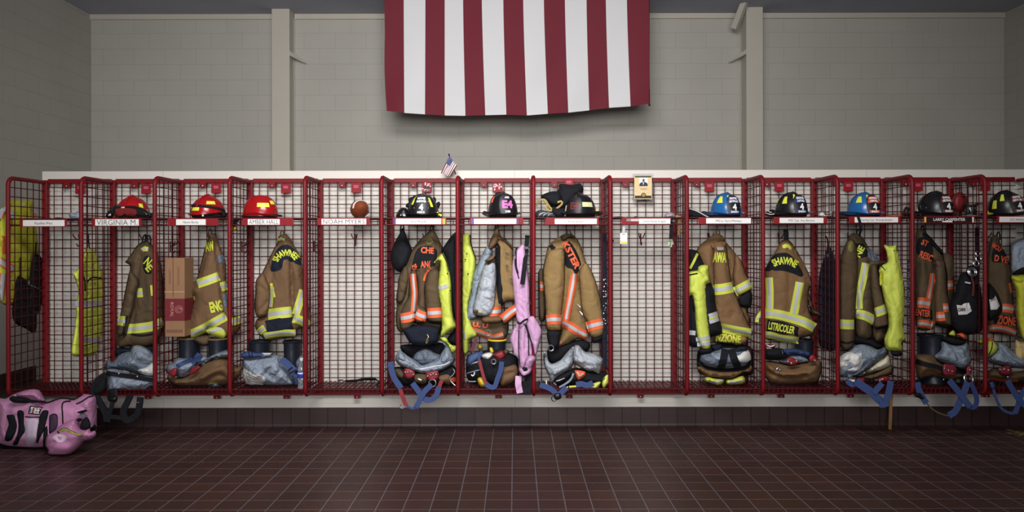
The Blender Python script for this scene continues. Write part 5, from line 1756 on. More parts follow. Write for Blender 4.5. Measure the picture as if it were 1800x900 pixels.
H.sticker(-162, -142, .30, .58, M_LIMEP, .3)
H.sticker(-118, -104, .48, .72, M_LIMEP, .4)
H.sticker(150, 168, .34, .6, M_LIMEP, .3)
for a, b in (((1348, 375), (1361, 376)), ((1350, 370), (1356, 373))):
    tube_px([(*a, 5.95), ((a[0] + b[0]) / 2, (a[1] + b[1]) / 2 + 1.5, 5.93), (*b, 5.94)], .0035, M_WHITE, 'chin_strap_edge', H.t)
q = Puff([(1347, 377), (1350, 371), (1358, 368), (1366, 372), (1364, 380), (1354, 380)], 5.97, .03, 3, step=1.6, wr=None)
q.build('chin_strap', M_BLACK, H.t)
H = Helmet('blue helmet with an orange CAPTAIN shield', 1518, 5.965, 8, M_HBLUE, a=.118, b=.142, h=.172, brim=(.035, .02, .10), lift=.010)
std_shield(H, 'CAPTAIN', M_SHORANGE)
H.sticker(-158, -134, .34, .60, M_LIMEP, .35)
H.sticker(-116, -102, .46, .70, M_LIMEP, .4)
q = Puff([(1476, 372), (1486, 373), (1496, 378), (1494, 382), (1478, 377)], 6.03, .02, 3, step=1.5, wr=None)
q.build('brim_underside', M_HBLACK, H.t)
H = Helmet('black helmet with a maroon and black LIEUTENANT shield beside a red disc', 1643, 5.965, 8, M_HBLACK, a=.122, b=.150, h=.178, brim=(.035, .03, .07), lift=.012)
std_shield(H, 'LIEUTENANT', M_SHRED)
q = Puff([(1609, 360), (1612, 362), (1617, 372), (1626, 374), (1635, 379), (1633, 382), (1620, 380), (1611, 372)], 5.98, .03, 4, step=1.6, wr=None)
q.build('ear_cover', M_CREAM, H.t)
q = Puff([(1614, 360), (1620, 356), (1628, 358), (1632, 366), (1630, 374), (1618, 373), (1614, 366)], 5.93, .03, 5, step=1.6, wr=None)
q.build('eye_shield_mount', M_RUBBER, H.t)
q.patch([(1627.5, 364), (1631, 365.5), (1630, 367), (1627.5, 365.6)], M_SILVER, 'silver_mark', k=1)
t = thing('red_disc', wp(1687, 358, 6.12), 'round dull red disc standing behind the LIEUTENANT shield helmet', 'disc')
q = Puff([(1687 + 13.5 * math.cos(k * PI / 10), 356 + 18.5 * math.sin(k * PI / 10)) for k in range(20)], 6.14, .06, 10, step=2.2, wr=None)
q.build('disc_body', mat('dull_red_enamel', sr(120, 26, 28), .5, var=.08), t)
t = thing('camera_bracket', wp(1707, 370, 5.95), 'black and silver metal bracket beside the red disc', 'bracket')
q = Puff([(1690, 359), (1697, 356), (1703, 361), (1712, 360), (1718, 356), (1722, 357), (1719, 361), (1716, 364), (1717, 379), (1697, 379), (1698, 365)], 5.94, .04, 4, k=1, step=1.8, wr=None)
q.build('bracket_body', M_RUBBER, t)
q.patch([(1703.5, 364), (1711, 363.5), (1711, 377), (1703.5, 378)], M_STEEL, 'steel_face', k=1)
q.patch([(1713.5, 365), (1714.8, 365), (1714.8, 379), (1713.5, 379)], M_SILVER, 'steel_edge', k=1)
q.patch([(1698, 378), (1706, 376), (1719, 379), (1718, 380.5), (1700, 380.5)], M_WHITE, 'white_edge', k=1)
H = Helmet('black helmet with a maroon DEPUTY CHIEF shield at the right edge', 1769, 5.965, 4, M_HBLACK, a=.122, b=.145, h=.180, brim=(.05, .045, .06), lift=.016, roll=-6)
std_shield(H, 'DEPUTY CHIEF', M_SHRED)
H.sticker(-178, -160, .16, .42, M_LIMEP, .2)
H.sticker(-150, -134, .38, .66, M_LIMEP, .3)
H.sticker(-52, -44, .10, .30, M_LIMEP, 0)
t = thing('lime_glove', wp(1742, 378, 5.9), 'lime yellow glove tip under the DEPUTY CHIEF helmet', 'gloves', G_GL)
q = Puff([(1734, 372), (1738, 370), (1739, 373), (1747, 374), (1746, 377), (1735, 378)], 5.92, .03, 3, step=1.5, wr=None)
q.build('glove_body', M_LIMEP, t)
t = thing('white_hood', wp(1798, 372, 6.1), 'white cloth hood bunched behind the DEPUTY CHIEF helmet', 'hood')
q = Puff([(1786, 382), (1790, 366), (1793, 354), (1800, 350), (1815, 352), (1822, 370), (1820, 382)], 6.13, .09, 9, seed=3)
q.build('hood_body', M_WHITELIN, t)

# ================================================================ other things on the shelves
t = thing('flat_cap', wp(102, 384, 5.98), 'flat black cap lying on the leftmost shelf', 'cap')
q = Puff([(88, 386), (94, 383.4), (104, 382.2), (116, 384), (128, 387), (134, 389), (112, 388.5), (96, 387.5)], 6.0, .08, 3, step=1.6, wr=None)
q.build('crown', M_BLACK, t)
q.band([(92, 386.2), (104, 385.6), (116, 386.6)], 1.0, M_NAVY, 'seam')
t = thing('plastic_bag', wp(132, 386, 6.05), 'crumpled clear blue plastic bag on the leftmost shelf', 'bag')
q = Puff([(121, 378), (125, 374), (131, 375), (136, 371.5), (143, 373), (145, 380), (141, 386), (130, 388), (124, 384)], 6.05, .07, 6, step=1.8, wr=(.02, 3, 1), seed=5)
q.build('bag_body', mat('pale_plastic', sr(168, 182, 202), .25, spec=.6), t)

# football
t = thing('football', wp(632.5, 384, 6.02), 'brown leather football with a white stripe on an otherwise bare shelf', 'ball')
fr = .077
fc = Vector((wp(632.5, 384, 6.02).x, 6.02, ZSHELF + .005 + fr))
ax = Vector((.34, -.93, .10)).normalized()
u_ = ax.orthogonal().normalized()
w_ = ax.cross(u_)
fp = lambda s_, ph, off=0.0: fc + ax * (.14 * s_) + (u_ * math.cos(ph) + w_ * math.sin(ph)) * (fr * max(0, 1 - abs(s_) ** 2.1) ** .85 + off)
mb = MB()
mb.grid(lambda u, v: fp(v * 2 - 1, 2 * PI * u), 28, 25, True)
fb = mb.build('leather_shell', mat('football_leather', sr(128, 62, 34), .45, var=.08, vscale=40, bump=.3, bscale=350), t)
for s0 in (.42, -.58):
    mb = MB()
    mb.grid(lambda u, v: fp(s0 + .15 * v, PI * 1.15 * u + 2.0, .0012), 20, 4)
    mb.build('white_stripe', M_WHITE, fb)
ls = MB()
for k in range(7):
    s_ = -.24 + .08 * k
    ls.tube([fp(s_, 1.35, .003), fp(s_, 1.57, .004), fp(s_, 1.8, .003)], .0035, 5)
ls.tube([fp(-.28, 1.57, .003), fp(0, 1.57, .004), fp(.28, 1.57, .003)], .003, 5)
ls.build('laces', M_WHITE, fb)

# bay 9: memorial card in a sleeve, badge, keys, roll of tape
t = thing('memorial_card', wp(1130.5, 330, YB - .03), 'printed memorial card with a portrait hung on the bare back mesh', 'card')
a, b = wp(1115, 309, YB - .03), wp(1146, 350, YB - .03)
cx, cz = (a.x + b.x) / 2, (a.z + b.z) / 2
yk = YB - .03
MB().box(a.x, b.x, yk, yk + .004, b.z, a.z).build('card', mat('card_gold', sr(216, 190, 142), .6, var=.06, vscale=30), t, smooth=False)
w_c, h_c = b.x - a.x, a.z - b.z


def cbox(x0, x1, z0, z1, m, nm, lay=1):
    MB().box(a.x + w_c * x0, a.x + w_c * x1, yk - .0012 * lay, yk - .0012 * (lay - 1) - .0001, b.z + h_c * z0, b.z + h_c * z1).build(nm, m, t, smooth=False)


cbox(0.03, .97, .93, .99, mat('dark_green_band', sr(24, 44, 36), .6), 'top_band')
cbox(0.03, .97, .03, .15, mat('black_band', sr(20, 22, 22), .6), 'bottom_band')
cbox(.28, .76, .56, .91, mat('photo_paper', sr(222, 220, 224), .5), 'portrait_paper')


def ell(cx_, cz_, rx, rz, m, nm, lay):
    mb = MB()
    mb.add([Vector((a.x + w_c * cx_ + w_c * rx * math.cos(2 * PI * k / 20), yk - .0012 * lay, b.z + h_c * cz_ + h_c * rz * math.sin(2 * PI * k / 20))) for k in range(20)], [tuple(range(20))])
    return mb.build(nm, m, t, smooth=False)


M_SUIT = mat('navy_print', sr(26, 30, 52), .6)
mb = MB()
mb.add([Vector((a.x + w_c * x, yk - .0022, b.z + h_c * z)) for x, z in ((.28, .56), (.76, .56), (.75, .66), (.66, .72), (.56, .74), (.47, .74), (.38, .71), (.29, .66))], [tuple(range(8))])
mb.build('portrait_suit', M_SUIT, t, smooth=False)
mb = MB()
mb.add([Vector((a.x + w_c * x, yk - .0034, b.z + h_c * z)) for x, z in ((.50, .58), (.55, .74), (.48, .74))], [(0, 1, 2)])
mb.build('portrait_shirt', M_WHITE, t, smooth=False)
ell(.52, .80, .062, .072, mat('brown_print', sr(92, 62, 48), .6), 'portrait_head', 4)
ell(.52, .17, .14, .10, M_INK, 'emblem', 2)
ell(.52, .17, .10, .07, mat('gold_print', sr(150, 122, 60), .5), 'emblem_face', 3)
cbox(.32, .74, .44, .455, M_GREYINK, 'print_line')
cbox(.36, .70, .40, .412, M_GREYINK, 'print_line')
sl = MB()
sl.box(a.x - .012, b.x + .012, yk + .0045, yk + .006, b.z - .018, a.z + .02)
sl.build('clear_sleeve', mat('clear_film', sr(240, 240, 245), .08, trans=1.0, spec=.4), t, smooth=False)

t = thing('id_badge', wp(1096, 413, 5.84), 'white and yellow identity badge clipped under the bare shelf', 'badge')
a, b = wp(1090, 409.5, 5.84), wp(1102.5, 429, 5.84)
MB().box(a.x, b.x, 5.838, 5.842, b.z, a.z).build('badge_card', M_WHITE, t, smooth=False, bevel=.001)
MB().box(a.x + .002, b.x - .002, 5.8365, 5.8378, b.z + .004, b.z + .018).build('yellow_band', M_YELLOW, t, smooth=False)
MB().box(a.x + .018, b.x - .018, 5.8365, 5.8378, a.z - .013, a.z - .008).build('print_line', M_GREYINK, t, smooth=False)
strap_px([(1097, 395, 5.83), (1096.5, 402, 5.832), (1096, 410, 5.838)], 4.5, mat('clear_vinyl', sr(196, 200, 206), .2, spec=.6), 'clip', t, .003)
t = thing('key_ring', wp(1180, 400, 5.83), 'black key fob with a bunch of keys hanging at the right of the bare locker', 'keys')
strap_px([(1180, 396, 5.83), (1180, 408, 5.835), (1179, 420, 5.84)], 6, M_BLACK, 'fob', t, .01)
for k, (dx, dy, c) in enumerate(((-3, 9, M_STEEL), (1, 12, mat('brass', sr(190, 170, 120), .35)), (4, 8, M_STEEL), (-1, 13, mat('green_key', sr(90, 120, 90), .5)))):
    kb = MB()
    p0 = wp(1179 + dx * .5, 423, 5.84 - .003 * k)
    p1 = wp(1179 + dx, 422 + dy, 5.84 - .003 * k)
    kb.strap([p0, p0.lerp(p1, .5), p1], .012, .003)
    kb.ball(p0, .011, .003, .011, 10, 6)
    kb.build('key', c, t)
ring_px(1179, 422, 5.84, .012, .0025, M_STEEL, 'ring', t)
t = thing('plastic_cup', wp(1179, 384, 5.95), 'clear crumpled plastic cup lying at the right of the bare shelf', 'cup')
q = Puff([(1168, 380), (1170, 375), (1176, 372.5), (1183, 373.5), (1187, 378), (1186, 383), (1178, 384.5), (1170, 384)], 5.97, .07, 6, step=1.6, wr=(.014, 3, 1), seed=4)
q.build('cup_body', mat('grey_plastic', sr(168, 160, 172), .2, spec=.6), t)
t = thing('tape_roll', wp(1183, 389, 5.80), 'small silver cylinder clipped at the end of the bare shelf rail', 'cylinder')
c0 = wp(1178, 389, 5.80)
mb = MB()
mb.tube([c0, c0 + Vector((.018, 0, 0))], .014, 14)
mb.build('barrel', M_RUBBER, t)
mb = MB()
mb.tube([c0 + Vector((.018, 0, 0)), c0 + Vector((.034, 0, 0)), c0 + Vector((.040, 0, 0))], .014, 14, rs=[.012, .012, .008])
mb.build('silver_end', M_STEEL, t)
t = thing('tool_handle', wp(1193, 384, 5.95), 'wooden tool handle hung beside the bare locker shelf', 'tool')
strap_px([(1188, 381, 5.98), (1194, 382, 5.97), (1198, 381, 5.96)], 5, mat('handle_wood', sr(156, 108, 70), .6), 'head', t, .02)
strap_px([(1193.5, 384, 5.97), (1194, 400, 5.98), (1193, 414, 5.99)], 4, mat('handle_wood', sr(156, 108, 70), .6), 'grip', t, .012)
t = thing('dark_cloth', wp(1080, 383, 5.9), 'folded dark cloth at the left of the bare shelf', 'cloth')
q = Puff([(1076, 384), (1079, 381.5), (1088, 380.5), (1097, 381.5), (1103, 384), (1088, 385)], 5.95, .06, 3, step=1.5, wr=None)
q.build('cloth_body', M_NAVY, t)
q = Puff([(1112, 384.5), (1114, 381), (1120, 380.5), (1122, 384.5)], 5.95, .04, 3, step=1.5, wr=None)
q.build('purple_corner', mat('purple_cloth', sr(70, 60, 100), .7), t)

t = thing('peaked_cap', wp(1226, 382, 5.95), 'black cap with white piping beside the LIEUTENANT blue helmet', 'cap')
q = Puff([(1208, 382.5), (1210, 366), (1214, 365.5), (1228, 371), (1240, 378), (1246, 382), (1236, 383.5)], 5.97, .06, 6, step=2, wr=None, k=2)
q.build('crown', M_BLACK, t)
q.band([(1212, 366.4), (1226, 371.4), (1238, 378), (1246, 382)], 1.8, M_WHITE, 'piping')
t = thing('rag_bundle', wp(1452, 382, 6.08), 'white rags crumpled right of the black CAPTAIN helmet', 'cloth')
q = Puff([(1438, 380), (1441, 374), (1447, 372.5), (1453, 376), (1459, 370.5), (1464, 374), (1464, 381), (1450, 383)], 6.08, .07, 5, step=1.8, wr=(.02, 4, 1), seed=3)
q.build('rag_body', M_WHITELIN, t)
t = thing('face_mask', wp(1596, 375, 5.95), 'black rubber mask left of the white-on-black name card', 'mask')
q = Puff([(1587, 379), (1588, 369), (1592, 363), (1598, 364), (1604, 362), (1608, 370), (1607, 380), (1596, 382)], 5.98, .07, 6, step=1.8, wr=(.008, 4, 1), seed=5)
q.build('mask_body', M_RUBBER, t)
t = thing('chalk_stick', wp(1572, 381, 5.9), 'orange pencil-like stick lying right of the orange-shield helmet', 'stick')
tube_px([(1558, 380.2, 5.9), (1572, 378.6, 5.93), (1585, 377.3, 5.96)], .004, mat('orange_paint', sr(224, 120, 60), .5), 'shaft', t)

# ================================================================ trousers bunched on the locker floors, boots, straps
G_TR = 'turnout trousers bunched on the locker floors'


def trousers(label, x, y, Y=6.0):
    return thing('turnout_trousers', wp(x, y, Y), label, 'trousers', G_TR)


M_BOOT = mat('navy_black_rubber', sr(26, 30, 42), 0.4)


def boot(label, rim, foot, Y, rx=.072, rim_m=None, name='rubber_boot'):
    """an upright rubber boot: rim centre and foot centre in the photograph"""
    a, b = wp(*rim, Y), wp(*foot, Y)
    b = Vector((b.x, b.y, max(b.z, ZFLOOR + .019)))
    t = thing(name, (b.x, b.y, b.z), label, 'boot', 'rubber boots in the lockers')
    mb = MB()
    prof = [(1.0, 1.0), (.96, .9), (.90, .6), (.86, .35), (.9, .2), (1.0, .1), (1.05, 0.0)]

    def f(u, v):
        k = v * (len(prof) - 1)
        i = min(int(k), len(prof) - 2)
        q = k - i
        r = prof[i][0] * (1 - q) + prof[i + 1][0] * q
        zz = prof[i][1] * (1 - q) + prof[i + 1][1] * q
        c = b.lerp(a, zz)
        fw = .02 * max(0, 1 - zz / .28) ** .8          # the toe sticks out towards the aisle
        y = math.sin(2 * PI * u) * rx * r * 1.15
        if y < 0:
            y -= fw * -math.sin(2 * PI * u)
        return Vector((c.x + math.cos(2 * PI * u) * rx * r, c.y + y, c.z))
    mb.grid(f, 24, 19, True)
    mb.grid(lambda u, v: Vector((a.x + math.cos(2 * PI * u) * rx * .93, a.y + math.sin(2 * PI * u) * rx * 1.07, a.z - v * .2)), 24, 4, True, flip=True)
    mb.build('boot_shaft', M_BOOT, t)
    so = MB()
    so.grid(lambda u, v: f(u, 1.0) + Vector((math.cos(2 * PI * u) * .004 * (1 if v < .9 else 0), math.sin(2 * PI * u) * .004, -.012 * v)), 24, 4, True)
    so.build('sole', M_BLACK, t)
    rm = MB()
    rm.tube([Vector((a.x + math.cos(2 * PI * k / 20) * rx, a.y + math.sin(2 * PI * k / 20) * rx * 1.12, a.z)) for k in range(20)], .008, 6, True)
    rm.build('rim', rim_m or M_BLACK, t)
    return t


# ---- bay 2: silver-lined trousers with black harness hanging to the tiles
z = Z(150, 590, .17766)
t = trousers('silver-grey trousers with a black belt and harness hanging to the tiles', 230, 690)
p = Puff(z([(205, 345), (300, 330), (450, 380), (690, 420), (720, 480), (640, 515), (590, 552), (455, 582), (310, 582), (222, 562), (208, 450)]), 5.90, .15, 26, folds=[(z([(290, 420), (360, 520), (480, 540)]), 5, -.02), (z([(560, 450), (480, 540)]), 4, .02), (z([(250, 420), (240, 540)]), 5, .015)], wr=(.016, 9, .8), seed=201)
p.build('trouser_shell', M_GREYLIN, t)
q = Puff(z([(268, 262), (330, 190), (450, 155), (520, 200), (690, 270), (700, 400), (560, 395), (400, 345), (300, 340), (205, 345), (196, 300), (206, 258), (238, 235)]), 6.03, .14, 18, folds=[(z([(262, 262), (300, 300), (420, 345)]), 4, .03), (z([(285, 285), (330, 305)]), 3, -.02)], wr=(.016, 8, .8), seed=202)
q.build('lining', M_GREYLIN_D, t)
q2 = Puff(z([(462, 108), (530, 95), (600, 120), (672, 182), (690, 262), (600, 300), (490, 335), (398, 312), (410, 225), (440, 170)]), 5.98, .13, 16, folds=[(z([(470, 120), (560, 150), (640, 210)]), 4, -.02), (z([(440, 220), (520, 260), (640, 240)]), 4, -.018)], wr=(.02, 7, .8), seed=203)
q2.build('lining_roll', M_GREYLIN, t)
q3 = Puff(z([(505, 342), (600, 300), (680, 258), (700, 390), (590, 398)]), 5.96, .10, 8, folds=[(z([(600, 380), (620, 330)]), 3, -.01)], seed=204)
q3.build('white_lining', M_WHITELIN, t)
p.band(z([(208, 368), (330, 388), (460, 405), (580, 425), (700, 448)]), 8, M_BLACK, 'waist_belt', .012)
for s_ in ((230, 553), (310, 574), (474, 567), (567, 543), (330, 375), (513, 405)):
    c = p.at(z([s_]), .012)[0]
    b = MB()
    b.ball(c, .009, .006, .009, 8, 6)
    b.build('snap', M_STEEL, t)
zz = lambda pts, Y: [(*q_, Y) for q_ in z(pts)]
strap_px(zz([(205, 385), (130, 440), (85, 520), (110, 600), (160, 690), (205, 770), (215, 850)], 5.75), 11, M_BLACK, 'harness_strap', t, .012)
strap_px(zz([(268, 655), (255, 720), (235, 790), (225, 855)], 5.745), 7, M_BLACK, 'harness_strap', t, .01)
strap_px(zz([(445, 590), (415, 660), (385, 720), (380, 780), (410, 835), (470, 815), (520, 770), (535, 690), (545, 610)], 5.74), 11, M_BLACK, 'harness_strap', t, .012)
strap_px(zz([(250, 800), (320, 808), (390, 820)], 5.745), 7, M_BLACK, 'harness_strap', t, .01)
q = Puff(z([(205, 380), (150, 430), (85, 480), (58, 560), (85, 605), (130, 600), (190, 560), (212, 500)]), 5.79, .07, 10, seed=205)
q.build('harness_pouch', M_BLACK, t)
q = Puff(z([(222, 598), (312, 596), (318, 640), (285, 668), (245, 662), (222, 630)]), 5.78, .035, 7, step=2, seed=206)
q.build('buckle', M_RUBBER, t)
strap_px(zz([(480, 658), (532, 662)], 5.725), 1.6, M_STEEL, 'silver_slide', t, .003)
q = Puff(z([(300, 130), (380, 115), (450, 120), (560, 90), (660, 90), (690, 180), (560, 200), (420, 180), (300, 210)]), 6.14, .07, 12, seed=207)
q.build('trouser_seat', M_NAVY, t)

# ---- bay 3: carton, boots, brown trousers
boot('black rubber boot with tan rim under the cardboard carton', (333, 594), (335, 676), 6.10, .085, M_TAN)
boot('black rubber boot with tan rim beside the post, under the ENG coat', (384, 595), (384, 676), 6.06, .082, M_TAN)
# carton, standing on the boots' rims
t = thing('cardboard_carton', wp(318, 592, 6.0), 'tall brown cardboard carton with a dark red ROYAL band', 'box')
xa, xb = wp(288.5, 592, 5.93).x + .008, wp(324.5, 592, 5.93).x
zt, zb_ = wp(290, 453.5, 5.93).z, wp(290, 592, 5.93).z
M_CARD = mat('brown_cardboard', sr(146, 110, 80), .8, var=.05, vscale=10, bump=.1)
M_BAND = mat('dark_red_print', sr(112, 30, 38), .7, var=.05)
M_CARDPRINT = mat('brown_print_ink', sr(112, 70, 50), .8)
M_BANDPRINT = mat('pink_print_ink', sr(196, 140, 132), .7)
d_ = .17
MB().box(xa, xb, 5.93, 5.93 + d_, zb_, zt).build('carton_body', M_CARD, t, smooth=False, bevel=.003)


def card(px0, px1, py0, py1, m, nm, lay=1):
    A, B = wp(px0, py0, 5.93), wp(px1, py1, 5.93)
    MB().box(A.x, B.x, 5.93 - .0012 * lay, 5.93 - .0012 * (lay - 1) - .0002, B.z, A.z).build(nm, m, t, smooth=False)


A, B = wp(289, 525, 5.93), wp(324, 564, 5.93)
MB().box(xa - .001, xb + .001, 5.9288, 5.93 + d_ + .001, B.z, A.z).build('red_band', M_BAND, t, smooth=False)
card(289, 324.5, 512.6, 513.4, mat('carton_seam', sr(206, 170, 130), .8), 'flap_seam')
card(303.5, 305, 454, 522, M_CARDPRINT, 'tape_seam')
flat_text('ROYAL', wp(302.5, 544, 5.9272), .115, .024, M_BANDPRINT, t, n=(0, -1, 0), up=(1, 0, 0), bold=.01)
for x_, y0_, y1_ in ((312, 468, 503), (314.5, 470, 500), (297, 472, 500), (299, 476, 498)):
    card(x_, x_ + .8, y0_, y1_, M_CARDPRINT, 'faint_print')
for k in range(9):
    card(293 + 3.2 * k, 295 + 3.2 * k, 579.5, 585, M_CARDPRINT, 'faint_print')
em = wp(314.5, 544, 5.9265)
mb = MB()
for r_ in (.030, .018):
    mb.tube([em + Vector((r_ * 1.0 * math.cos(a_), 0, r_ * math.sin(a_))) for a_ in [2 * PI * k / 18 for k in range(18)]], .0016, 5, True)
for k in (-1, 0, 1):
    mb.tube([em + Vector((.012 * k, 0, .0)), em + Vector((.012 * k + .006, 0, .014)), em + Vector((.012 * k + .012, 0, 0))], .0014, 5)
mb.build('round_emblem', M_BANDPRINT, t)

z = Z(280, 585, .13333)
t = trousers('brown trousers with blue braces and red tabs, below the cardboard carton', 350, 680)
p = Puff(z([(108, 560), (150, 535), (220, 595), (300, 592), (420, 540), (530, 445), (640, 375), (740, 335), (890, 330), (1000, 420), (1090, 450), (1060, 570), (960, 660), (800, 700), (500, 712), (300, 716), (200, 690), (120, 630)]), 6.02, .17, 26, folds=[(z([(560, 600), (700, 500), (860, 460)]), 5, .025), (z([(640, 640), (760, 560), (840, 570)]), 4, -.025), (z([(580, 450), (700, 440), (830, 420)]), 4, -.02), (z([(450, 640), (480, 580), (540, 540)]), 4, -.018)], wr=(.014, 9, .7), seed=211)
p.build('trouser_shell', M_TAN, t)
p.patch(z([(640, 680), (700, 655), (770, 665), (740, 685)]), M_LIME, 'lime_strip')
q = Puff(z([(92, 525), (98, 450), (130, 410), (170, 390), (230, 335), (330, 330), (430, 345), (540, 300), (640, 330), (590, 400), (520, 440), (410, 550), (292, 597), (222, 565), (140, 540)]), 6.03, .14, 16, wr=(.02, 8, .8), folds=[(z([(230, 400), (330, 360), (420, 350)]), 4, .02)], seed=212)
q.build('lining', M_GREYLIN, t)
q2 = Puff(z([(520, 440), (590, 380), (680, 300), (780, 260), (900, 225), (960, 260), (900, 330), (760, 332), (640, 378), (550, 445)]), 6.0, .13, 9, seed=213)
q2.build('waist_lining', M_GREYLIN, t)
q.band(z([(228, 445), (320, 395), (432, 352)]), 7, M_BLUE, 'blue_brace', .010)
q.band(z([(440, 410), (490, 350), (540, 285)]), 12, M_BLUE, 'blue_brace', .012)
for o_ in ([(128, 515), (190, 462), (236, 490), (208, 578), (140, 562)], [(390, 552), (430, 480), (508, 430), (542, 458), (470, 530)]):
    r_ = Puff(z(o_), 5.866, .014, 3, step=2, wr=None, k=2)
    r_.build('red_tab', M_REDPATCH, t)

# ---- bay 4: grey trousers, boots and bottle
z = Z(410, 585, .13333)
boot('black rubber boot leaning at the left below the navy-yoked tan coat', (456, 600), (456, 676), 6.10, .085)
boot('black rubber boot standing behind the water bottle', (514, 600), (512, 676), 6.10, .070)
t = trousers('blue-grey trousers with a white care label, beside the water bottle', 470, 680)
p = Puff(z([(128, 345), (230, 335), (330, 322), (430, 300), (520, 292), (600, 305), (640, 390), (720, 480), (782, 600), (792, 690), (650, 712), (500, 705), (380, 690), (220, 700), (140, 610), (120, 480)]), 6.02, .17, 26, folds=[(z([(530, 310), (520, 420), (430, 520)]), 4, -.04), (z([(540, 620), (600, 540), (700, 480)]), 4, -.03), (z([(400, 560), (440, 500), (500, 470)]), 4, -.02), (z([(600, 660), (680, 600), (760, 600)]), 4, -.02), (z([(530, 400), (600, 380), (650, 400)]), 5, .02)], wr=(.014, 9, .7), seed=221)
p.build('trouser_shell', M_GREYLIN, t)
p.patch(z([(143, 468), (250, 538), (405, 570), (392, 690), (212, 702), (140, 610), (126, 560)]), M_WHITELIN, 'care_label', .008, k=2)
for k in range(4):
    p.band(z([(170 + 6 * k, 530 + 34 * k), (225 + 4 * k, 560 + 32 * k)]), .9, M_GREYINK, 'print_line', .011, 3)
q = Puff(z([(92, 290), (150, 252), (205, 242), (300, 262), (400, 262), (520, 262), (500, 300), (380, 322), (250, 332), (120, 335)]), 5.94, .05, 6, wr=None, seed=222)
q.build('blue_brace', M_BLUE, t)
q.patch(z([(375, 264), (515, 265), (495, 296), (378, 316)]), M_WHITE, 'white_tag', k=1)
q.band(z([(205, 250), (215, 330)]), 1.6, M_BLACK, 'slide', .006)
q.band(z([(245, 260), (250, 330)]), 1.6, M_BLACK, 'slide', .006)
strap_px([(*c, 5.86) for c in z([(630, 350), (700, 400), (760, 460), (820, 515)])], 12, M_BLUE, 'blue_brace', t, .010)
strap_px([(*c, 5.852) for c in z([(722, 500), (780, 455)])], 2.5, M_BLACK, 'slide', t, .006)
strap_px([(*c, 5.852) for c in z([(745, 535), (830, 490)])], 2.5, M_BLACK, 'slide', t, .006)
q = Puff(z([(770, 545), (830, 540), (870, 560), (870, 690), (800, 700)]), 6.05, .08, 10, seed=223)
q.build('blue_lining', mat('dull_blue_cloth', sr(70, 88, 132), .8, bump=.3, bscale=60), t)
q = Puff(z([(780, 390), (850, 320), (900, 290), (960, 330), (960, 520), (850, 520), (800, 450)]), 6.10, .07, 10, seed=224)
q.build('lining', M_GREYLIN_D, t)
# bottle
bc = wp(530.5, 681, 5.90)
bc.z = ZFLOOR + .006
t = thing('water_bottle', bc, 'clear plastic water bottle with a blue label on the locker floor', 'bottle')
M_PET = mat('clear_plastic', sr(226, 236, 246), .06, trans=.85, spec=.5)
hb = .235
prof = [(.026, 0), (.031, .004), (.032, .02), (.030, .028), (.032, .036), (.030, .044), (.032, .052), (.030, .060), (.032, .07), (.032, .13), (.031, .15), (.026, .18), (.016, .205), (.013, .215), (.013, .225)]
MB().lathe(bc, prof, 20).build('bottle_body', M_PET, t)
MB().lathe(bc, [(.0325, .085), (.0332, .086), (.0332, .135), (.0325, .136)], 20).build('label', mat('blue_label', sr(44, 62, 168), .5), t)
MB().lathe(bc, [(.0334, .118), (.0336, .119), (.0336, .128), (.0334, .129)], 20).build('white_stripe', M_WHITE, t)
MB().lathe(bc, [(.0145, .221), (.0155, .223), (.0155, .240), (.012, .243), (0, .243)], 16).build('cap', M_WHITE, t)

# ---- bay 5: black strap left on the bare floor
t = thing('black_strap', wp(635, 671, 6.1), 'twisted black strap lying on the bare floor of the football locker', 'strap')
q = Puff([(605, 669), (612, 667.6), (628, 666.5), (640, 663.5), (656, 663), (663, 667), (658, 669), (640, 669), (624, 671.5), (610, 672)], 6.14, .04, 4, step=1.8, wr=(.006, 4, 1), seed=3)
q.build('strap_band', M_BLACK, t)
tube_px([(604, 668.5, 6.13), (598, 668, 6.13), (594, 669, 6.12)], .005, M_BLACK, 'strap_tail', t)
tube_px([(660, 667, 6.13), (667, 672, 6.05), (662, 677, 6.0), (668, 680, 5.95)], .006, M_BLACK, 'strap_tail', t)

# ---- bay 6: open trousers with red patches and blue braces hanging out
z = Z(675, 580, .16667)
t = trousers('grey-collared trousers with red patches and crossed blue braces hanging low', 745, 680)
b_ = Puff(z([(95, 400), (200, 390), (360, 440), (600, 420), (740, 370), (770, 500), (760, 590), (640, 610), (300, 612), (190, 600), (105, 510)]), 6.03, .15, 20, wr=(.022, 8, .8), seed=231)
b_.build('trouser_shell', M_BLACK, t)
b_.patch(z([(110, 430), (160, 410), (200, 450), (190, 500), (140, 500)]), M_TAN_D, 'tan_patch')
b_.patch(z([(330, 470), (430, 460), (450, 540), (400, 570), (330, 540)]), M_TAN_D, 'tan_patch')
b_.patch(z([(560, 500), (640, 470), (690, 480), (700, 540), (690, 580), (640, 560), (600, 520)]), M_TAN, 'tan_patch')
b_.patch(z([(700, 510), (760, 500), (755, 550), (710, 540)]), M_ORANGE, 'orange_patch')
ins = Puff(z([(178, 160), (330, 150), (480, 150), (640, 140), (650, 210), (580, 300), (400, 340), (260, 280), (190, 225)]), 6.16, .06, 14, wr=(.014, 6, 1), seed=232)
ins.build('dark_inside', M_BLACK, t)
lump = Puff(z([(300, 300), (330, 250), (380, 208), (440, 186), (490, 205), (530, 240), (600, 270), (560, 340), (420, 380), (330, 340)]), 6.06, .11, 14, folds=[(z([(380, 230), (400, 300), (420, 360)]), 4, -.025), (z([(470, 230), (500, 290), (520, 340)]), 4, -.02)], wr=(.016, 7, 1), seed=233)
lump.build('lining', M_GREYLIN_D, t)
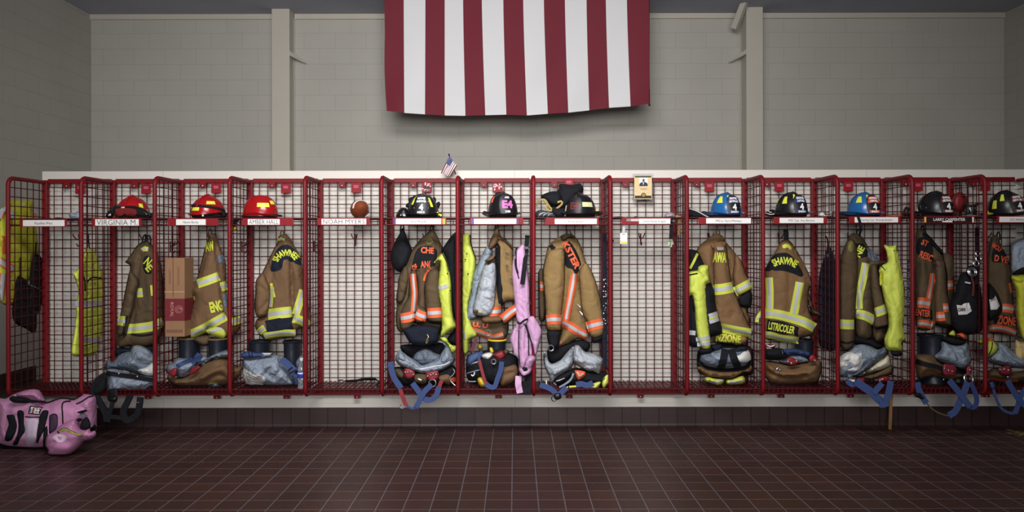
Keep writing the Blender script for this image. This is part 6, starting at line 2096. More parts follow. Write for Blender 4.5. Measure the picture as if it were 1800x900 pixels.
col = Puff(z([(172, 200), (190, 225), (280, 290), (345, 330), (400, 372), (470, 350), (560, 310), (600, 250), (640, 180), (620, 140), (560, 125), (600, 118), (650, 140), (700, 210), (745, 290), (740, 340), (690, 390), (600, 435), (470, 465), (370, 455), (260, 420), (170, 380), (122, 320), (130, 262)]), 6.0, .13, 11, folds=[(z([(170, 320), (260, 360), (360, 410), (470, 400), (600, 370), (690, 330)]), 3, -.03)], wr=(.010, 7, .8), seed=234)
col.build('waist_lining', M_GREYLIN, t)
col.band(z([(160, 322), (220, 340), (290, 375), (360, 412), (450, 400), (560, 378), (650, 362), (700, 325)]), 1.3, M_WHITE, 'white_piping', .005)
for o_ in ([(212, 412), (262, 405), (315, 430), (332, 478), (300, 505), (250, 515), (215, 480)], [(440, 452), (500, 432), (572, 430), (578, 500), (540, 530), (490, 540), (445, 500)]):
    r_ = Puff(z(o_), 5.856, .014, 3, step=2, wr=None, k=2)
    r_.build('red_patch', M_REDPATCH, t)
for c in ((225, 448), (250, 446), (282, 446), (309, 472), (459, 489), (492, 476), (517, 465), (550, 472)):
    b = MB()
    b.ball(wp(*z([c])[0], 5.838), .008, .006, .008, 8, 6)
    b.build('rivet', M_STEEL, t)
zz = lambda pts, Y: [(*q_, Y) for q_ in z(pts)]
strap_px(zz([(70, 335), (80, 420), (110, 510), (150, 570), (180, 615)], 5.77), 10, M_BLUE, 'blue_brace', t, .008)
strap_px(zz([(172, 625), (195, 700), (225, 780), (240, 800)], 5.765), 7, M_REDPATCH, 'red_brace_end', t, .008)
strap_px(zz([(240, 800), (290, 825), (335, 822)], 5.765), 3.5, M_BLUE, 'blue_brace', t, .006)
strap_px(zz([(300, 560), (345, 620), (395, 690), (440, 735), (500, 735), (550, 690), (580, 600)], 5.765), 9.5, M_BLUE, 'blue_brace', t, .006)
strap_px(zz([(505, 575), (450, 625), (400, 690), (370, 760), (335, 820)], 5.752), 9.5, M_BLUE, 'blue_brace', t, .006)
strap_px(zz([(612, 530), (595, 565), (580, 610)], 5.77), 7, M_REDPATCH, 'red_brace_end', t, .006)
ring_px(*z([(510, 562)])[0], 5.80, .028, .005, M_STEEL, 'd_ring', t)
tube_px(zz([(730, 410), (745, 440), (720, 480), (695, 500), (705, 540), (750, 585)], 5.80), .005, M_STEEL, 'wire_clip', t)
tube_px(zz([(230, 805), (195, 825), (170, 810), (185, 785)], 5.76), .004, M_STEEL, 'wire_clip', t)
tube_px(zz([(360, 515), (395, 530)], 5.87), .006, M_WHITE, 'white_toggle', t)

# ---- bay 7: dark trousers with yellow boots' rims and blue braces
z = Z(805, 560, .16667)
boot('black rubber boot with yellow rim under the open silver-lined coat', (874, 597), (872, 676), 6.12, .075, M_YELLOW)
t = trousers('black trousers with a brown knee, red tab and long blue brace', 870, 678)
p = Puff(z([(95, 400), (140, 370), (250, 335), (380, 330), (460, 330), (620, 400), (640, 480), (640, 640), (560, 690), (450, 720), (330, 715), (200, 700), (110, 650), (85, 560)]), 6.04, .16, 22, wr=(.018, 8, .8), folds=[(z([(250, 440), (260, 600)]), 4, -.02), (z([(400, 470), (380, 620)]), 4, -.02)], seed=241)
p.build('trouser_shell', M_BLACK, t)
q = Puff(z([(445, 520), (520, 488), (610, 488), (642, 560), (605, 660), (530, 700), (460, 722), (430, 660)]), 5.92, .08, 12, folds=[(z([(470, 600), (580, 570)]), 3, -.015), (z([(480, 540), (600, 520)]), 3, .01)], seed=242)
q.build('brown_knee', M_TAN, t)
q = Puff(z([(240, 390), (290, 362), (345, 358), (372, 385), (330, 435), (270, 425)]), 5.92, .05, 6, step=2, wr=(.014, 4, 1), seed=243)
q.build('silver_lining', M_WHITELIN, t)
q = Puff(z([(95, 430), (130, 380), (220, 350), (240, 380), (220, 440), (110, 500)]), 5.94, .05, 7, seed=244)
q.build('navy_lining', mat('dull_blue_cloth', sr(70, 88, 132), .8), t)
p.band(z([(100, 500), (150, 475), (210, 455)]), 2.4, M_GREYLIN, 'grey_trim')
p.band(z([(90, 580), (150, 560), (230, 540)]), 2.0, M_GREYLIN, 'grey_trim')
r_ = Puff(z([(365, 385), (400, 360), (472, 335), (502, 400), (470, 430), (435, 442)]), 5.90, .03, 5, step=2, wr=None, k=2)
r_.build('red_tab', M_REDPATCH, t)
q = Puff(z([(208, 628), (250, 618), (285, 650), (312, 705), (280, 724), (232, 716), (205, 670)]), 5.88, .06, 8, step=2.2, seed=245)
q.build('yellow_cuff', M_YELLOW, t)
q = Puff(z([(335, 305), (365, 310), (380, 355), (350, 375), (332, 340)]), 5.97, .03, 5, step=2, wr=None)
q.build('yellow_tab', M_YELLOW, t)
q = Puff(z([(205, 280), (240, 268), (265, 300), (250, 330), (212, 325)]), 6.03, .03, 5, step=2, wr=None)
q.build('yellow_tab', mat('dull_yellow', sr(150, 130, 50), .6), t)
q = Puff(z([(480, 340), (520, 325), (540, 350), (520, 385), (490, 390)]), 5.98, .05, 6, step=2, wr=None)
q.build('brown_tab', M_TAN_D, t)
zz = lambda pts, Y: [(*q_, Y) for q_ in z(pts)]
strap_px(zz([(462, 455), (450, 540), (415, 640), (385, 720), (330, 715), (290, 680)], 5.80), 8.5, M_BLUE, 'blue_brace', t, .007)
strap_px(zz([(225, 440), (245, 520), (270, 610), (292, 680)], 5.80), 5.5, M_REDPATCH, 'red_brace', t, .007)
strap_px(zz([(195, 215), (170, 280), (140, 345)], 5.97), 6, mat('dark_red_webbing', sr(96, 30, 44), .7), 'dark_red_brace', t, .008)
strap_px(zz([(250, 345), (225, 400), (222, 445)], 5.86), 5, M_BLUE, 'blue_brace', t, .007)
ring_px(*z([(376, 455)])[0], 5.87, .018, .005, M_STEEL, 'd_ring', t)
tube_px(zz([(140, 590), (155, 605), (170, 590), (175, 565)], 5.86), .005, M_WHITE, 'white_cord', t)
tube_px(zz([(110, 660), (150, 665), (190, 662)], 5.86), .005, M_GREYLIN, 'grey_cord', t)

# ---- bay 8: silver legs, gloves, blue braces
z = Z(935, 580, .15549)
t = trousers('silver-legged trousers with an orange patch and blue braces, right of the pink trousers', 1005, 680)
p = Puff(z([(250, 560), (470, 430), (560, 440), (770, 460), (860, 500), (860, 640), (760, 690), (640, 660), (400, 660), (300, 660)]), 6.05, .15, 20, wr=(.018, 8, 1), seed=251)
p.build('trouser_shell', M_BLACK, t)
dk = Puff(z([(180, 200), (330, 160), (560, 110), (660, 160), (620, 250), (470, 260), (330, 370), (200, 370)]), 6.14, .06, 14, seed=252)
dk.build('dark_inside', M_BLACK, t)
q = Puff(z([(140, 235), (165, 290), (195, 355), (235, 380), (330, 330), (400, 250), (470, 190), (475, 300), (462, 400), (400, 470), (262, 560), (300, 640), (300, 662), (250, 610), (210, 560), (150, 430), (128, 340)]), 6.0, .12, 13, folds=[(z([(150, 320), (200, 440), (240, 540)]), 3, -.03), (z([(250, 420), (350, 380), (440, 320)]), 4, -.025), (z([(260, 500), (360, 450), (450, 380)]), 3, .02), (z([(200, 400), (300, 390), (420, 290)]), 3, .02)], wr=(.020, 6, .6), seed=253)
q.build('silver_leg', M_SILVERLIN, t)
q = Puff(z([(472, 190), (540, 178), (600, 245), (690, 262), (750, 290), (808, 335), (790, 410), (762, 502), (700, 480), (620, 465), (540, 420), (465, 350)]), 5.99, .13, 14, folds=[(z([(480, 300), (600, 330), (760, 340)]), 3, -.025), (z([(490, 240), (590, 290), (700, 300)]), 3, -.02), (z([(520, 380), (640, 400), (760, 410)]), 3, -.025), (z([(600, 440), (700, 430), (780, 380)]), 3, .02)], wr=(.020, 6, .6), seed=254)
q.build('silver_leg', M_SILVERLIN, t)
q = Puff(z([(485, 455), (600, 470), (602, 520), (560, 555), (522, 572), (492, 520)]), 5.90, .04, 7, step=2, wr=None)
q.build('orange_patch', M_ORANGE, t)
q.band(z([(510, 475), (540, 520), (585, 490)]), 2.6, M_SILVER, 'silver_strip')
q = Puff(z([(262, 560), (350, 500), (468, 450), (470, 490), (400, 560), (300, 620)]), 5.90, .04, 7, seed=256)
q.build('fly_panel', M_BLACK, t)
q.band(z([(270, 580), (320, 565), (370, 545)]), 1.8, M_SILVER, 'grey_trim')
tube_px([(*c, 5.83) for c in z([(470, 490), (440, 560), (380, 610), (310, 650)])], .009, M_GREYLIN, 'grey_trim', t)
zz = lambda pts, Y: [(*q_, Y) for q_ in z(pts)]
strap_px(zz([(90, 620), (150, 640), (220, 670), (290, 740)], 5.78), 9.5, M_BLUE, 'blue_brace', t, .008)
strap_px(zz([(390, 650), (350, 690), (295, 745)], 5.765), 9.5, M_BLUE, 'blue_brace', t, .008)
q = Puff(z([(250, 725), (320, 712), (336, 765), (285, 792), (252, 770)]), 5.765, .02, 4, step=1.8, wr=None)
q.build('buckle', M_RUBBER, t)
ring_px(*z([(250, 775)])[0], 5.76, .02, .004, M_RUBBER, 'ring', t)
strap_px(zz([(500, 620), (560, 610), (620, 625), (690, 600)], 5.80), 10, M_BLUE, 'blue_brace', t, .01)
strap_px(zz([(420, 642), (500, 636)], 5.81), 3, M_LIME, 'lime_strip', t, .006)
tube_px(zz([(165, 565), (165, 610), (195, 640), (205, 650)], 5.80), .005, M_WHITE, 'white_cord', t)
tube_px(zz([(345, 655), (385, 660), (405, 640)], 5.80), .005, M_WHITE, 'white_cord', t)
ring_px(*z([(215, 205)])[0], 5.93, .022, .005, M_STEEL, 'd_ring', t)
t = thing('work_gloves', wp(1050, 680, 5.86), 'pair of pale lime gloves at the right end of the silver-legged trousers', 'gloves')
M_GLV = mat('pale_lime_cloth', sr(222, 228, 110), .7, bump=.2, bscale=60)
for o_, yy in (([(645, 655), (690, 605), (776, 585), (760, 640), (728, 692), (690, 680)], 5.85), ([(790, 580), (828, 520), (862, 506), (872, 560), (868, 605), (815, 662), (795, 640)], 5.86)):
    g_ = Puff(z(o_), yy, .05, 7, step=2.2, wr=(.010, 4, 1), seed=int(o_[0][0]))
    g_.build('glove', M_GLV, t)
    g_.band([z([o_[0]])[0], z([((o_[0][0] + o_[2][0]) / 2, (o_[0][1] + o_[2][1]) / 2)])[0]], 1.2, M_BLACK, 'cuff_edge')

# ---- bay 10: trousers standing on their cuffs
z = Z(1200, 580, .13333)
t = trousers('grey and white trousers standing on two lime cuffs, below the AWA coat', 1275, 676)
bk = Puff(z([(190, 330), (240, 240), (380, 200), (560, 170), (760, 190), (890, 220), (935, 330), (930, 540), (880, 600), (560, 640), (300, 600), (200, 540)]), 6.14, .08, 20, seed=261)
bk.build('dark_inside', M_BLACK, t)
br_ = Puff(z([(190, 505), (240, 478), (330, 520), (560, 545), (820, 520), (900, 465), (924, 520), (885, 562), (805, 562), (650, 640), (450, 632), (292, 602)]), 5.98, .10, 10, folds=[(z([(420, 600), (560, 610), (640, 590)]), 3, .02), (z([(380, 560), (300, 600)]), 3, -.02)], seed=262)
br_.build('trouser_shell', M_TAN_R, t)
p = Puff(z([(228, 380), (255, 315), (380, 292), (500, 245), (700, 240), (850, 262), (902, 330), (900, 420), (800, 505), (560, 525), (330, 500), (240, 440)]), 5.99, .15, 20, wr=(.012, 8, .8), folds=[(z([(250, 340), (380, 400), (480, 420)]), 3, -.012)], seed=263)
p.build('lining', M_GREYLIN_D, t)
p.patch(z([(662, 300), (700, 330), (745, 335), (800, 290), (862, 265), (898, 340), (890, 410), (780, 425), (715, 395)]), M_WHITE, 'white_lining', .006)
p.patch(z([(360, 270), (400, 300), (450, 310), (515, 260), (505, 380), (460, 385), (400, 350)]), M_GREYLIN, 'silver_lining', .006)
p.band(z([(214, 420), (290, 490), (420, 520), (560, 532), (700, 525), (830, 490), (906, 410)]), 6, M_BLACK, 'waist_belt', .010)
p.band(z([(560, 250), (540, 380), (505, 510)]), 13, M_BLACK, 'black_brace', .016)
p.band(z([(640, 250), (680, 380), (735, 500)]), 13, M_BLACK, 'black_brace', .016)
for nm, o_ in (('left', [(288, 640), (330, 615), (430, 632), (535, 642), (548, 690), (470, 738), (380, 705), (310, 690)]), ('right', [(572, 655), (660, 640), (795, 605), (830, 690), (740, 722), (590, 722)])):
    c_ = Puff(z(o_), 5.97, .08, 9, seed=len(nm))
    c_.build('trouser_cuff', M_LIME, t)
    xs = [q_[0] for q_ in o_]
    c_.band(z([(min(xs) + 50, 672), (sum(xs) / len(xs), 692), (max(xs) - 25, 660)]), 4, M_SILVER, 'silver_strip')
q = Puff(z([(360, 200), (460, 190), (520, 200), (505, 260), (460, 310), (400, 270)]), 6.0, .06, 8, seed=266)
q.build('dark_lining', M_NAVY, t)
q = Puff(z([(690, 250), (760, 220), (850, 230), (840, 275), (770, 290), (730, 330), (680, 300)]), 5.93, .05, 8, seed=267)
q.build('dark_lining', M_NAVY, t)

# ---- bay 11: folded brown trousers
z = Z(1330, 580, .13333)
boot('black rubber boot top showing behind the folded brown trousers', (1413, 598), (1413, 676), 6.12, .075)
t = trousers('folded brown trousers with two red riveted tabs, below the name panel coat', 1393, 676)
p = Puff(z([(92, 420), (150, 402), (250, 415), (420, 462), (560, 445), (700, 420), (830, 395), (862, 500), (832, 620), (780, 692), (500, 718), (230, 718), (130, 645), (92, 560)]), 6.02, .17, 24, folds=[(z([(130, 540), (300, 620), (480, 640), (640, 610)]), 4, -.035), (z([(240, 710), (310, 650)]), 3, -.02), (z([(250, 430), (330, 480), (250, 540)]), 4, -.02), (z([(680, 520), (760, 500), (840, 520)]), 4, -.02), (z([(640, 680), (820, 600)]), 4, .02), (z([(160, 500), (350, 560), (620, 570)]), 6, .02)], wr=(.012, 9, .7), seed=271)
p.build('trouser_shell', M_TAN_R, t)
q = Puff(z([(245, 412), (330, 385), (400, 362), (470, 330), (600, 335), (700, 395), (700, 425), (560, 446), (420, 462), (330, 440)]), 6.04, .12, 9, seed=272)
q.build('lining', M_GREYLIN, t)
q = Puff(z([(335, 265), (480, 248), (600, 265), (712, 300), (700, 352), (600, 340), (480, 322), (395, 345)]), 6.0, .09, 9, seed=273)
q.build('blue_brace', M_BLUE, t)
q = Puff(z([(90, 270), (150, 235), (335, 245), (360, 290), (402, 362), (330, 392), (240, 402), (120, 392), (90, 350)]), 5.96, .10, 12, seed=274)
q.build('black_bag', M_BLACK, t)
q.band(z([(335, 265), (345, 310)]), 1.4, M_GREYLIN, 'grey_trim')
q = Puff(z([(100, 210), (150, 185), (250, 195), (240, 230), (190, 262), (110, 262)]), 5.95, .05, 6, step=2, wr=(.012, 4, 1), seed=275)
q.build('reflective_cuff', M_REDPATCH, t)
q.band(z([(130, 195), (180, 215), (240, 200)]), 2, M_WHITE, 'white_strip')
q.band(z([(130, 245), (165, 240), (195, 250)]), 3, M_WHITE, 'white_strip')
for o_ in ([(398, 380), (470, 362), (545, 405), (566, 432), (480, 460), (408, 448)], [(688, 365), (750, 318), (795, 395), (770, 420), (712, 428)]):
    r_ = Puff(z(o_), 5.866, .014, 3, step=2, wr=None, k=2)
    r_.build('red_tab', M_REDPATCH, t)
for c in ((415, 418), (460, 438), (528, 412), (770, 404)):
    b = MB()
    b.ball(wp(*z([c])[0], 5.846), .009, .006, .009, 8, 6)
    b.build('rivet', M_STEEL, t)
tube_px([(*c, 5.86) for c in z([(262, 520), (280, 500), (300, 508), (318, 522), (290, 530)])], .006, M_STEEL, 'hook', t)

# ---- bay 12: white-lined trousers, blue braces
z = Z(1460, 580, .1889)
t = trousers('white-lined trousers crossed by a grey sash, blue braces hanging, below the bright rain jacket', 1515, 670)
br_ = Puff(z([(240, 440), (400, 400), (560, 320), (585, 390), (540, 425), (480, 442), (360, 468)]), 6.0, .12, 10, folds=[(z([(300, 445), (440, 420), (570, 360)]), 3, -.02)], seed=281)
br_.build('trouser_shell', M_TAN_D, t)
p = Puff(z([(86, 265), (160, 200), (225, 150), (290, 132), (370, 150), (440, 182), (515, 160), (532, 220), (470, 300), (390, 330), (250, 412), (110, 442), (70, 410)]), 6.03, .14, 18, wr=(.012, 8, .8), seed=282)
p.build('lining', M_GREYLIN, t)
w_ = Puff(z([(70, 275), (100, 235), (145, 208), (220, 200), (306, 195), (312, 260), (310, 330), (255, 392), (190, 395), (120, 392), (70, 340)]), 5.96, .11, 14, folds=[(z([(90, 300), (160, 310), (190, 340)]), 3, -.02), (z([(190, 200), (195, 330)]), 2.5, -.012), (z([(90, 370), (180, 350), (260, 350)]), 3, -.02)], wr=(.014, 7, .8), seed=283)
w_.build('white_lining', M_WHITELIN, t)
cr_ = Puff(z([(300, 402), (390, 330), (470, 265), (535, 232), (562, 290), (552, 342), (480, 372), (400, 392)]), 5.96, .10, 12, seed=284)
cr_.build('cream_lining', M_CREAM, t)
sa = Puff(z([(495, 158), (528, 190), (515, 235), (430, 275), (350, 360), (270, 420), (160, 440), (80, 435), (75, 405), (200, 412), (290, 350), (380, 270), (440, 210)]), 5.92, .09, 9, folds=[(z([(300, 340), (330, 370)]), 2.5, -.012)], seed=285)
sa.build('waist_sash', M_GREYLIN_D, t)
for o_ in ([(245, 452), (310, 446), (318, 480), (275, 492)], [(438, 452), (530, 428), (545, 468), (462, 490)]):
    r_ = Puff(z(o_), 5.886, .014, 3, step=2, wr=None, k=2)
    r_.build('red_tab', M_REDPATCH, t)
for c in ((460, 474), (475, 462), (488, 458)):
    b = MB()
    b.ball(wp(*z([c])[0], 5.868), .008, .006, .008, 8, 6)
    b.build('rivet', M_STEEL, t)
zz = lambda pts, Y: [(*q_, Y) for q_ in z(pts)]
strap_px(zz([(150, 470), (190, 505), (245, 505)], 5.80), 9, M_BLUE, 'blue_brace', t, .008)
strap_px(zz([(235, 478), (300, 525), (380, 580), (440, 640), (500, 685)], 5.765), 14, M_BLUE, 'blue_brace', t, .007)
strap_px(zz([(480, 495), (445, 535), (400, 590)], 5.755), 10, M_BLUE, 'blue_brace', t, .006)
strap_px(zz([(560, 475), (545, 560), (525, 640), (505, 688), (455, 692)], 5.752), 11, M_BLUE, 'blue_brace', t, .006)
q = Puff(z([(165, 458), (228, 462), (232, 492), (190, 480)]), 5.79, .015, 3, step=1.8, wr=None, k=1)
q.build('white_tag', M_WHITELIN, t)
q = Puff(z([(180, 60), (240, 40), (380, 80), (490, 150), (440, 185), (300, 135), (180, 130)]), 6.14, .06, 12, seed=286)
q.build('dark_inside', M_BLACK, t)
# lath leaning at the base
t = thing('wooden_lath', wp(1565, 745, 6.2), 'thin wooden lath standing against the base tiles under the bright rain jacket', 'lath')
A, B = wp(1564, 744, 6.2), wp(1567, 688, 6.26)
A.z = .002
mb = MB()
mb.strap([A, A.lerp(B, .5), B], .024, .010)
mb.build('lath', mat('bare_wood', sr(150, 108, 68), .7, var=.12, vscale=20), t)

# ---- bay 13
z = Z(1590, 570, .18893)
boot('shiny black rubber boot under the RESC coat', (1635, 590), (1636, 676), 6.08, .09)
boot('black rubber boot behind the grey lining, left of the padded bags', (1678, 596), (1676, 676), 6.12, .08)
t = trousers('brown trousers with maroon straps and a long looping blue brace', 1655, 676)
p = Puff(z([(100, 290), (160, 278), (260, 290), (340, 362), (460, 420), (565, 470), (540, 495), (420, 522), (260, 485), (130, 505), (105, 400)]), 6.0, .14, 18, folds=[(z([(130, 480), (240, 440), (330, 480)]), 4, -.02), (z([(170, 300), (260, 360), (330, 390)]), 4, .02)], seed=291)
p.build('trouser_shell', M_TAN, t)
q = Puff(z([(272, 302), (340, 240), (350, 160), (440, 190), (520, 192), (585, 175), (615, 262), (622, 350), (565, 422), (430, 385), (340, 352)]), 5.98, .13, 14, folds=[(z([(360, 190), (420, 280), (430, 380)]), 3, -.03), (z([(440, 210), (500, 300), (520, 390)]), 3, -.025), (z([(520, 210), (560, 300), (600, 330)]), 3, .02)], wr=(.018, 6, 1), seed=292)
q.build('lining', M_GREYLIN, t)
p.band(z([(105, 340), (200, 372), (300, 395), (360, 420), (480, 440), (580, 440)]), 8, M_BLACK, 'waist_belt', .012)
for o_ in ([(360, 372), (420, 375), (476, 388), (472, 470), (420, 480), (360, 468)], [(575, 405), (625, 382), (622, 470), (580, 482)]):
    r_ = Puff(z(o_), 5.836, .014, 3, step=2, wr=None, k=2)
    r_.build('maroon_strap', M_SHRED, t)
for c in ((372, 412), (410, 430), (445, 438), (610, 425), (365, 515)):
    b = MB()
    b.ball(wp(*z([c])[0], 5.816), .007, .005, .007, 8, 6)
    b.build('rivet', M_STEEL, t)
ring_px(*z([(596, 507)])[0], 5.79, .034, .006, M_STEEL, 'ring', t)
zz = lambda pts, Y: [(*q_, Y) for q_ in z(pts)]
strap_px(zz([(120, 540), (130, 600), (160, 665), (205, 735)], 5.775), 10, M_BLUE, 'blue_brace', t, .008)
strap_px(zz([(205, 735), (260, 790), (330, 830), (410, 852)], 5.77), 2.4, M_TAN_D, 'thin_strap', t, .005)
strap_px(zz([(410, 850), (470, 810), (510, 730), (550, 640), (585, 540)], 5.768), 11, M_BLUE, 'blue_brace', t, .006)
strap_px(zz([(415, 522), (470, 590), (540, 680), (610, 770)], 5.755), 11, M_BLUE, 'blue_brace', t, .006)
strap_px(zz([(605, 772), (655, 765), (672, 700), (650, 620), (615, 545)], 5.772), 8, mat('dark_blue_webbing', sr(40, 58, 112), .7), 'blue_brace', t, .006)
q = Puff(z([(85, 645), (150, 640), (185, 690), (140, 690)]), 5.765, .02, 4, step=1.8, wr=None)
q.build('buckle', M_RUBBER, t)
q.patch(z([(150, 650), (158, 648), (180, 680), (172, 682)]), M_STEEL, 'silver_slide', k=1)
t = thing('work_gloves', wp(1680, 588, 5.95), 'lime and orange gloves lying on the grey lining, left of the last full post', 'gloves')
for o_, m_ in (([(408, 92), (450, 55), (476, 80), (472, 112), (440, 110)], M_HIVIS), ([(482, 98), (510, 82), (545, 82), (572, 105), (570, 142), (530, 128)], M_ORANGE)):
    g_ = Puff(z(o_), 5.95, .05, 6, step=2, wr=None)
    g_.build('glove', m_, t)
bx = Puff(z([(345, 120), (450, 118), (480, 125), (572, 165), (540, 190), (450, 190), (360, 150)]), 5.97, .05, 6, step=2.5, seed=294)
bx.build('black_cuff', M_BLACK, t)

# ---- bay 14
z = Z(1680, 570, .21127)
t = trousers('grey-lined trousers with a maroon patch and blue strap, at the right edge', 1760, 670)
p = Puff(z([(255, 400), (330, 360), (450, 400), (640, 380), (680, 460), (600, 480), (400, 478), (270, 450)]), 6.0, .13, 14, seed=301)
p.build('trouser_shell', M_TAN_D, t)
p.band(z([(262, 440), (340, 462), (420, 470), (520, 468)]), 5, M_ORANGE, 'orange_hem', .008)
q = Puff(z([(262, 290), (340, 200), (350, 150), (420, 170), (500, 240), (640, 300), (680, 340), (660, 370), (480, 362), (330, 338)]), 5.99, .13, 14, folds=[(z([(380, 180), (430, 270), (520, 330)]), 3, -.03), (z([(320, 290), (450, 320), (600, 340)]), 3, .02)], wr=(.018, 6, 1), seed=302)
q.build('lining', M_GREYLIN, t)
r_ = Puff(z([(362, 362), (450, 345), (470, 415), (420, 428), (370, 415)]), 5.86, .03, 5, step=2, wr=None, k=2)
r_.build('maroon_strap', M_SHRED, t)
for c in ((370, 378), (405, 375), (440, 383), (435, 440)):
    b = MB()
    b.ball(wp(*z([c])[0], 5.828), .008, .005, .008, 8, 6)
    b.build('rivet', M_STEEL, t)
zz = lambda pts, Y: [(*q_, Y) for q_ in z(pts)]
strap_px(zz([(300, 480), (318, 560), (345, 640), (385, 705), (440, 735), (490, 740)], 5.775), 4.5, M_BLUE, 'blue_brace', t, .006)
q = Puff(z([(275, 485), (312, 475), (335, 520), (300, 550)]), 5.775, .02, 3, step=1.6, wr=None, k=1)
q.build('buckle', M_BLUE, t)
strap_px(zz([(430, 470), (470, 540), (530, 630), (590, 690)], 5.762), 10, M_BLUE, 'blue_brace', t, .006)
strap_px(zz([(490, 740), (510, 700), (540, 600), (590, 520)], 5.77), 8, M_BLUE, 'blue_brace', t, .006)
t = thing('work_gloves', wp(1738, 605, 5.9), 'lime and orange gloves right of the last full post, under the WOLF coat', 'gloves')
for o_, m_ in (([(258, 150), (300, 130), (350, 180), (345, 215), (310, 250), (262, 262)], M_HIVIS), ([(262, 120), (300, 105), (318, 130), (262, 152)], M_ORANGE), ([(180, 130), (215, 118), (232, 150), (220, 175), (185, 165)], M_HIVIS)):
    g_ = Puff(z(o_), 5.92, .05, 6, step=2, wr=None)
    g_.build('glove', m_, t)
    if m_ is M_HIVIS and o_[0][0] > 200:
        g_.band(z([(305, 145), (300, 200), (275, 255)]), 1.8, M_BLACK, 'black_edge')
t = thing('leather_glove', wp(1791, 612, 5.93), 'pale tan leather glove hanging at the right edge of the photo', 'gloves')
g_ = Puff(z([(500, 130), (530, 142), (560, 150), (590, 140), (600, 240), (570, 300), (535, 310), (498, 270), (490, 200)]), 5.95, .05, 8, folds=[(z([(530, 200), (525, 300)]), 2, -.012), (z([(562, 180), (560, 300)]), 2, -.012)], seed=303)
g_.build('glove', mat('pale_leather', sr(206, 180, 122), .7, var=.06), t)

# ================================================================ pink duffel bag and mask bag on the tiles
z = Z(0, 670, .15557)
t = thing('duffel_bag', wp(70, 788, 5.7), 'large pink duffel bag with black handles on the tiles at the left', 'bag')
p = Puff(z([(-40, 230), (60, 200), (150, 150), (260, 110), (380, 90), (440, 110), (490, 190), (520, 240), (600, 215), (680, 190), (760, 195), (830, 205), (930, 150), (1020, 152), (1080, 185), (1090, 330), (1088, 500), (1080, 560), (900, 640), (700, 740), (500, 768), (300, 770), (100, 755), (10, 735), (-50, 700)]), 5.74, .20, 24, rest=False, folds=[(z([(80, 260), (70, 420), (40, 560)]), 5, -.02), (z([(330, 260), (240, 330), (160, 350)]), 5, .02), (z([(560, 300), (520, 480)]), 6, -.015), (z([(860, 260), (960, 330), (1000, 420)]), 5, -.03), (z([(0, 480), (40, 600)]), 5, .02)], wr=(.014, 12, 1), seed=311)
p.build('bag_body', M_PINKBAG, t)
p.band(z([(500, 245), (560, 235), (620, 212), (690, 192), (760, 195), (825, 205), (880, 180), (930, 152)]), 2.2, M_BLACK, 'piping', .006)
p.band(z([(860, 258), (930, 225), (1000, 180), (1060, 165)]), 2.2, M_BLACK, 'zip', .006)
p.band(z([(710, 480), (705, 360), (702, 270), (730, 232), (800, 226)]), 2.4, M_BLACK, 'piping', .006)
p.band(z([(-40, 705), (60, 738), (200, 755), (400, 762), (540, 758)]), 5, M_NAVY, 'base_piping', .006)
p.band(z([(1088, 505), (1050, 540), (1000, 570)]), 8, M_BLACK, 'base_corner', .006)
fl = Puff(z([(105, 195), (150, 165), (260, 110), (385, 90), (440, 112), (480, 175), (512, 225), (480, 245), (330, 215), (200, 180)]), 5.62, .12, 12, seed=312)
fl.build('top_flap', M_PINKBAG, t)
hd = Puff(z([(105, 205), (130, 170), (200, 172), (300, 195), (400, 215), (508, 222), (505, 242), (400, 245), (250, 250), (150, 240)]), 5.53, .05, 6, wr=None, seed=313)
hd.build('grab_handle', M_BLACK, t)
for o_ in ([(72, 385), (110, 375), (160, 380), (180, 430), (195, 500), (180, 580), (140, 660), (90, 685), (48, 665), (70, 560), (95, 490), (80, 430)],
           [(190, 340), (268, 340), (275, 480), (290, 560), (230, 650), (200, 722), (135, 722), (190, 600), (205, 480)],
           [(470, 338), (552, 335), (530, 450), (500, 560), (450, 660), (405, 728), (412, 560), (430, 450)],
           [(490, 560), (535, 500), (545, 640), (530, 745), (480, 735)]):
    h_ = Puff(z(o_), .004, .022, 4, wr=None, seed=3, on=p)
    h_.build('web_handle', M_BLACK, t)
pk = Puff(z([(290, 430), (440, 420), (430, 560), (410, 700), (370, 738), (300, 728), (278, 600)]), .004, .03, 8, seed=315, on=p)
pk.build('grey_pocket', mat('pink_mesh', sr(220, 196, 222), .8, bump=.5, bscale=220), t)
p.band(z([(280, 400), (360, 408), (450, 405)]), 2, M_BLACK, 'pocket_edge', .006)
sp_ = Puff(z([(552, 400), (575, 370), (620, 362), (655, 390), (660, 480), (640, 540), (580, 590), (548, 600)]), .004, .016, 5, wr=None, seed=316, on=p)
sp_.build('mesh_pocket', M_BLACK, t)
sp_.patch(z([(566, 410), (590, 380), (630, 385), (645, 420), (640, 520), (570, 580)]), mat('dark_mesh', sr(70, 54, 76), .8), 'mesh_panel')
lb = Puff(z([(340, 275), (490, 290), (450, 385), (312, 372)]), .003, .014, 3, k=1, step=2, wr=None, on=p)
lb.build('badge_patch', M_BLACK, t)
lb.patch(z([(352, 290), (472, 302), (440, 372), (328, 360)]), M_WHITELIN, 'badge_face', .004, k=1)
lb.band(z([(385, 298), (365, 365)]), 2.4, M_REDPATCH, 'red_stripe', .007)
for a_, b_ in (((344, 310), (338, 345)), ((408, 312), (428, 316)), ((440, 315), (456, 318)), ((402, 342), (420, 346)), ((430, 345), (442, 350))):
    lb.band(z([a_, b_]), 2.2, M_GREYINK, 'printed_mark', .007, 3)
t = thing('mask_bag', wp(120, 800, 5.5), 'small pink pouch with lime piping lying against the pink duffel bag', 'bag')
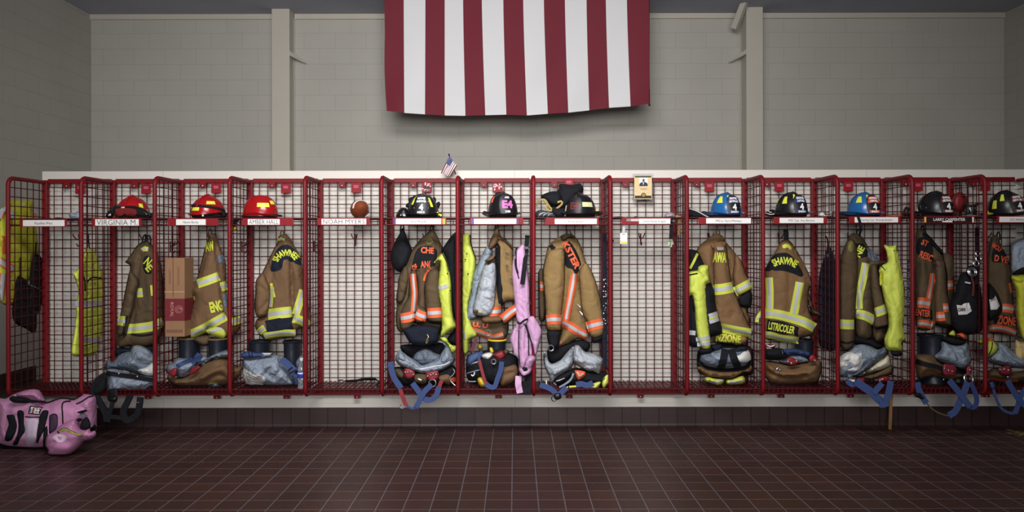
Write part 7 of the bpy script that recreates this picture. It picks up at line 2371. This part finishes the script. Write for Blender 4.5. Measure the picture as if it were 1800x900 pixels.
p = Puff(z([(512, 690), (530, 620), (600, 570), (700, 490), (820, 428), (860, 445), (900, 530), (960, 550), (1012, 530), (1025, 570), (1075, 560), (1083, 620), (1030, 660), (950, 680), (900, 740), (800, 820), (700, 848), (600, 842), (545, 822), (540, 770), (515, 740)]), 5.50, .12, 17, folds=[(z([(530, 720), (600, 690)]), 4, -.03), (z([(780, 640), (900, 600), (1000, 560)]), 5, .02), (z([(760, 460), (840, 520)]), 4, -.015), (z([(940, 600), (1000, 640)]), 4, -.02)], wr=(.012, 10, 1), seed=321)
p.build('pouch_body', mat('dusty_pink_canvas', sr(206, 138, 182), .75, var=.08, vscale=9, bump=.25, bscale=110), t)
p.band(z([(650, 582), (700, 550), (750, 545), (820, 580), (880, 605), (945, 598)]), 4.6, M_BLACK, 'piping', .004)
p.band(z([(665, 575), (710, 548), (755, 550), (820, 583), (880, 603), (940, 598)]), 3, M_LIME, 'lime_piping', .006)
p.band(z([(665, 575), (710, 548), (755, 550), (820, 583), (880, 603), (940, 598)]), .8, M_GREYINK, 'seam', .008, 3)
p.patch(z([(590, 640), (620, 605), (690, 600), (755, 625), (740, 665), (690, 692), (630, 680)]), mat('faded_crest', sr(232, 200, 226), .8, var=.12, vscale=60), 'faded_crest', .003)
p.patch(z([(650, 630), (680, 625), (700, 650), (670, 662)]), M_PINKBAG, 'crest_mark', .006)
for o_ in ([(860, 432), (900, 415), (922, 440), (885, 462)], [(870, 350), (970, 320), (978, 345), (905, 365)], [(905, 500), (930, 440), (985, 405), (1020, 470), (1018, 530), (960, 550), (915, 540)]):
    c_ = Puff(z(o_), 5.50, .035, 5, step=2, wr=None)
    c_.build('strap_clip', M_BLACK, t)
strap_px([(*c, 5.50) for c in z([(905, 370), (935, 380), (960, 410)])], 8, mat('smoke_vinyl', sr(110, 98, 116), .35), 'clear_tab', t, .006)
strap_px([(*c, 5.49) for c in z([(925, 520), (950, 460), (985, 420)])], 3, mat('smoke_vinyl', sr(110, 98, 116), .35), 'clip_edge', t, .006)

# tuft of dry straw at the right edge of the tiles
t = thing('straw_tuft', wp(1785, 750, 6.1), 'tuft of dry straw on the tiles at the far right', 'straw')
mb = MB()
rr = random.Random(3)
c = wp(1790, 752, 6.0)
for k in range(22):
    a_ = rr.uniform(-2.9, -.1)
    L_ = rr.uniform(.05, .13)
    p0 = Vector((c.x + rr.uniform(-.02, .05), 6.0 + rr.uniform(-.03, .03), .003))
    p1 = p0 + Vector((math.cos(a_) * L_, math.sin(a_) * L_ * .5, rr.uniform(.0, .05)))
    mb.tube([p0, p0.lerp(p1, .5) + Vector((0, 0, .012)), p1], .0016, 4)
o = mb.build('straw', mat('straw', sr(150, 128, 84), .9), t)
o['kind'] = 'stuff'

# ================================================================ flags
YFL = 8.80
M_FRED = mat('flag_red', sr(120, 34, 50), .8, bump=.12, bscale=300)
M_FWHITE = mat('flag_white', sr(236, 236, 238), .8, bump=.12, bscale=300)
M_FBLUE = mat('flag_blue', sr(52, 58, 112), .8)
t = thing('large_flag', wp(908, 0, YFL), 'large red and white striped flag hanging high on the rear side', 'flag')
top_x = [675.7, 709.7, 747.7, 781.7, 814, 847, 884.7, 919.7, 956, 993, 1031, 1065, 1102, 1141]
bot_x = [680, 710.7, 747, 781.7, 818, 853, 890, 926, 963, 999, 1036, 1071, 1109, 1143]
bot_y = [195, 198.5, 201, 203, 203.5, 202.5, 201.5, 203, 200, 198, 194, 189.5, 187, 182]
Y_TOP = -12.0


def flag_pt(i, q, v, off=0.0):
    """i stripe, q across the stripe 0..1, v down the flag 0..1"""
    s_ = i + q
    k = min(int(s_), 12)
    r_ = s_ - k
    tx = top_x[k] * (1 - r_) + top_x[k + 1] * r_
    bx_ = bot_x[k] * (1 - r_) + bot_x[k + 1] * r_
    by = bot_y[k] * (1 - r_) + bot_y[k + 1] * r_
    y = Y_TOP + (by - Y_TOP) * v
    w2 = max(0, (y - 0) / 200.0)
    x = tx + (bx_ - tx) * min(1, max(0, w2)) ** 1.3
    if s_ < .15:
        x -= 2.0 * math.sin(PI * min(1, max(0, (y - 60) / 135)))
    dep = .030 * math.sin(s_ * 1.05 + .7 * math.sin(v * 3)) + .016 * math.sin(s_ * 2.3 + v * 5 + 1) + .010 * math.sin(v * 14 + s_ * 1.7) * v
    return wp(x, y, YFL - dep * (.4 + .6 * v) - off)


mb = MB()
nq, nv = 6, 40
for i in range(13):
    for side in (0, 1):
        mb.grid(lambda u, v: flag_pt(i, u, v, .0 if side == 0 else -.0025), nq, nv, flip=bool(side))
fo = mb.build('cloth', M_FRED, t)
fo.data.materials.append(M_FWHITE)
per = (nq - 1) * (nv - 1) * 2
for k, pol in enumerate(fo.data.polygons):
    pol.material_index = (k // per) % 2
hm = MB()
for i in range(13):
    hm.grid(lambda u, v: flag_pt(i, u, 1 - .022 * v, .004), nq, 3)
    hm.grid(lambda u, v: flag_pt(i, u, 1 - .022 * v, -.004), nq, 3, flip=True)
ho = hm.build('bottom_hem', M_FRED, t)
ho.data.materials.append(M_FWHITE)
for k, pol in enumerate(ho.data.polygons):
    pol.material_index = (k // ((nq - 1) * 2 * 2)) % 2
c = wp(1141.5, 184.5, YFL - .02)
mb = MB()
mb.ball(c, .014, .010, .016, 10, 8)
mb.build('snap_hook', M_RUBBER, t)
MB().tube([wp(1141.3, -10, YFL - .015), wp(1141.5, 100, YFL - .015), c], .004, 6).build('edge_cord', M_NAVY, t)
tp = wp(660, Y_TOP, YFL)
tq = wp(1160, Y_TOP, YFL)
MB().tube([tp + Vector((0, 0, .01)), tq + Vector((0, 0, .01))], .02, 10).build('hanging_rod', M_STEEL, t)

t = thing('small_flag', wp(795, 306, 6.2), 'little stars and stripes flag on a black stick tucked behind the top rail', 'flag')
MB().tube([wp(789.3, 271.5, 6.20), wp(793, 284, 6.21), wp(801, 306.5, 6.245)], .0045, 6).build('stick', M_BLACK, t)
MB().ball(wp(789.3, 272, 6.20), .007, .007, .010, 8, 6).build('finial', M_BLACK, t)
P00, P01, P10, P11 = np.array((789.5, 274.5)), np.array((774.8, 303.6)), np.array((803, 291)), np.array((791.5, 310))


def sf(u, v, off=0.0):
    """u across the stripes, v along them"""
    p_ = (P00 * (1 - u) + P10 * u) * (1 - v) + (P01 * (1 - u) + P11 * u) * v
    p_ = p_ + np.array((.9 * math.sin(u * 7), .9 * math.sin(u * 9 + 1) * v))
    return wp(p_[0], p_[1], 6.19 - .012 * math.sin(u * 9 + v * 2) - off)


mb = MB()
for i in range(13):
    for side in (0, 1):
        mb.grid(lambda u, v: sf((i + u) / 13, v, 0 if side == 0 else -.002), 3, 12, flip=bool(side))
so_ = mb.build('cloth', M_FRED, t)
so_.data.materials.append(M_FWHITE)
for k, pol in enumerate(so_.data.polygons):
    pol.material_index = (k // (2 * 11 * 2)) % 2
mb = MB()
mb.grid(lambda u, v: sf(u * 7 / 13, v * .42, .0022), 8, 8)
mb.grid(lambda u, v: sf(u * 7 / 13, v * .42, -.0042), 8, 8, flip=True)
cn = mb.build('canton', M_FBLUE, t)
st = MB()
for a_ in range(5):
    for b_ in range(5):
        c = sf((.08 + .84 * a_ / 4) * 7 / 13, (.1 + .8 * b_ / 4) * .42, .003)
        st.add([c + Vector((.0022 * math.cos(k * PI / 5 + PI / 2) * (1 if k % 2 == 0 else .45), -.0006, .0022 * math.sin(k * PI / 5 + PI / 2) * (1 if k % 2 == 0 else .45))) for k in range(10)], [tuple(range(10))])
o = st.build('stars', M_FWHITE, cn, smooth=False)
o['kind'] = 'stuff'

# ---------------------------------------------------------------- tidy: the scene holds only what is placed
bpy.context.view_layer.update()
